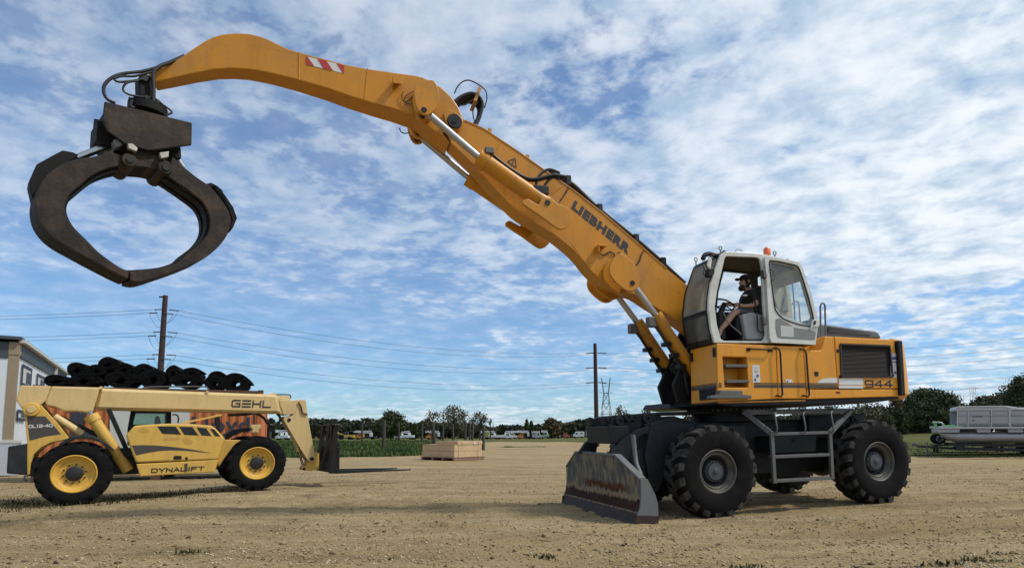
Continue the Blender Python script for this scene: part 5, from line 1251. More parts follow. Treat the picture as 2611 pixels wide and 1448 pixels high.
# cab on the far side
CB = empty('cab', TH); cq = lambda l: tp('B', l, 1.55)
co = cq([(955,640),(1248,642),(1248,760),(1250,900),(930,900),(930,780)]); ch2 = cq([(990,662),(1212,664),(1212,748),(968,748)])
MB().prism(co, 1.55, 1.60, [ch2]).build('cab_side', 'black', CB, .01); MB().prism(co, 2.28, 2.33, [ch2]).build('cab_side', 'black', CB, .01)
MB().pane(ch2, 1.575).build('cab_window', 'glass_green', CB); MB().pane(ch2, 2.305).build('cab_window', 'glass_green', CB)
q = cq([(950,630),(1255,630),(1250,650),(955,648)]); MB().prism(q, 1.52, 2.36).build('cab_roof', 'black', CB, .01)
q = cq([(1135,690),(1150,680),(1165,690),(1180,740),(1130,750)]); MB().prism(q, 1.75, 2.1).build('seat_back', 'black', CB, .03)
hose([t3('B', x, y, 1.4) for x, y in ((1255,676),(1290,680),(1300,705),(1296,738))], .018, 'grab_rail', CB, mat='steel_grey')
m = MB(); m.bar(t3('B', 1330, 738, .75), t3('B', 1615, 678, .75), .05, .035, (0, 1, 0)); m.build('hood_stay', 'th_yellow', TH, .004)
q = tp('B', [(1560,690),(1600,690),(1610,800),(1575,790)], .85); MB().prism(q, .85, .92).build('boom_rest', 'black', TH)
for pts, y0, r_ in (([(1660,680),(1780,676),(1860,668),(1920,700),(1955,745),(2000,755),(2035,735),(2040,695),(2020,672)], 1.15, .035), ([(1850,670),(1852,720),(1850,745)], .75, .02), ([(1975,700),(1975,760),(1975,800)], 1.3, .05)):
    hose([t3('B', x, y, y0) for x, y in pts], r_, 'hose', TH)
hose([t3('K', x, y, .97) for x, y in ((2060,290),(2090,350),(2105,410),(2160,430))], .02, 'hose', TH)
m = MB(); m.box(-.3, 1.1, .62, 1.5, .95, 1.15); m.build('rear_deck', 'black', TH)
# ================================================================ behind the machines
# ---- shipping container
material('rust_orange', (.44, .135, .042), .75, var=.12, scale=3, col2=(.22, .075, .033), amt=.45, scale2=1.8, lo=.5, hi=.75, bump=.1, bscale=20)
material('rust_brown', (.10, .048, .028), .8, var=.2, scale=4)
material('panel_white', (.52, .53, .50), .6, var=.06, scale=3)
material('logo_blue', (.030, .032, .055), .6, var=.1, scale=4)
a0, a1 = np.array([-14.23, 16.57]) * 1.18, np.array([-8.57, 18.61]) * 1.18
ang = math.degrees(math.atan2(a1[1] - a0[1], a1[0] - a0[0])); CL = float(np.linalg.norm(a1 - a0))
CF = Frame((a0[0], a0[1], .20), ang)
CT = thing('shipping_container', 'rusty orange shipping container loaded with black rolls behind the telehandler', 'shipping container', frame=CF)
CHT = 2.96
blk = None
def corrugated(x0, x1, z0, z1, y, depth=.045, pitch=.28, flip=1):
    pr = []; x = x0
    while x < x1 - .01:
        for f, d in ((0, 0), (.28, 0), (.5, 1), (.78, 1)):
            xx = x + f * pitch
            if xx <= x1: pr.append((xx, y + d * depth * flip))
        x += pitch
    pr.append((x1, y)); mb = MB(); k = len(pr)
    mb.add([(a, b, z0) for a, b in pr] + [(a, b, z1) for a, b in pr], [(i, i + 1, k + i + 1, k + i) for i in range(k - 1)]); return mb
corrugated(.15, CL - .15, .18, CHT - .12, .03).build('side_wall', 'rust_orange', CT)
corrugated(.15, CL - .15, .18, CHT - .12, 2.41, flip=-1).build('side_wall', 'rust_orange', CT)
for x0 in (.1, CL - .4, CL / 2):
    for y0 in (0.05, 2.1): MB().box(x0, x0 + .3, y0, y0 + .3, -.45, .0).build('support_block', 'rust_brown', CT, .01)
for x0 in (0, CL - .16):
    for y0 in (0, 2.30): MB().box(x0, x0 + .16, y0, y0 + .14, .12, CHT - .10).build('corner_post', 'rust_orange', CT, .01)
    MB().box(x0 + .05, x0 + .10, .14, 2.30, .15, CHT - .1).build('end_wall', 'rust_orange', CT)
    for y0 in (-.005, 2.29):
        for z0 in (0, CHT - .11): MB().box(x0 - .005, x0 + .175, y0, y0 + .155, z0, z0 + .12).build('corner_casting', 'rust_brown', CT, .012)
for y0 in (0, 2.36): MB().box(.17, CL - .17, y0, y0 + .08, CHT - .115, CHT - .02).build('top_rail', 'rust_brown', CT, .008); MB().box(.17, CL - .17, y0, y0 + .10, .02, .17).build('bottom_rail', 'rust_brown', CT, .008)
MB().box(.1, CL - .1, .04, 2.40, CHT - .07, CHT - .045).build('roof', 'rust_brown', CT)
cp3 = lambda x, y, yl=.0: CF.p3('B', x, y, yl)
q = CF.pts('B', [(800,640),(1382,640),(1382,1040),(800,1040)], .012); MB().prism(q, .008, .028).build('painted_panel', 'panel_white', CT)
q = CF.pts('B', [(515,640),(640,640),(600,760),(700,850),(520,850)], .02); MB().prism(q, .012, .028).build('logo_mark', 'logo_blue', CT)
decal('container_lettering', 'logo_blue', CT, text_uv('Lloyd', .02), cp3(1395, 838, .02), cp3(1822, 838, .02), cp3(1395, 690, .02), lift=.008)
# rolls of black rubber matting lying on the roof
material('mat_rubber', (.005, .005, .0055), .9, var=.3, scale=6, bump=.15, bscale=30, spec=.1)
rolls = [(410,432,95,34,0,'lowest roll of black matting at the outer left end of the container roof'),(610,430,102,40,0,'flattened black roll lying next inboard of the end roll on the roof'),(880,425,118,46,0,'wide black roll showing an open oval core on the roof'),(1112,420,100,54,0,'thick round black roll bedded in the middle of the roof row'),(1350,432,112,40,0,'flat oval black roll under a capping roll near the right of the roof'),(1560,448,70,40,0,'crumpled black roll with a loose flap in the lower row'),(1712,446,102,50,0,'end black roll with a spiral face above the container corner casting'),
 (560,352,75,42,1,'round black roll on the upper layer above the left windows'),(700,358,70,32,1,'sagging black roll wedged between two upper rolls'),(788,308,76,36,2,'topmost black roll crowning the heap of matting'),(902,350,66,35,1,'upper black roll tucked under the topmost roll'),(1040,362,72,40,1,'upper black roll leaning toward the utility pole'),(1255,372,46,40,1,'narrow upright black roll with a pinched tip'),(1392,380,80,32,1,'capping black roll lying flat on the oval roll'),(1580,402,66,30,1,'half-open black roll with a curled edge on the upper layer')]
rr_ = random.Random(4)
for cx_, cy_, rx_, ry_, lay, lab in rolls:
    yl = .10 + .12 * lay
    c = CF.at('B', cx_, cy_, yl); ex_ = abs(CF.at('B', cx_ + rx_, cy_, yl)[0] - c[0]); ez_ = abs(CF.at('B', cx_, cy_ - ry_, yl)[1] - c[1])
    cz = max(c[1], CHT - .05 + ez_ * .86)
    if lay: cz = c[1]
    L_ = rr_.uniform(.95, 1.2); ex_ *= 1.16; ez_ *= 1.5; RT = thing('rubber_mat_roll', lab, 'mat roll', 'rolls of black matting on the container', frame=CF)
    mb = MB(); pts = []; turns = 2.6; n = 64; th = .225; ph = rr_.uniform(-.6, .6)
    for i in range(n + 1):
        t = i / n; k = 1 - t * .62; a = ph + t * turns * 2 * math.pi; w = 1 + .05 * math.sin(3 * a + cx_)
        pts.append((c[0] + ex_ * k * w * math.cos(a), cz + ez_ * k * w * math.sin(a)))
    inn = []
    for i in range(n + 1):
        t = i / n; k = 1 - t * .62 - th; a = ph + t * turns * 2 * math.pi; w = 1 + .05 * math.sin(3 * a + cx_)
        inn.append((c[0] + ex_ * k * w * math.cos(a), cz + ez_ * k * w * math.sin(a)))
    k_ = n + 1
    for y0 in (yl, yl + L_):
        mb.v += [(p[0], y0 + (rr_.uniform(-.02, .02)), p[1]) for p in pts + inn]
    for i in range(n):
        mb.f += [(i, i + 1, k_ + i + 1, k_ + i), (2 * k_ + i, 2 * k_ + i + 1, 3 * k_ + i + 1, 3 * k_ + i), (i, i + 1, 2 * k_ + i + 1, 2 * k_ + i), (k_ + i, k_ + i + 1, 3 * k_ + i + 1, 3 * k_ + i)]
    for i in (0, n): mb.f.append((i, k_ + i, 3 * k_ + i, 2 * k_ + i))
    mb.build('rolled_sheet', 'mat_rubber', RT, smooth=50)

# ---- white metal building
material('siding_white', (.60, .64, .68), .6, var=.05, scale=2, bump=.05, bscale=40)
material('trim_tan', (.27, .21, .14), .7, var=.08)
material('fascia_dark', (.045, .055, .065), .6, var=.1)
material('gutter', (.50, .50, .48), .5)
material('plinth_grey', (.42, .45, .52), .6, var=.05)
bdir = np.array([-8.1, 12.6]) / np.hypot(8.1, 12.6)
BF = Frame((-20.42, 23.0, -.1), math.degrees(math.atan2(bdir[1], bdir[0])))        # local x runs back along the side wall, local y to the left of it
BD = thing('metal_building', 'white metal-clad building with tan corner trim at the edge of the yard', 'building', frame=BF)
BHt = 5.35
MB().box(0, 14.5, .02, 12, 0, BHt - .1).build('wall', 'siding_white', BD)
rib = MB().box(-.012, .012, -.02, .02, .0, BHt - .55).mesh('siding_rib', 'siding_white')
for i in range(16): instance('siding_rib', rib, BD, (.9 + i * .9, .012, 0))
MB().box(-.03, .12, -.03, .28, 0, BHt - .6).build('corner_trim', 'trim_tan', BD, .01)
MB().box(-.04, .02, .3, 12, BHt - .75, BHt - .1).build('front_fascia', 'fascia_dark', BD, .01)
MB().box(-.05, .36, -.04, .30, BHt - .6, BHt - .08).build('fascia_corner', 'trim_tan', BD, .01)
MB().box(.36, 14.5, -.05, .03, BHt - .65, BHt - .12).build('side_fascia', 'fascia_dark', BD)
MB().box(-.1, 14.7, -.22, .0, BHt - .12, BHt + .02).build('gutter', 'gutter', BD, .02)
MB().prism([(-.25, BHt), (14.7, BHt), (14.7, BHt + .12), (-.25, BHt + .12)], -.1, 12).build('roof', 'fascia_dark', BD)
m = MB(); m.box(9.5, 9.62, -.16, -.04, .2, BHt - .1); m.build('downpipe', 'gutter', BD, .01)
for (x0, y0), (x1, y1) in (((182,362),(246,520)), ((305,440),(356,540)), ((140,738),(200,805))):
    pa, pb = BF.at('J', x0, y0, 0), BF.at('J', x1, y1, 0); za, zb2 = BF.at('J', x0, y1, 0)[1], pa[1]
    xa, xb = min(pa[0], pb[0]), max(pa[0], pb[0]); hh = abs(zb2 - za)
    W_ = MB().box(xa, xb, -.03, .01, za, zb2).build('window', 'gutter', BD, .01)
    fr = MB()
    for q in ((xa - .05, xb + .05, zb2 - .06, zb2 + .06), (xa - .05, xb + .05, za - .06, za + .06), (xa - .06, xa + .06, za, zb2), (xb - .06, xb + .06, za, zb2)): fr.box(q[0], q[1], -.05, -.02, q[2], q[3])
    fr.build('window_frame', 'logo_blue', W_)
    MB().box(xa + (xb - xa) * .45, xb - .08, -.045, -.032, za + .1, zb2 - hh * .25).build('window_pane', 'fascia_dark', W_)
MB().box(-.16, -.05, -.3, 12, 0, 1.25).build('lower_skirt', 'plinth_grey', BD, .01)
MB().box(-.18, -.04, -.32, 12, 1.25, 1.38).build('skirt_cap', 'gutter', BD, .01)

# ---- utility poles, wires, pylons
material('pole_wood', (.036, .022, .018), .85, var=.25, scale=3, stretch=(3, 3, .3))
material('wire', (.03, .03, .032), .6)
material('lattice', (.10, .105, .11), .6, metal=.3)
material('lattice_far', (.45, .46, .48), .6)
def pole(x, y, h, r0, lean, label):
    P_ = thing('utility_pole', label, 'utility pole', 'power line poles', loc=(x, y, Gs(x, y)))
    MB().tube([(0, 0, -.3), (lean * .5, 0, h * .5), (lean, 0, h)], [r0, r0 * .85, r0 * .68], 12).build('shaft', 'pole_wood', P_, smooth=40)
    return P_
tiers = (11.4, 9.6, 7.8)
p1 = on_y(*vz('U', 398, 800), 45); p2 = on_y(*vz('E', 345, 1400), 70); p0 = np.array([-66, 49, 0]); p3 = np.array([60, 49, 0])
P1 = pole(p1[0] + .02, 45, 12.55, .26, .12, 'dark wooden utility pole rising behind the black rolls'); P2 = pole(p2[0], 70, 12.45, .30, -.12, 'dark wooden utility pole rising behind the dozer blade')
P1o, P2o = np.array([p1[0], 45, 0]), np.array([p2[0], 70, 0])
def run(a, b, za, zb, sag, side_a, side_b, label, cut_a=.0):
    A, B = np.array([a[0], a[1], za]), np.array([b[0], b[1], zb]); d = (B - A) / np.linalg.norm(B - A)
    A = A + d * side_a; B = B - d * side_b; pts = []
    for i in range(25):
        t = i / 24; p = A + (B - A) * t; p[2] -= sag * 4 * t * (1 - t); pts.append(tuple(p))
    MB().tube(pts, .013, 5).build('power_line', 'wire') and None
    o = COL.objects[-1]; tag(o, label, 'power line', 'power lines'); return A, B
nth = ('top', 'middle', 'lowest')
for ti, h in enumerate(tiers):
    for s in (0, 1):
        w = ('back', 'front')[s]; hh = h - .42 * s; off = np.array([0, .9 - 1.8 * s, 0]) * .35
        A, _ = run(P1o + off, P2o + off * 1.5, hh, hh + (.0 if s == 0 else .1), 1.15 + .25 * s, .9, 1.0, f'{nth[ti]} pair of power lines between the two wooden poles, {w} wire')
        B, _ = run(P1o + off, p0 + off, hh, hh + .3, .35, .9, .5, f'{nth[ti]} pair of power lines leaving the pole over the white building, {w} wire')
        for E2 in (A, B):
            m = MB(); st_ = np.array([P1o[0], P1o[1], hh]) + off; m.tube([tuple(st_ + (E2 - st_) * .25), tuple(E2)], .042, 6); m.build('insulator', 'wire', P1); o = COL.objects[-1]; o.matrix_parent_inverse = P1.matrix_world.inverted() if False else Matrix.Translation(-Vector(P1.location))
        mid_ = np.array([P1o[0], P1o[1], hh - 1.15]) + off
        m = MB(); m.tube(smoothpath([tuple(A), tuple(A * .55 + mid_ * .45 + (0, 0, -.25)), tuple(mid_), tuple(B * .55 + mid_ * .45 + (0, 0, -.25)), tuple(B)], 5), .012, 5); m.build('jumper', 'wire', P1).matrix_parent_inverse = Matrix.Translation(-Vector(P1.location))
    C_, _ = run(P2o, p3, h, h + .6, 1.6, 1.0, .5, f'{nth[ti]} power line running over the white cab, upper wire')
    run(P2o + np.array([0, .8, 0]), p3 + np.array([0, 3, 0]), h - .05, h - .1, 1.9, 1.0, .5, f'{nth[ti]} power line running over the white cab, lower wire')
    for sx_ in (-1, 1):
        m = MB(); m.tube([(p2[0] + sx_ * .2, 70, h + .05), (p2[0] + sx_ * 1.25, 70, h - .02)], .06, 6); m.build('insulator', 'wire', P2).matrix_parent_inverse = Matrix.Translation(-Vector(P2.location))
m = MB(); m.box(-.35, .3, -.05, .05, 12.4, 12.5); m.build('cap_arm', 'pole_wood', P1)
def pylon(x, y, H_, wb, waist, zw, label, arms, mat, horns, r):
    P_ = thing('lattice_pylon', label, 'pylon', loc=(x, y, Gs(x, y) - .2)); 
    def leg(sx, sy):
        m = MB(); pts = [(sx * wb, sy * wb, 0), (sx * waist, sy * waist, zw), (sx * (waist if not horns else waist * 1.9), sy * waist * .6, H_)]; m.tube(pts, r, 4); m.build('leg', mat, P_)
    for sx in (-1, 1):
        for sy in (-1, 1): leg(sx, sy)
    lv = [0, zw * .3, zw * .55, zw * .78, zw]
    for a, b in zip(lv[:-1], lv[1:]):
        for sy in (-1, 1):
            wa, wb_ = wb + (waist - wb) * a / zw, wb + (waist - wb) * b / zw
            MB().tube([(-wa, sy * wa, a), (wb_, sy * wb_, b)], r * .6, 4).build('brace', mat, P_); MB().tube([(wa, sy * wa, a), (-wb_, sy * wb_, b)], r * .6, 4).build('brace', mat, P_)
            MB().tube([(-wb_, sy * wb_, b), (wb_, sy * wb_, b)], r * .6, 4).build('brace', mat, P_)
    for i in range(5):
        a, b = zw + (H_ - zw) * i / 5, zw + (H_ - zw) * (i + 1) / 5
        if not horns:
            MB().tube([(-waist, -waist, a), (waist, -waist, b)], r * .6, 4).build('brace', mat, P_); MB().tube([(waist, -waist, a), (-waist, -waist, b)], r * .6, 4).build('brace', mat, P_)
    for z0, w in arms: 
        MB().tube([(-w, 0, z0), (w, 0, z0)], r * .8, 4).build('cross_arm', mat, P_)
        if not horns: MB().tube([(-w, 0, z0), (0, 0, z0 + 2.2), (w, 0, z0)], r * .7, 4).build('cross_arm', mat, P_)
    return P_
pt = on_y(*vz('E', 415, 1400), 190); pylon(pt[0], 190, 20.2, 2.4, .75, 15.0, 'dark steel lattice pylon with two horns beside the wooden pole', [(15.2, 2.3), (17.5, 1.3)], 'lattice', True, .085)
pt = on_y(*vz('I', 1345, 600), 450); pylon(pt[0], 450, 36.5, 3.4, 1.5, 20, 'pale distant lattice pylon with wide arms above the boat', [(35.5, 5.2), (29.5, 6.0)], 'lattice_far', False, .16)

# ---- wooden crates on a pallet
material('crate_wood', (.50, .36, .21), .8, var=.16, scale=2, stretch=(1, 1, 6), col2=(.27, .17, .09), amt=.6, scale2=3, lo=.5, hi=.75)
material('pallet_wood', (.22, .14, .085), .85, var=.2, scale=4)
material('strap', (.06, .06, .055), .6)
cang = math.degrees(math.atan2(.8, .6)); KF = Frame((-4.30, 33.35, Gs(-4.3, 33.3)), cang)     # local x along the right face, local y along the left face
PLT = thing('wooden_pallet', 'low timber pallet carrying the two pine crates on the gravel', 'pallet', frame=KF)
for i in range(4): MB().box(-.1, 2.5, -.1 + i * .86, .04 + i * .86, .0, .14).build('runner', 'pallet_wood', PLT, .01)
for i in range(8): MB().box(-.1 + i * .345, .12 + i * .345, -.12, 2.75, .14, .18).build('deck_board', 'pallet_wood', PLT, .006)
def crate(label, x0, x1, y0, y1, z0, z1, rows):
    K = thing('wooden_crate', label, 'crate', 'crates on the pallet', frame=KF); hh = (z1 - z0) / rows
    for i in range(rows):
        a, b = z0 + i * hh + .006, z0 + (i + 1) * hh - .006
        MB().box(x0, x0 + .03, y0 + .02, y1 - .02, a, b).build('plank', 'crate_wood', K, .006); MB().box(x1 - .03, x1, y0 + .02, y1 - .02, a, b).build('plank', 'crate_wood', K, .006)
        MB().box(x0, x1, y0 - .015, y0 + .015, a, b).build('plank', 'crate_wood', K, .006); MB().box(x0, x1, y1 - .015, y1 + .015, a, b).build('plank', 'crate_wood', K, .006)
    for i in range(5):
        w = (y1 - y0) / 5; MB().box(x0 - .01, x1 + .01, y0 + i * w + .005, y0 + (i + 1) * w - .005, z1, z1 + .025).build('lid_board', 'crate_wood', K, .005)
    for x in (x0 + .35, x1 - .35): MB().box(x, x + .09, y0 - .04, y0 - .016, z0, z1).build('batten', 'crate_wood', K, .005)
    return K
crate('wide lower pine crate resting on the timber pallet', .0, 2.35, 0, 2.62, .18, .88, 2)
KT = crate('shallow upper pine crate set back on the wider lower crate', .25, 2.38, -.02, 1.75, .906, 1.10, 1)
MB().box(1.6, 1.75, -.062, -.058, .92, 1.06).build('shipping_label', 'decal_white', KT)

# ---- timber posts standing in the weeds
material('post_wood', (.055, .047, .038), .9, var=.3, scale=3, stretch=(4, 4, .4))
posts = [(978, 285, 49.3, .165, 0, 'thick weathered timber post standing alone where gravel meets weeds'), (835, 300, 59, .11, 0, 'timber post in the weeds beside the forks'), (1073, 300, 60, .10, .15, 'leaning timber post next after the thick post'), (1228, 300, 60, .12, 0, 'timber post left of the crates near the orange truck'), (1298, 305, 50, .15, .22, 'leaning timber post rising behind the crate corner'), (1365, 312, 60, .11, 0, 'first timber post of the row behind the crates'), (1428, 312, 60, .11, .1, 'second timber post of the row behind the crates'), (1512, 300, 58, .13, 0, 'third timber post of the row behind the crates'), (1540, 302, 60, .10, 0, 'fourth timber post of the row behind the crates'), (1562, 300, 58, .12, -.1, 'fifth timber post of the row behind the crates'), (1630, 315, 57, .15, 0, 'end timber post of the row past the crates'), (232, 270, 52, .13, 0, 'timber post seen between telehandler tyre and gooseneck')]
for x, ytop, Yp, r_, lean, lab in posts:
    b = on_y(*vz('H', x, ytop), Yp); g = Gs(b[0], Yp); P_ = thing('timber_post', lab, 'post', 'timber posts in the weeds', loc=(b[0], Yp, g)); h_ = b[2] - g
    MB().tube([(lean, 0, -.3), (lean * .5, 0, h_ * .5), (0, 0, h_)], [r_ * 1.05, r_, r_ * .92], 10).build('shaft', 'post_wood', P_, smooth=35)
# ================================================================ vegetation
def leafmat(name, c1, c2, c3, scale=.5):
    m = bpy.data.materials.new(name); m.use_nodes = True; n, l = m.node_tree.nodes, m.node_tree.links; b = n['Principled BSDF']
    t = n.new('ShaderNodeTexCoord'); x = n.new('ShaderNodeTexNoise'); x.inputs['Scale'].default_value = scale; x.inputs['Detail'].default_value = 5; l.new(t.outputs['Object'], x.inputs[0])
    cr = n.new('ShaderNodeValToRGB'); l.new(x.outputs[0], cr.inputs[0]); e = cr.color_ramp.elements
    e[0].position, e[0].color = .36, (*c1, 1); e[1].position, e[1].color = .66, (*c3, 1); k = e.new(.5); k.color = (*c2, 1)
    l.new(cr.outputs[0], b.inputs['Base Color']); b.inputs['Roughness'].default_value = .75; b.inputs['Specular IOR Level'].default_value = .2
    MATS[name] = m
leafmat('leaf_dark', (.020, .034, .013), (.042, .060, .022), (.080, .092, .034), .9)
leafmat('leaf_mid', (.030, .042, .016), (.055, .066, .028), (.085, .085, .035), .8)
leafmat('leaf_autumn', (.055, .055, .025), (.095, .075, .035), (.13, .085, .04), .8)
leafmat('leaf_pale', (.070, .075, .045), (.11, .105, .065), (.15, .13, .08), .8)
leafmat('wood_leaf', (.022, .032, .017), (.042, .050, .026), (.080, .070, .034), .06)
leafmat('weed', (.030, .060, .016), (.062, .105, .027), (.11, .13, .045), .35)
leafmat('yard_weed', (.030, .036, .014), (.055, .060, .024), (.11, .095, .05), .6)
leafmat('grass_blade', (.045, .062, .016), (.070, .085, .023), (.11, .11, .042), .3)
material('bark', (.060, .048, .038), .9, var=.25, scale=4)
def quads(centres, size, rs, flat=0.0, up=None):
    """leaf-sized quads with random turn at each centre; returns verts, faces"""
    n = len(centres); C_ = np.asarray(centres, float)
    a = rs.normal(size=(n, 3)); a /= np.linalg.norm(a, axis=1)[:, None]; b = rs.normal(size=(n, 3)); b -= (b * a).sum(1)[:, None] * a; b /= np.linalg.norm(b, axis=1)[:, None]
    s = (np.asarray(size) * rs.uniform(.6, 1.35, n))[:, None]
    v = np.stack([C_ - a * s * .5, C_ + b * s * .33, C_ + a * s * .5, C_ - b * s * .33], 1).reshape(-1, 3)
    return v, np.arange(4 * n).reshape(-1, 4)
def npmesh(name, v, f, mat):
    me = bpy.data.meshes.new(name); me.vertices.add(len(v)); me.vertices.foreach_set('co', np.ascontiguousarray(v, np.float32).ravel())
    k = f.shape[1]; me.loops.add(f.size); me.loops.foreach_set('vertex_index', np.ascontiguousarray(f, np.int32).ravel())
    me.polygons.add(len(f)); me.polygons.foreach_set('loop_start', (np.arange(len(f)) * k).astype(np.int32)); me.polygons.foreach_set('loop_total', np.full(len(f), k, np.int32))
    me.update(calc_edges=True); me.materials.append(MATS[mat]); return me
def tree(label, x, y, h, w, mat, seed, clumps=40, leaves=60, leaf=.35, trunk=.2, base=.18, group='trees beyond the yard', spread=.14, sparse=False, zoff=0.0, cat='tree'):
    rs = np.random.RandomState(seed); g = Gs(x, y) + zoff
    T_ = thing('tree', label, cat, group, loc=(x, y, g))
    m = MB(); tr = h * .028 + .05
    top = (rs.uniform(-.3, .3), rs.uniform(-.3, .3), h * (.8 if sparse else .6)); m.tube([(0, 0, -.3), (top[0] * .4, top[1] * .4, h * .3), top], [tr, tr * .75, tr * .25], 8)
    cc = []
    for i in range(clumps):
        a = rs.uniform(0, 2 * math.pi); t = rs.uniform(0, 1) ** .75; rr = math.sqrt(max(0, 1 - (2 * t - 1) ** 2)) * rs.uniform(.45, 1.0) ** .6
        rr *= .55 + .45 * (1 - abs(t - .4))
        c = np.array([math.cos(a) * rr * w / 2, math.sin(a) * rr * w / 2, h * (base + (1 - base) * t * .97)]); cc.append(c)
        if i < (clumps if sparse else 14):
            z0 = h * (.25 + .4 * rs.rand()) if not sparse else min(c[2] * .75, h * .7); st_ = np.array([top[0] * z0 / h, top[1] * z0 / h, z0]); md = st_ * .45 + c * .55 + (0, 0, h * .03)
            m.tube([tuple(st_), tuple(md), tuple(c)], [tr * .32, tr * .2, tr * .06], 5)
    m.build('trunk', 'bark', T_, smooth=60)
    cc = np.array(cc); k = len(cc); pos = np.repeat(cc, leaves, 0) + rs.normal(size=(k * leaves, 3)) * np.array([w * spread * .62, w * spread * .62, h * spread * .42])
    v, f = quads(pos, leaf, rs); o = bpy.data.objects.new('crown', npmesh('crown', v, f, mat)); COL.objects.link(o); o.parent = T_
    return T_
def tree_px(label, k, x0, x1, ytop, Y, mat, seed, **kw):
    a, b = on_y(*vz(k, x0, ytop), Y), on_y(*vz(k, x1, ytop), Y); xm = (a[0] + b[0]) / 2; g = Gs(xm, Y)
    return tree(label, xm, Y, a[2] - g, abs(b[0] - a[0]), mat, seed, **kw)
# centre, behind the yard
tree_px('round dense tree standing behind the thick timber post', 'H', 945, 1110, 236, 190, 'leaf_mid', 1, clumps=60, leaves=70, leaf=.7)
tree_px('thin half-bare tree left of the tallest tree in the centre', 'H', 1240, 1350, 228, 200, 'leaf_pale', 2, clumps=34, leaves=16, leaf=.6, sparse=True, base=.35)
tree_px('tall spreading half-bare tree behind the row of posts', 'H', 1330, 1540, 202, 200, 'leaf_pale', 3, clumps=70, leaves=20, leaf=.65, sparse=True, base=.32)
tree_px('half-bare tree with open crown right of the tall spreading tree', 'H', 1540, 1670, 236, 200, 'leaf_pale', 4, clumps=38, leaves=20, leaf=.6, sparse=True, base=.35)
tree_px('small wispy tree at the end of the half-bare trees', 'H', 1655, 1700, 285, 205, 'leaf_pale', 5, clumps=16, leaves=12, leaf=.5, sparse=True, base=.3)
tree_px('pair of dark pointed evergreens behind the bucket trucks', 'P', 985, 1060, 236, 260, 'leaf_dark', 6, clumps=40, leaves=50, leaf=.8, base=.05)
tree_px('slim dark evergreen beside the pointed pair', 'P', 1075, 1145, 236, 262, 'leaf_dark', 7, clumps=30, leaves=50, leaf=.7, base=.05)
tree_px('broad brownish tree behind the red truck', 'P', 1330, 1610, 206, 255, 'leaf_autumn', 8, clumps=70, leaves=70, leaf=.9, base=.05)
tree_px('conical dark spruce among the half-bare trees', 'O', 1585, 1660, 170, 230, 'leaf_dark', 9, clumps=40, leaves=50, leaf=.7, base=.03)
tree_px('wispy tree showing above the hitch beside the pylon', 'G', 422, 520, 92, 150, 'leaf_autumn', 10, clumps=26, leaves=16, leaf=.5, sparse=True, base=.4)
tree_px('brown twiggy treetop showing between hitch and turntable', 'G', 590, 690, 118, 150, 'leaf_autumn', 11, clumps=26, leaves=20, leaf=.45, sparse=True, base=.4)
tree_px('brown twiggy tree seen under the cab cabinet', 'G', 885, 1060, 98, 120, 'leaf_autumn', 12, clumps=44, leaves=26, leaf=.4, sparse=True, base=.3)
# right of and behind the machine
tree_px('twiggy bare tree seen under the engine cover', 'F', 1180, 1500, 775, 80, 'leaf_pale', 13, clumps=50, leaves=9, leaf=.3, sparse=True, base=.2)
tree_px('second twiggy bare tree seen under the counterweight', 'F', 1480, 1800, 770, 82, 'leaf_pale', 14, clumps=50, leaves=9, leaf=.3, sparse=True, base=.2)
tree_px('thinly leaved tree behind the rear tyre', 'F', 1790, 2060, 735, 84, 'leaf_pale', 15, clumps=50, leaves=14, leaf=.32, sparse=True, base=.2)
tree_px('reddish-brown tree between bare trees and the big dark tree', 'I', 290, 500, 560, 88, 'leaf_autumn', 16, clumps=50, leaves=60, leaf=.34, base=.08)
tree_px('big dark leafy tree between rear tyre and the boat', 'I', 440, 1150, 452, 92, 'leaf_dark', 17, clumps=150, leaves=110, leaf=.36, base=.02, spread=.11)
tree_px('dark shrubby tree at the foot of the big dark tree', 'I', 560, 1000, 600, 86, 'leaf_dark', 18, clumps=70, leaves=90, leaf=.34, base=.0)
tree_px('pale green bush behind the rear tyre', 'I', 205, 370, 742, 80, 'leaf_mid', 19, clumps=30, leaves=60, leaf=.25, base=.0, cat='bush')
tree_px('dark bush behind the rear tyre next to the pale bush', 'I', 330, 560, 690, 84, 'leaf_dark', 20, clumps=50, leaves=80, leaf=.3, base=.0, cat='bush')
tree_px('thin bare tree before the tall tree above the boat', 'I', 1640, 1830, 385, 150, 'leaf_pale', 21, clumps=40, leaves=14, leaf=.45, sparse=True, base=.3)
tree_px('tall green tree with yellowing top above the boat', 'I', 1750, 2150, 318, 140, 'leaf_mid', 22, clumps=110, leaves=90, leaf=.5, base=.05)
# far-off wood: one mass
rs = np.random.RandomState(11)
def wood(name, px0, px1, Y0, Y1, prof, n, leaf, label):
    px = rs.uniform(px0, px1, n); Yd = Y0 + (Y1 - Y0) * rs.rand(n); X_ = (px - CX) / F * Yd
    ty = np.interp(px, [p[0] for p in prof], [p[1] for p in prof]) 
    ht = (1110 - ty) * Yd / F + CAMH
    g = G(X_, Yd); lump = vnoise(X_, Yd * .2, Y0 * .022, 21) * .38 + vnoise(X_, Yd * .2, Y0 * .008, 22) * .22 + .58
    z_ = g + (ht - g) * lump * rs.rand(n) ** .6
    v, f = quads(np.stack([X_, Yd, z_], 1), leaf, rs); o = bpy.data.objects.new(name, npmesh(name, v, f, 'wood_leaf')); COL.objects.link(o); tag(o, label, 'wood', kind='stuff')
wood('far_wood', -250, 2100, 300, 345, [(-250,1068),(760,1070),(960,1068),(1100,1074),(1250,1084),(1330,1084),(1420,1074),(1530,1068),(1800,1064),(2100,1055)], 60000, 2.0, 'dark far wood along the horizon behind the yard')
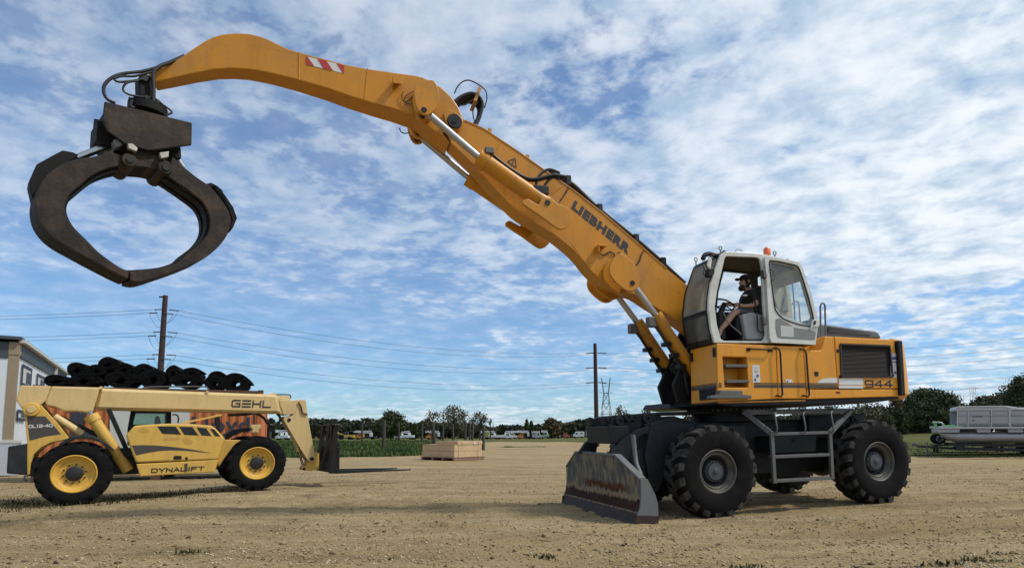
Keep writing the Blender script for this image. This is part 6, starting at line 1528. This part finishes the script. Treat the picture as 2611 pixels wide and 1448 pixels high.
wood('hillside_wood', 2050, 2900, 200, 240, [(2050,1045),(2420,1034),(2470,1028),(2490,1012),(2560,1008),(2900,995)], 22000, 1.6, 'dark wood rising behind the boat and pylon')
wood('hedgerow', 2150, 2470, 95, 105, [(2150,1060),(2300,1045),(2470,1050)], 9000, .5, 'dark hedgerow behind the rear tyre and boat')

# ---- grass: field beyond the gravel and a weedy bank behind the forks
def grassmat(name, c1, c2, c3, s):
    m = bpy.data.materials.new(name); m.use_nodes = True; n, l = m.node_tree.nodes, m.node_tree.links; b = n['Principled BSDF']
    t = n.new('ShaderNodeTexCoord')
    def nz(sc, d=7):
        x = n.new('ShaderNodeTexNoise'); x.inputs['Scale'].default_value = sc; x.inputs['Detail'].default_value = d; x.inputs['Roughness'].default_value = .65; l.new(t.outputs['Object'], x.inputs[0]); return x.outputs[0]
    cr = n.new('ShaderNodeValToRGB'); l.new(nz(s), cr.inputs[0]); e = cr.color_ramp.elements
    e[0].position, e[0].color = .34, (*c1, 1); e[1].position, e[1].color = .68, (*c3, 1); k = e.new(.5); k.color = (*c2, 1)
    l.new(cr.outputs[0], b.inputs['Base Color']); b.inputs['Roughness'].default_value = .95; b.inputs['Specular IOR Level'].default_value = .1
    bp = n.new('ShaderNodeBump'); bp.inputs['Strength'].default_value = .9; bp.inputs['Distance'].default_value = .15; l.new(nz(6), bp.inputs['Height']); l.new(bp.outputs[0], b.inputs['Normal']); MATS[name] = m
grassmat('field_grass', (.066, .068, .022), (.095, .098, .031), (.135, .122, .050), .35)
grassmat('bank_grass', (.030, .050, .014), (.050, .075, .022), (.085, .090, .035), .8)
def inside(px_, py_, poly):
    r = np.zeros(px_.shape, bool); j = len(poly) - 1
    for i in range(len(poly)):
        (xi, yi), (xj, yj) = poly[i], poly[j]
        c = ((yi > py_) != (yj > py_)) & (px_ < (xj - xi) * (py_ - yi) / (yj - yi + 1e-12) + xi); r ^= c; j = i
    return r
def sheet(name, poly, x0, x1, y0, y1, nx_, ny_, hf, mat, jit):
    xs_ = np.linspace(x0, x1, nx_); t = np.linspace(0, 1, ny_); ys_ = y0 + (y1 - y0) * t ** 1.6
    X_, Y_ = np.meshgrid(xs_, ys_, indexing='ij'); w = (vnoise(X_, Y_, 1.6, 31) - .5) * jit + (vnoise(X_, Y_, .5, 32) - .5) * jit * .5
    ok = inside(X_ + w, Y_ + w, poly); idx = (np.arange(nx_ - 1)[:, None] * ny_ + np.arange(ny_ - 1)[None, :])
    keep = ok[:-1, :-1] & ok[1:, :-1] & ok[1:, 1:] & ok[:-1, 1:]; ii = idx[keep]
    f = np.stack([ii, ii + ny_, ii + ny_ + 1, ii + 1], -1); v = np.stack([X_, Y_, hf(X_, Y_)], -1).reshape(-1, 3)
    used = np.unique(f); mp = np.full(len(v), -1); mp[used] = np.arange(len(used)); o = bpy.data.objects.new(name, npmesh(name, v[used], mp[f], mat)); COL.objects.link(o)
    o.data.polygons.foreach_set('use_smooth', np.ones(len(f), bool)); return tag(o, kind='structure')
field = [(60, 20), (27, 25), (21.5, 31.5), (19.5, 40), (17, 60), (13, 95), (5, 128), (-10, 138), (-40, 140), (-200, 150), (-300, 420), (420, 420), (420, 20)]
sheet('grass_field', field, -300, 420, 20, 420, 560, 420, lambda x, y: G(x, y) + .03 + .06 * vnoise(x, y, 2.5, 33), 'field_grass', 2.0)
bank = [(-70, 52), (-32, 45), (-22, 43.5), (-14.5, 41.5), (-13, 43), (-11.2, 43.4), (-8.2, 42.5), (-6.0, 47), (-5.2, 60), (-7, 90), (-14, 138), (-200, 145), (-200, 60)]
def bankh(x, y):
    d = np.clip((y - 43) / 14, 0, 1) * np.clip((-4.5 - x) / 5, 0, 1); return G(x, y) + .02 + d * (.62 + .35 * vnoise(x, y, 3.0, 34)) * np.clip((125 - y) / 40, 0, 1)
sheet('grass_bank', bank, -120, -4, 41, 140, 420, 300, bankh, 'bank_grass', 1.1)
sheet('verge', [(-3.6, 70), (1.5, 74), (2.6, 73), (1.8, 75.5), (-3, 73.5)], -4, 3, 69, 77, 60, 50, lambda x, y: G(x, y) + .02 + .12 * vnoise(x, y, .6, 35), 'bank_grass', .3)
def blades(name, P_, h, wd, mat, rs, label, cat='weeds', lean=.45):
    n = len(P_); a = rs.uniform(0, 2 * math.pi, n); hh = h * rs.uniform(.45, 1.3, n); d = np.stack([np.cos(a), np.sin(a), 0 * a], 1); s = np.stack([-np.sin(a), np.cos(a), 0 * a], 1)
    ww = (wd * rs.uniform(.6, 1.4, n))[:, None]; tip = P_ + d * (hh * lean * rs.rand(n))[:, None] + np.array([0, 0, 1]) * hh[:, None]; mid = P_ + d * (hh * lean * .25)[:, None] + np.array([0, 0, .55]) * hh[:, None]
    v = np.stack([P_ - s * ww * .5, P_ + s * ww * .5, mid + s * ww * .45, tip, mid - s * ww * .45], 1).reshape(-1, 3); f = np.arange(5 * n).reshape(-1, 5)
    o = bpy.data.objects.new(name, npmesh(name, v, f, mat)); COL.objects.link(o); tag(o, label, cat, kind='stuff'); return o
n = 26000; X_ = rs.uniform(-34, -5.2, n); Y_ = 42 + 20 * rs.rand(n) ** 1.3; ok = inside(X_, Y_, bank); X_, Y_ = X_[ok], Y_[ok]
blades('bank_weeds', np.stack([X_, Y_, bankh(X_, Y_) - .03], 1), .30, .09, 'weed', rs, 'green weeds covering the bank behind the forks')
n = 16000; X_ = rs.uniform(17, 34, n); Y_ = rs.uniform(25, 60, n); ok = inside(X_, Y_, field); X_, Y_ = X_[ok], Y_[ok]
blades('field_blades', np.stack([X_, Y_, G(X_, Y_)], 1), .12, .05, 'grass_blade', rs, 'short mown grass around the boat trailer', 'grass')
# weeds round the telehandler
TFm = TF
def tloc(xl, yl): p = TF.o[None, :] + np.outer(xl, TF.ex) + np.outer(yl, TF.ey); return p[:, 0], p[:, 1]
xl = np.concatenate([rs.normal(-1.8, .9, 1200), rs.normal(1.3, .9, 450), rs.uniform(-3.5, 3.5, 350)]); yl = np.concatenate([rs.normal(.8, 1.0, 1200), rs.normal(.8, .4, 450), rs.uniform(-.9, 2.5, 350)])
X_, Y_ = tloc(xl, yl); blades('yard_weeds', np.stack([X_, Y_, Gfine(X_, Y_) - .01], 1), .085, .020, 'yard_weed', rs, 'low weeds and grass growing around the telehandler tyres')
# small weed tufts on the gravel
tufts = [(1391, 1418, .16, 'small weed tuft with upright stalks in the foreground gravel'), (470, 1412, .05, 'flat dark weed patch in front of the telehandler'), (2470, 1418, .07, 'spreading weed patch in front of the rear tyre'), (2525, 1425, .06, 'second weed patch next to the spreading one'), (2405, 1438, .07, 'low weed patch beyond the spreading one'), (1908, 1440, .07, 'dark weed patch in gravel before the front tyre'), (2560, 1402, .05, 'tiny weed sprout by the spreading patch')]
TP = []
for i, (px, py, h_, lab) in enumerate(tufts):
    p = on_z(px, py, 0.0); g = Gs(p[0], p[1]); p = on_z(px, py, g); k = 45; q = rs.normal(size=(k, 2)) * (.12 if i else .06, .05); TP.append(np.stack([p[0] + q[:, 0], p[1] + q[:, 1], Gfine(p[0] + q[:, 0], p[1] + q[:, 1]) - .005], 1))
blades('weed_patches', np.concatenate(TP), .05, .018, 'yard_weed', rs, 'small green weed patches scattered over the foreground gravel', 'weeds', 1.2)
# ================================================================ loose stones on the gravel
def stones(name, n, ymin, ymax, smin, smax, mat, label, seed, dark=False):
    rs = np.random.RandomState(seed); Y_ = ymin + (ymax - ymin) * rs.rand(n) ** 1.5; px = rs.uniform(-60, 2680, n); X_ = (px - CX) / F * Y_
    dens = vnoise(X_ * .4, Y_ * 1.3, .6, 41); ok = dens > rs.rand(n) * .85; X_, Y_ = X_[ok], Y_[ok]; n = len(X_)
    s = smin * (smax / smin) ** (rs.rand(n) ** 2.2); a = rs.uniform(0, 6.28, n); C_ = np.stack([X_, Y_, Gfine(X_, Y_) + s * .12], 1)
    base = np.array([(1, 0, 0), (0, 1, 0), (-1, 0, 0), (0, -1, 0), (.15, .1, .75), (.1, -.2, -.6)]); v = base[None] * rs.uniform(.6, 1.1, (n, 6, 1)) * s[:, None, None] * .5
    ca, sa = np.cos(a)[:, None], np.sin(a)[:, None]; v = np.stack([v[..., 0] * ca * 1.25 - v[..., 1] * sa, v[..., 0] * sa * 1.25 + v[..., 1] * ca, v[..., 2]], -1) + C_[:, None, :]
    t = np.array([(0, 1, 4), (1, 2, 4), (2, 3, 4), (3, 0, 4), (1, 0, 5), (2, 1, 5), (3, 2, 5), (0, 3, 5)]); f = (np.arange(n)[:, None, None] * 6 + t[None]).reshape(-1, 3)
    o = bpy.data.objects.new(name, npmesh(name, v.reshape(-1, 3), f, mat)); COL.objects.link(o); tag(o, label, 'gravel', kind='stuff')
leafmat('stone_mix', (.17, .115, .06), (.32, .235, .13), (.52, .43, .29), 9.0)
leafmat('clod_mix', (.055, .038, .020), (.10, .07, .038), (.17, .12, .07), 5.0)
stones('loose_stones', 100000, 5.9, 24, .012, .052, 'stone_mix', 'loose pale stones scattered over the gravel yard', 5)
stones('soil_clods', 1700, 5.9, 26, .03, .085, 'clod_mix', 'dark clods of soil strewn over the gravel yard', 6)
# ================================================================ vehicles and plant parked beyond the yard
VC = dict(white=(.62, .63, .64), orange=(.50, .20, .05), yellow=(.50, .33, .06), grey=(.33, .35, .37), red=(.42, .09, .06), olive=(.26, .27, .08), darkred=(.16, .035, .03), green=(.22, .34, .26), dark=(.03, .03, .035), cream=(.55, .50, .40))
for k_, c_ in VC.items(): material('v_' + k_, c_, .5, var=.08, scale=1.5)
vw = MB().lathe([(.0, .0), (.28, .0), (.30, .03), (.48, .0), (.50, .06), (.50, .24), (.46, .28), (.0, .28)], n=18).mesh('wheel', 'tyre', 40)
def vehicle(name, label, cat, k, x0, x1, ybase, Y, col, kind, flip=False, boomc=None, rz=0.0, group='vehicles parked beyond the yard'):
    a, b = on_y(*vz(k, x0, ybase), Y), on_y(*vz(k, x1, ybase), Y); L_ = abs(b[0] - a[0]); xm = (a[0] + b[0]) / 2
    V_ = thing(name, label, cat, group, loc=(xm, Y, Gs(xm, Y)), rz=rz + (math.pi if flip else 0)); c_ = 'v_' + col; h = L_ / 2; w = 1.15
    def bxp(nm, q, mat, par=None, bev=.05): m = MB(); m.box(*q); return m.build(nm, mat, par or V_, bev)
    wx = [-h * .68, h * .62] if kind not in ('trailer', 'loader') else [h * .45, h * .7]
    for x in wx:
        for y, f in ((-w, 1), (w, -1)): instance('wheel', vw, V_, (x, y, .5), scale=(1, f, 1))
    bxp('frame', (-h, h, -w * .6, w * .6, .55, .85), 'v_dark')
    if kind in ('pickup', 'bucket', 'boom', 'tractor', 'flat'):
        cab = MB().prism([(-h, .6), (-h, 1.45), (-h * .72, 1.55), (-h * .58, 2.35), (-h * .18, 2.4), (-h * .15, .6)], -w, w).build('cab', c_, V_, .06)
        bxp('window', (-h * .56, -h * .24, -w - .015, w + .015, 1.6, 2.2), 'v_dark', cab, .02); MB().prism([(-h * .70, 1.58), (-h * .60, 2.25), (-h * .57, 2.25), (-h * .67, 1.58)], -w * .9, w * .9).build('windscreen', 'v_dark', cab)
    if kind in ('pickup', 'bucket'):
        sb_ = bxp('service_body', (-h * .12, h * .95, -w, w, .75, 1.75), c_)
        for i in range(3): bxp('locker_door', (-h * .06 + i * h * .33, h * .22 + i * h * .33, -w - .02, -w + .02, .95, 1.6), c_, sb_, .01)
    if kind == 'flat': bxp('load_bed', (-h * .1, h, -w, w, .9, 1.25), 'v_dark')
    if kind in ('bucket', 'boom', 'flat'):
        bc_ = 'v_' + (boomc or col); bxp('turret', (h * .35, h * .6, -.35, .35, 1.2, 2.6), bc_)
        m = MB(); m.bar((h * .55, 0, 2.6), (-h * 1.1, 0, 3.0), .4, .4); bo = m.build('boom', bc_, V_, .03); m = MB(); m.bar((-h * .9, 0, 3.35), (h * .5, 0, 3.25), .3, .3); m.build('upper_boom', bc_, bo, .03)
        if kind == 'bucket': bxp('bucket', (-h * 1.2, -h * .95, -.5, .5, 2.6, 3.5), bc_)
    if kind == 'boom': bxp('body', (-h * .1, h * .9, -w, w, .8, 1.8), c_)
    if kind == 'van': vb = MB().prism([(-h, .6), (-h, 1.5), (-h * .75, 1.75), (-h * .55, 2.9), (h * .9, 2.95), (h, 2.6), (h, .6)], -w, w).build('body', c_, V_, .12); bxp('window', (-h * .52, -h * .2, -w - .015, w + .015, 1.7, 2.4), 'v_dark', vb, .02); bxp('window', (h * .3, h * .75, -w - .015, w + .015, 1.9, 2.4), 'v_dark', vb, .02)
    if kind == 'box': cab = MB().prism([(-h, .6), (-h, 1.5), (-h * .8, 1.6), (-h * .7, 2.4), (-h * .45, 2.4), (-h * .45, .6)], -w, w).build('cab', c_, V_, .06); bxp('window', (-h * .68, -h * .5, -w - .015, w + .015, 1.6, 2.2), 'v_dark', cab, .02); bxp('box_body', (-h * .42, h, -w - .08, w + .08, .9, 3.2), c_)
    if kind == 'trailer': bxp('box_body', (-h * .9, h, -w - .05, w + .05, .95, 3.9), c_); bxp('drawbar', (-h * 1.35, -h * .9, -.1, .1, .7, .85), 'v_dark'); bxp('side_door', (-h * .6, -h * .2, -w - .07, -w - .03, 1.1, 3.2), c_)
    if kind == 'shed': bxp('body', (-h, h, -w, w, .9, 2.9), c_); bxp('roof_edge', (-h * 1.02, h * 1.02, -w * 1.05, w * 1.05, 2.9, 3.3), 'v_cream')
    if kind == 'loader':
        for x in (-h * .5, h * .5):
            for y, f in ((-w, 1), (w, -1)): instance('wheel', vw, V_, (x, y, .6), scale=(1.2, f, 1.2))
        bxp('body', (-h * .1, h, -w * .8, w * .8, .8, 1.8), c_); bxp('cab', (-h * .15, h * .3, -w * .7, w * .7, 1.8, 3.0), 'v_dark'); m = MB(); m.bar((-h * .1, 0, 1.7), (-h * 1.0, 0, 2.6), .5, .35); m.build('lift_arm', c_, V_, .03); bxp('bucket', (-h * 1.3, -h * .9, -w, w, 2.1, 3.0), c_)
    return V_
vehicle('utility_truck', 'white utility pickup with service lockers under white aerial booms', 'truck', 'P', 455, 770, 578, 232, 'white', 'pickup', True)
vehicle('bucket_truck', 'white bucket truck with long boom laid back over the white pickup', 'truck', 'P', 215, 520, 560, 245, 'white', 'bucket')
vehicle('bucket_truck', 'white bucket truck with raised basket between pickup and orange truck', 'truck', 'P', 560, 850, 555, 250, 'white', 'bucket', True)
vehicle('crane_truck', 'orange truck with white boom in the middle of the parked row', 'truck', 'P', 845, 1125, 560, 236, 'orange', 'flat', boomc='white')
vehicle('van_truck', 'grey box truck beside the orange truck', 'truck', 'P', 1125, 1290, 552, 234, 'grey', 'van', True)
vehicle('site_trailer', 'dark red site trailer with cream roof behind the grey truck', 'trailer', 'P', 1110, 1262, 540, 252, 'darkred', 'shed')
vehicle('boom_truck', 'pale green and white boom truck next past the grey box truck', 'truck', 'P', 1290, 1440, 545, 240, 'green', 'boom', boomc='white')
vehicle('flatbed_truck', 'red tractor truck with empty deck in front of the brownish tree', 'truck', 'P', 1555, 1795, 535, 250, 'red', 'tractor', True)
vehicle('camper_van', 'white high-roofed van parked near the white box trailer', 'van', 'P', 1868, 2070, 512, 262, 'white', 'van')
vehicle('box_trailer', 'white box trailer beside the right wooden pole', 'trailer', 'P', 2100, 2292, 508, 262, 'white', 'trailer')
vehicle('tank_truck', 'olive green truck at the end of the parked row by the posts', 'truck', 'P', 195, 335, 578, 236, 'olive', 'box')
vehicle('utility_truck', 'orange truck with white boom behind the single post in the weeds', 'truck', 'O', 960, 1205, 335, 225, 'orange', 'flat', boomc='white')
vehicle('utility_truck', 'white truck with long pale boom behind the bank', 'truck', 'O', 1395, 1620, 330, 228, 'white', 'bucket')
vehicle('utility_truck', 'orange truck with pale boom near the leaning post by the crates', 'truck', 'O', 1745, 1930, 338, 226, 'orange', 'flat', boomc='white')
vehicle('wheel_loader', 'yellow loader parked behind the bank beside the forks', 'loader', 'O', 765, 960, 335, 222, 'yellow', 'loader')
vehicle('utility_truck', 'white truck seen between front tyre and gooseneck', 'truck', 'O', 110, 250, 350, 200, 'white', 'bucket')

# ================================================================ pontoon boat on its trailer
material('boat_panel', (.36, .355, .37), .5, var=.05, scale=2, col2=(.34, .33, .33), amt=.5, scale2=2)
material('boat_rail', (.46, .46, .47), .45, metal=.2, var=.05)
material('pontoon', (.30, .30, .31), .35, metal=.6, var=.12, scale=3, col2=(.19, .15, .12), amt=.6, scale2=2, stretch=(.4, 1, 3))
material('trailer_black', (.018, .018, .020), .6, var=.2)
jb = on_y(*vz('I', 795, 1262), 31.5)
OF = Frame((jb[0], jb[1], Gs(jb[0], jb[1])), -28.0)
BO = thing('pontoon_boat', 'white and grey pontoon boat with fenced deck sitting on the trailer', 'boat', frame=OF)
op = lambda l, y: OF.pts('I', l, y); o3 = lambda x, y, yl: OF.p3('I', x, y, yl)
XR = OF.at('I', 2700, 1000, 0)[0]
def ptube(yc):
    a = OF.at('I', 930, 960, yc - .3); c = OF.at('I', 1150, 1022, yc - .3); r = abs(OF.at('I', 1300, 955, yc - .3)[1] - OF.at('I', 1300, 1092, yc - .3)[1]) / 2
    m = MB(); m.tube([(a[0], yc, a[1] - .02), (a[0] + .35, yc, c[1] + .12), (c[0], yc, c[1]), (XR, yc, c[1] - .02)], [.06, r * .72, r, r], 20); return m.build('pontoon_tube', 'pontoon', BO, smooth=50)
ptube(.32); ptube(2.2)
dq = op([(925,890),(2750,890),(2750,915),(935,920)], -.05); MB().prism(dq, -.05, 2.55).build('deck', 'boat_rail', BO, .02)
for x0, x1 in ((905,1180),(1385,1555),(1765,1950),(2150,2330)):
    q = op([(x0,922),(x1,922),(x1-8,962),(x0+8,962)], .02); MB().prism(q, .02, 2.4).build('cross_beam', 'boat_panel', BO)
for i, (x0, x1) in enumerate(((1148,1270),(1278,1550),(1560,1780),(1790,2150),(2160,2600))):
    for y0, y1 in ((700,750),(762,850)):
        q = op([(x0+4,y0),(x1-4,y0),(x1-4,y1),(x0+4,y1)], .02); MB().prism(q, .02, .05).build('fence_panel', 'boat_panel', BO, .008)
    for y in (690, 755, 856, 872):
        a, b = o3(x0, y, .0), o3(x1, y, .0); m = MB(); m.tube([a, b], .016, 6); m.build('fence_rail', 'boat_rail', BO, smooth=60)
    a, b = o3(x0, 690, .0), o3(x0, 890, .0); m = MB(); m.bar(a, b, .03, .04); m.build('fence_post', 'boat_rail', BO)
for pts in ([(1145,655),(1720,648),(1770,690),(1780,760),(1780,880)], [(1790,880),(1792,720),(1830,682),(1958,680),(2700,676)]):
    m = MB(); m.tube(smoothpath([o3(x, y, -.01) for x, y in pts], 4), .028, 8); m.build('rail_frame', 'boat_rail', BO, smooth=60)
q = op([(1142,660),(1160,645),(1740,642),(1880,655),(1880,690),(1142,695)], .05); MB().prism(q, .05, 2.4).build('seat_cover', 'boat_rail', BO, .05)
q = op([(1880,660),(2700,655),(2700,700),(1890,700)], .05); MB().prism(q, .05, 2.4).build('seat_cover', 'boat_rail', BO, .05)
# far fence
for x0, x1 in ((1148,1780),(1790,2600)):
    a, b = OF.at('I', x0, 700, 0), OF.at('I', x1, 860, 0); MB().box(a[0], b[0], 2.42, 2.46, b[1], a[1]).build('fence_panel', 'boat_panel', BO)
decal('registration_number', 'stripe_grey', BO, text_uv('8773 BC', .02), o3(1335, 784, .02), o3(1462, 782, .02), o3(1335, 758, .02), lift=.008)
mb = MB(); q = [o3(x, y, .02) for x, y in ((1325,825),(1355,820),(1350,805),(1335,808))]; mb.add([(a, b - .008, c) for a, b, c in q], [(0,1,2,3)]); mb.build('registration_mark', 'stripe_grey', BO)
TRL = thing('boat_trailer', 'black boat trailer with jockey wheel under the pontoon boat', 'trailer', frame=OF)
m = MB(); a, b = o3(655, 1130, 1.2), o3(1240, 1165, 1.2); m.bar(a, b, .12, .12); m.build('drawbar', 'trailer_black', TRL, .01)
for yy in (.35, 2.1):
    a, b = OF.at('I', 1050, 1105, .3), OF.at('I', 2750, 1140, .3); m = MB(); m.bar((a[0], yy, a[1]), (b[0], yy, b[1]), .14, .16); m.build('bunk_rail', 'trailer_black', TRL, .01)
    a, b = OF.at('I', 1130, 1170, .6), OF.at('I', 2750, 1215, .6); m = MB(); m.bar((a[0], yy, a[1] + .05), (b[0], yy, b[1] + .08), .12, .14); m.build('side_rail', 'trailer_black', TRL, .01)
for x in (1210, 1600, 2000):
    a, b = OF.at('I', x, 1100, .3), OF.at('I', x, 1185, .3); MB().box(a[0] - .1, a[0] + .1, .3, 2.2, b[1], a[1]).build('cross_member', 'trailer_black', TRL)
m = MB(); a, b = o3(778, 1080, 1.15), o3(788, 1240, 1.15); m.tube([a, b], .035, 8); jk = m.build('jack', 'galv', TRL, smooth=60)
c = OF.at('I', 795, 1245, 1.1); MB().lathe([(0, 1.05), (.06, 1.05), (.10, 1.08), (.10, 1.14), (.06, 1.17), (0, 1.17)], *c, n=16).build('jockey_wheel', 'trailer_black', TRL, smooth=40)
a = OF.at('I', 625, 1112, 1.2); MB().prism([(a[0] - .12, a[1] - .05), (a[0] + .2, a[1] - .06), (a[0] + .2, a[1] + .04), (a[0], a[1] + .12), (a[0] - .12, a[1] + .06)], 1.12, 1.28).build('hitch_coupler', 'galv', TRL, .02)
hose([o3(x, y, 1.15) for x, y in ((650,1130),(640,1165),(655,1190),(665,1160))], .012, 'safety_chain', TRL, mat='steel_grey')
for x in (4.7, 5.5):
    for y0, f in ((.05, 1), (2.4, -1)): instance('wheel', vw, TRL, (x, y0, .36), scale=(.7, f, .7))
    m = MB(); m.tube([(x, .1, .36), (x, 2.35, .36)], .05, 8); m.build('axle', 'trailer_black', TRL)
# green side-by-side behind the boat
UF = Frame((jb[0] + 1.2, 34.6, Gs(jb[0] + 1.2, 34.6)), -28.0)
material('utv_green', (.15, .50, .12), .35, var=.06, coat=.3)
UT = thing('utility_vehicle', 'bright green off-road buggy with white roof partly hidden behind the boat', 'off-road buggy', frame=UF)
up_ = lambda l, y: UF.pts('I', l, y)
uwz = UF.at('I', 935, 1040, 0); ur = abs(UF.at('I', 935, 972, 0)[1] - uwz[1])
uty = MB().lathe(tyre_profile(ur, .28, ur * .55, .01), n=28).mesh('tyre', 'tyre', 40); urm = MB().lathe([(ur * .56, .03), (ur * .5, .02), (ur * .45, .06), (ur * .2, .07), (0, .05)], n=24).mesh('rim', 'boat_rail', 30)
spk = MB().box(-.03, .03, .01, .05, .03, ur * .5).mesh('spoke', 'tyre')
for x in (uwz[0], uwz[0] + 2.2):
    for y0, f in ((0, 1), (1.5, -1)):
        w_ = empty('wheel', UT, (x, y0, uwz[1])); w_.scale = (1, f, 1); instance('tyre', uty, w_); instance('rim', urm, w_)
        if f > 0:
            for i in range(5): instance('spoke', spk, w_, rot=(0, i * 2 * math.pi / 5, 0))
q = up_([(905,895),(985,884),(1060,876),(1120,880),(1240,890),(1240,915),(900,915)], .15); MB().prism(q, .15, 1.4).build('body', 'utv_green', UT, .02)
q = up_([(890,915),(1300,915),(1300,1030),(1050,1040),(1010,960),(900,950)], .2); MB().prism(q, .2, 1.35).build('lower_body', 'trailer_black', UT, .02)
q = up_([(870,850),(900,860),(905,940),(885,935)], .1); MB().prism(q, .1, .2).build('front_shock', 'utv_green', UT, .01)
m = MB(); m.tube(smoothpath([UF.p3('I', x, y, .2) for x, y in ((845,838),(880,840),(940,842),(970,858),(982,885))], 4), .045, 8); m.build('roll_bar', 'boat_rail', UT, smooth=60)
m = MB(); m.tube(smoothpath([UF.p3('I', x, y, .2) for x, y in ((850,842),(880,880),(900,900),(985,885),(1115,880))], 4), .035, 8); m.build('roll_bar', 'utv_green', UT, smooth=60)
q = up_([(845,888),(870,885),(900,905),(890,920),(850,912)], .1); MB().prism(q, .1, 1.4).build('front_bumper', 'boat_rail', UT, .02)
m = MB(); m.box(uwz[0] - .1, uwz[0] + 2.4, .3, 1.3, uwz[1] - .1, uwz[1] + .1); m.build('frame', 'trailer_black', UT)
b_ = Gs(jb[0] + .9, 35.2); 
m = MB(); m.box(uwz[0] - .3, uwz[0] + 3.0, .0, 1.55, uwz[1] - ur - .08, uwz[1] - ur); m.build('deck', 'trailer_black', None); DK = COL.objects[-1]; DK.matrix_world = UF.matrix(); DK.name = 'equipment_trailer'; tag(DK, 'low black equipment trailer deck carrying the green buggy', 'trailer')
dm = MB(); zz_ = uwz[1] - ur
for x in (uwz[0] - .2, uwz[0] + 2.8):
    for y0 in (.1, 1.35): dm = MB(); dm.box(x, x + .12, y0, y0 + .12, -.02, zz_ - .07); dm.build('support', 'trailer_black', DK)
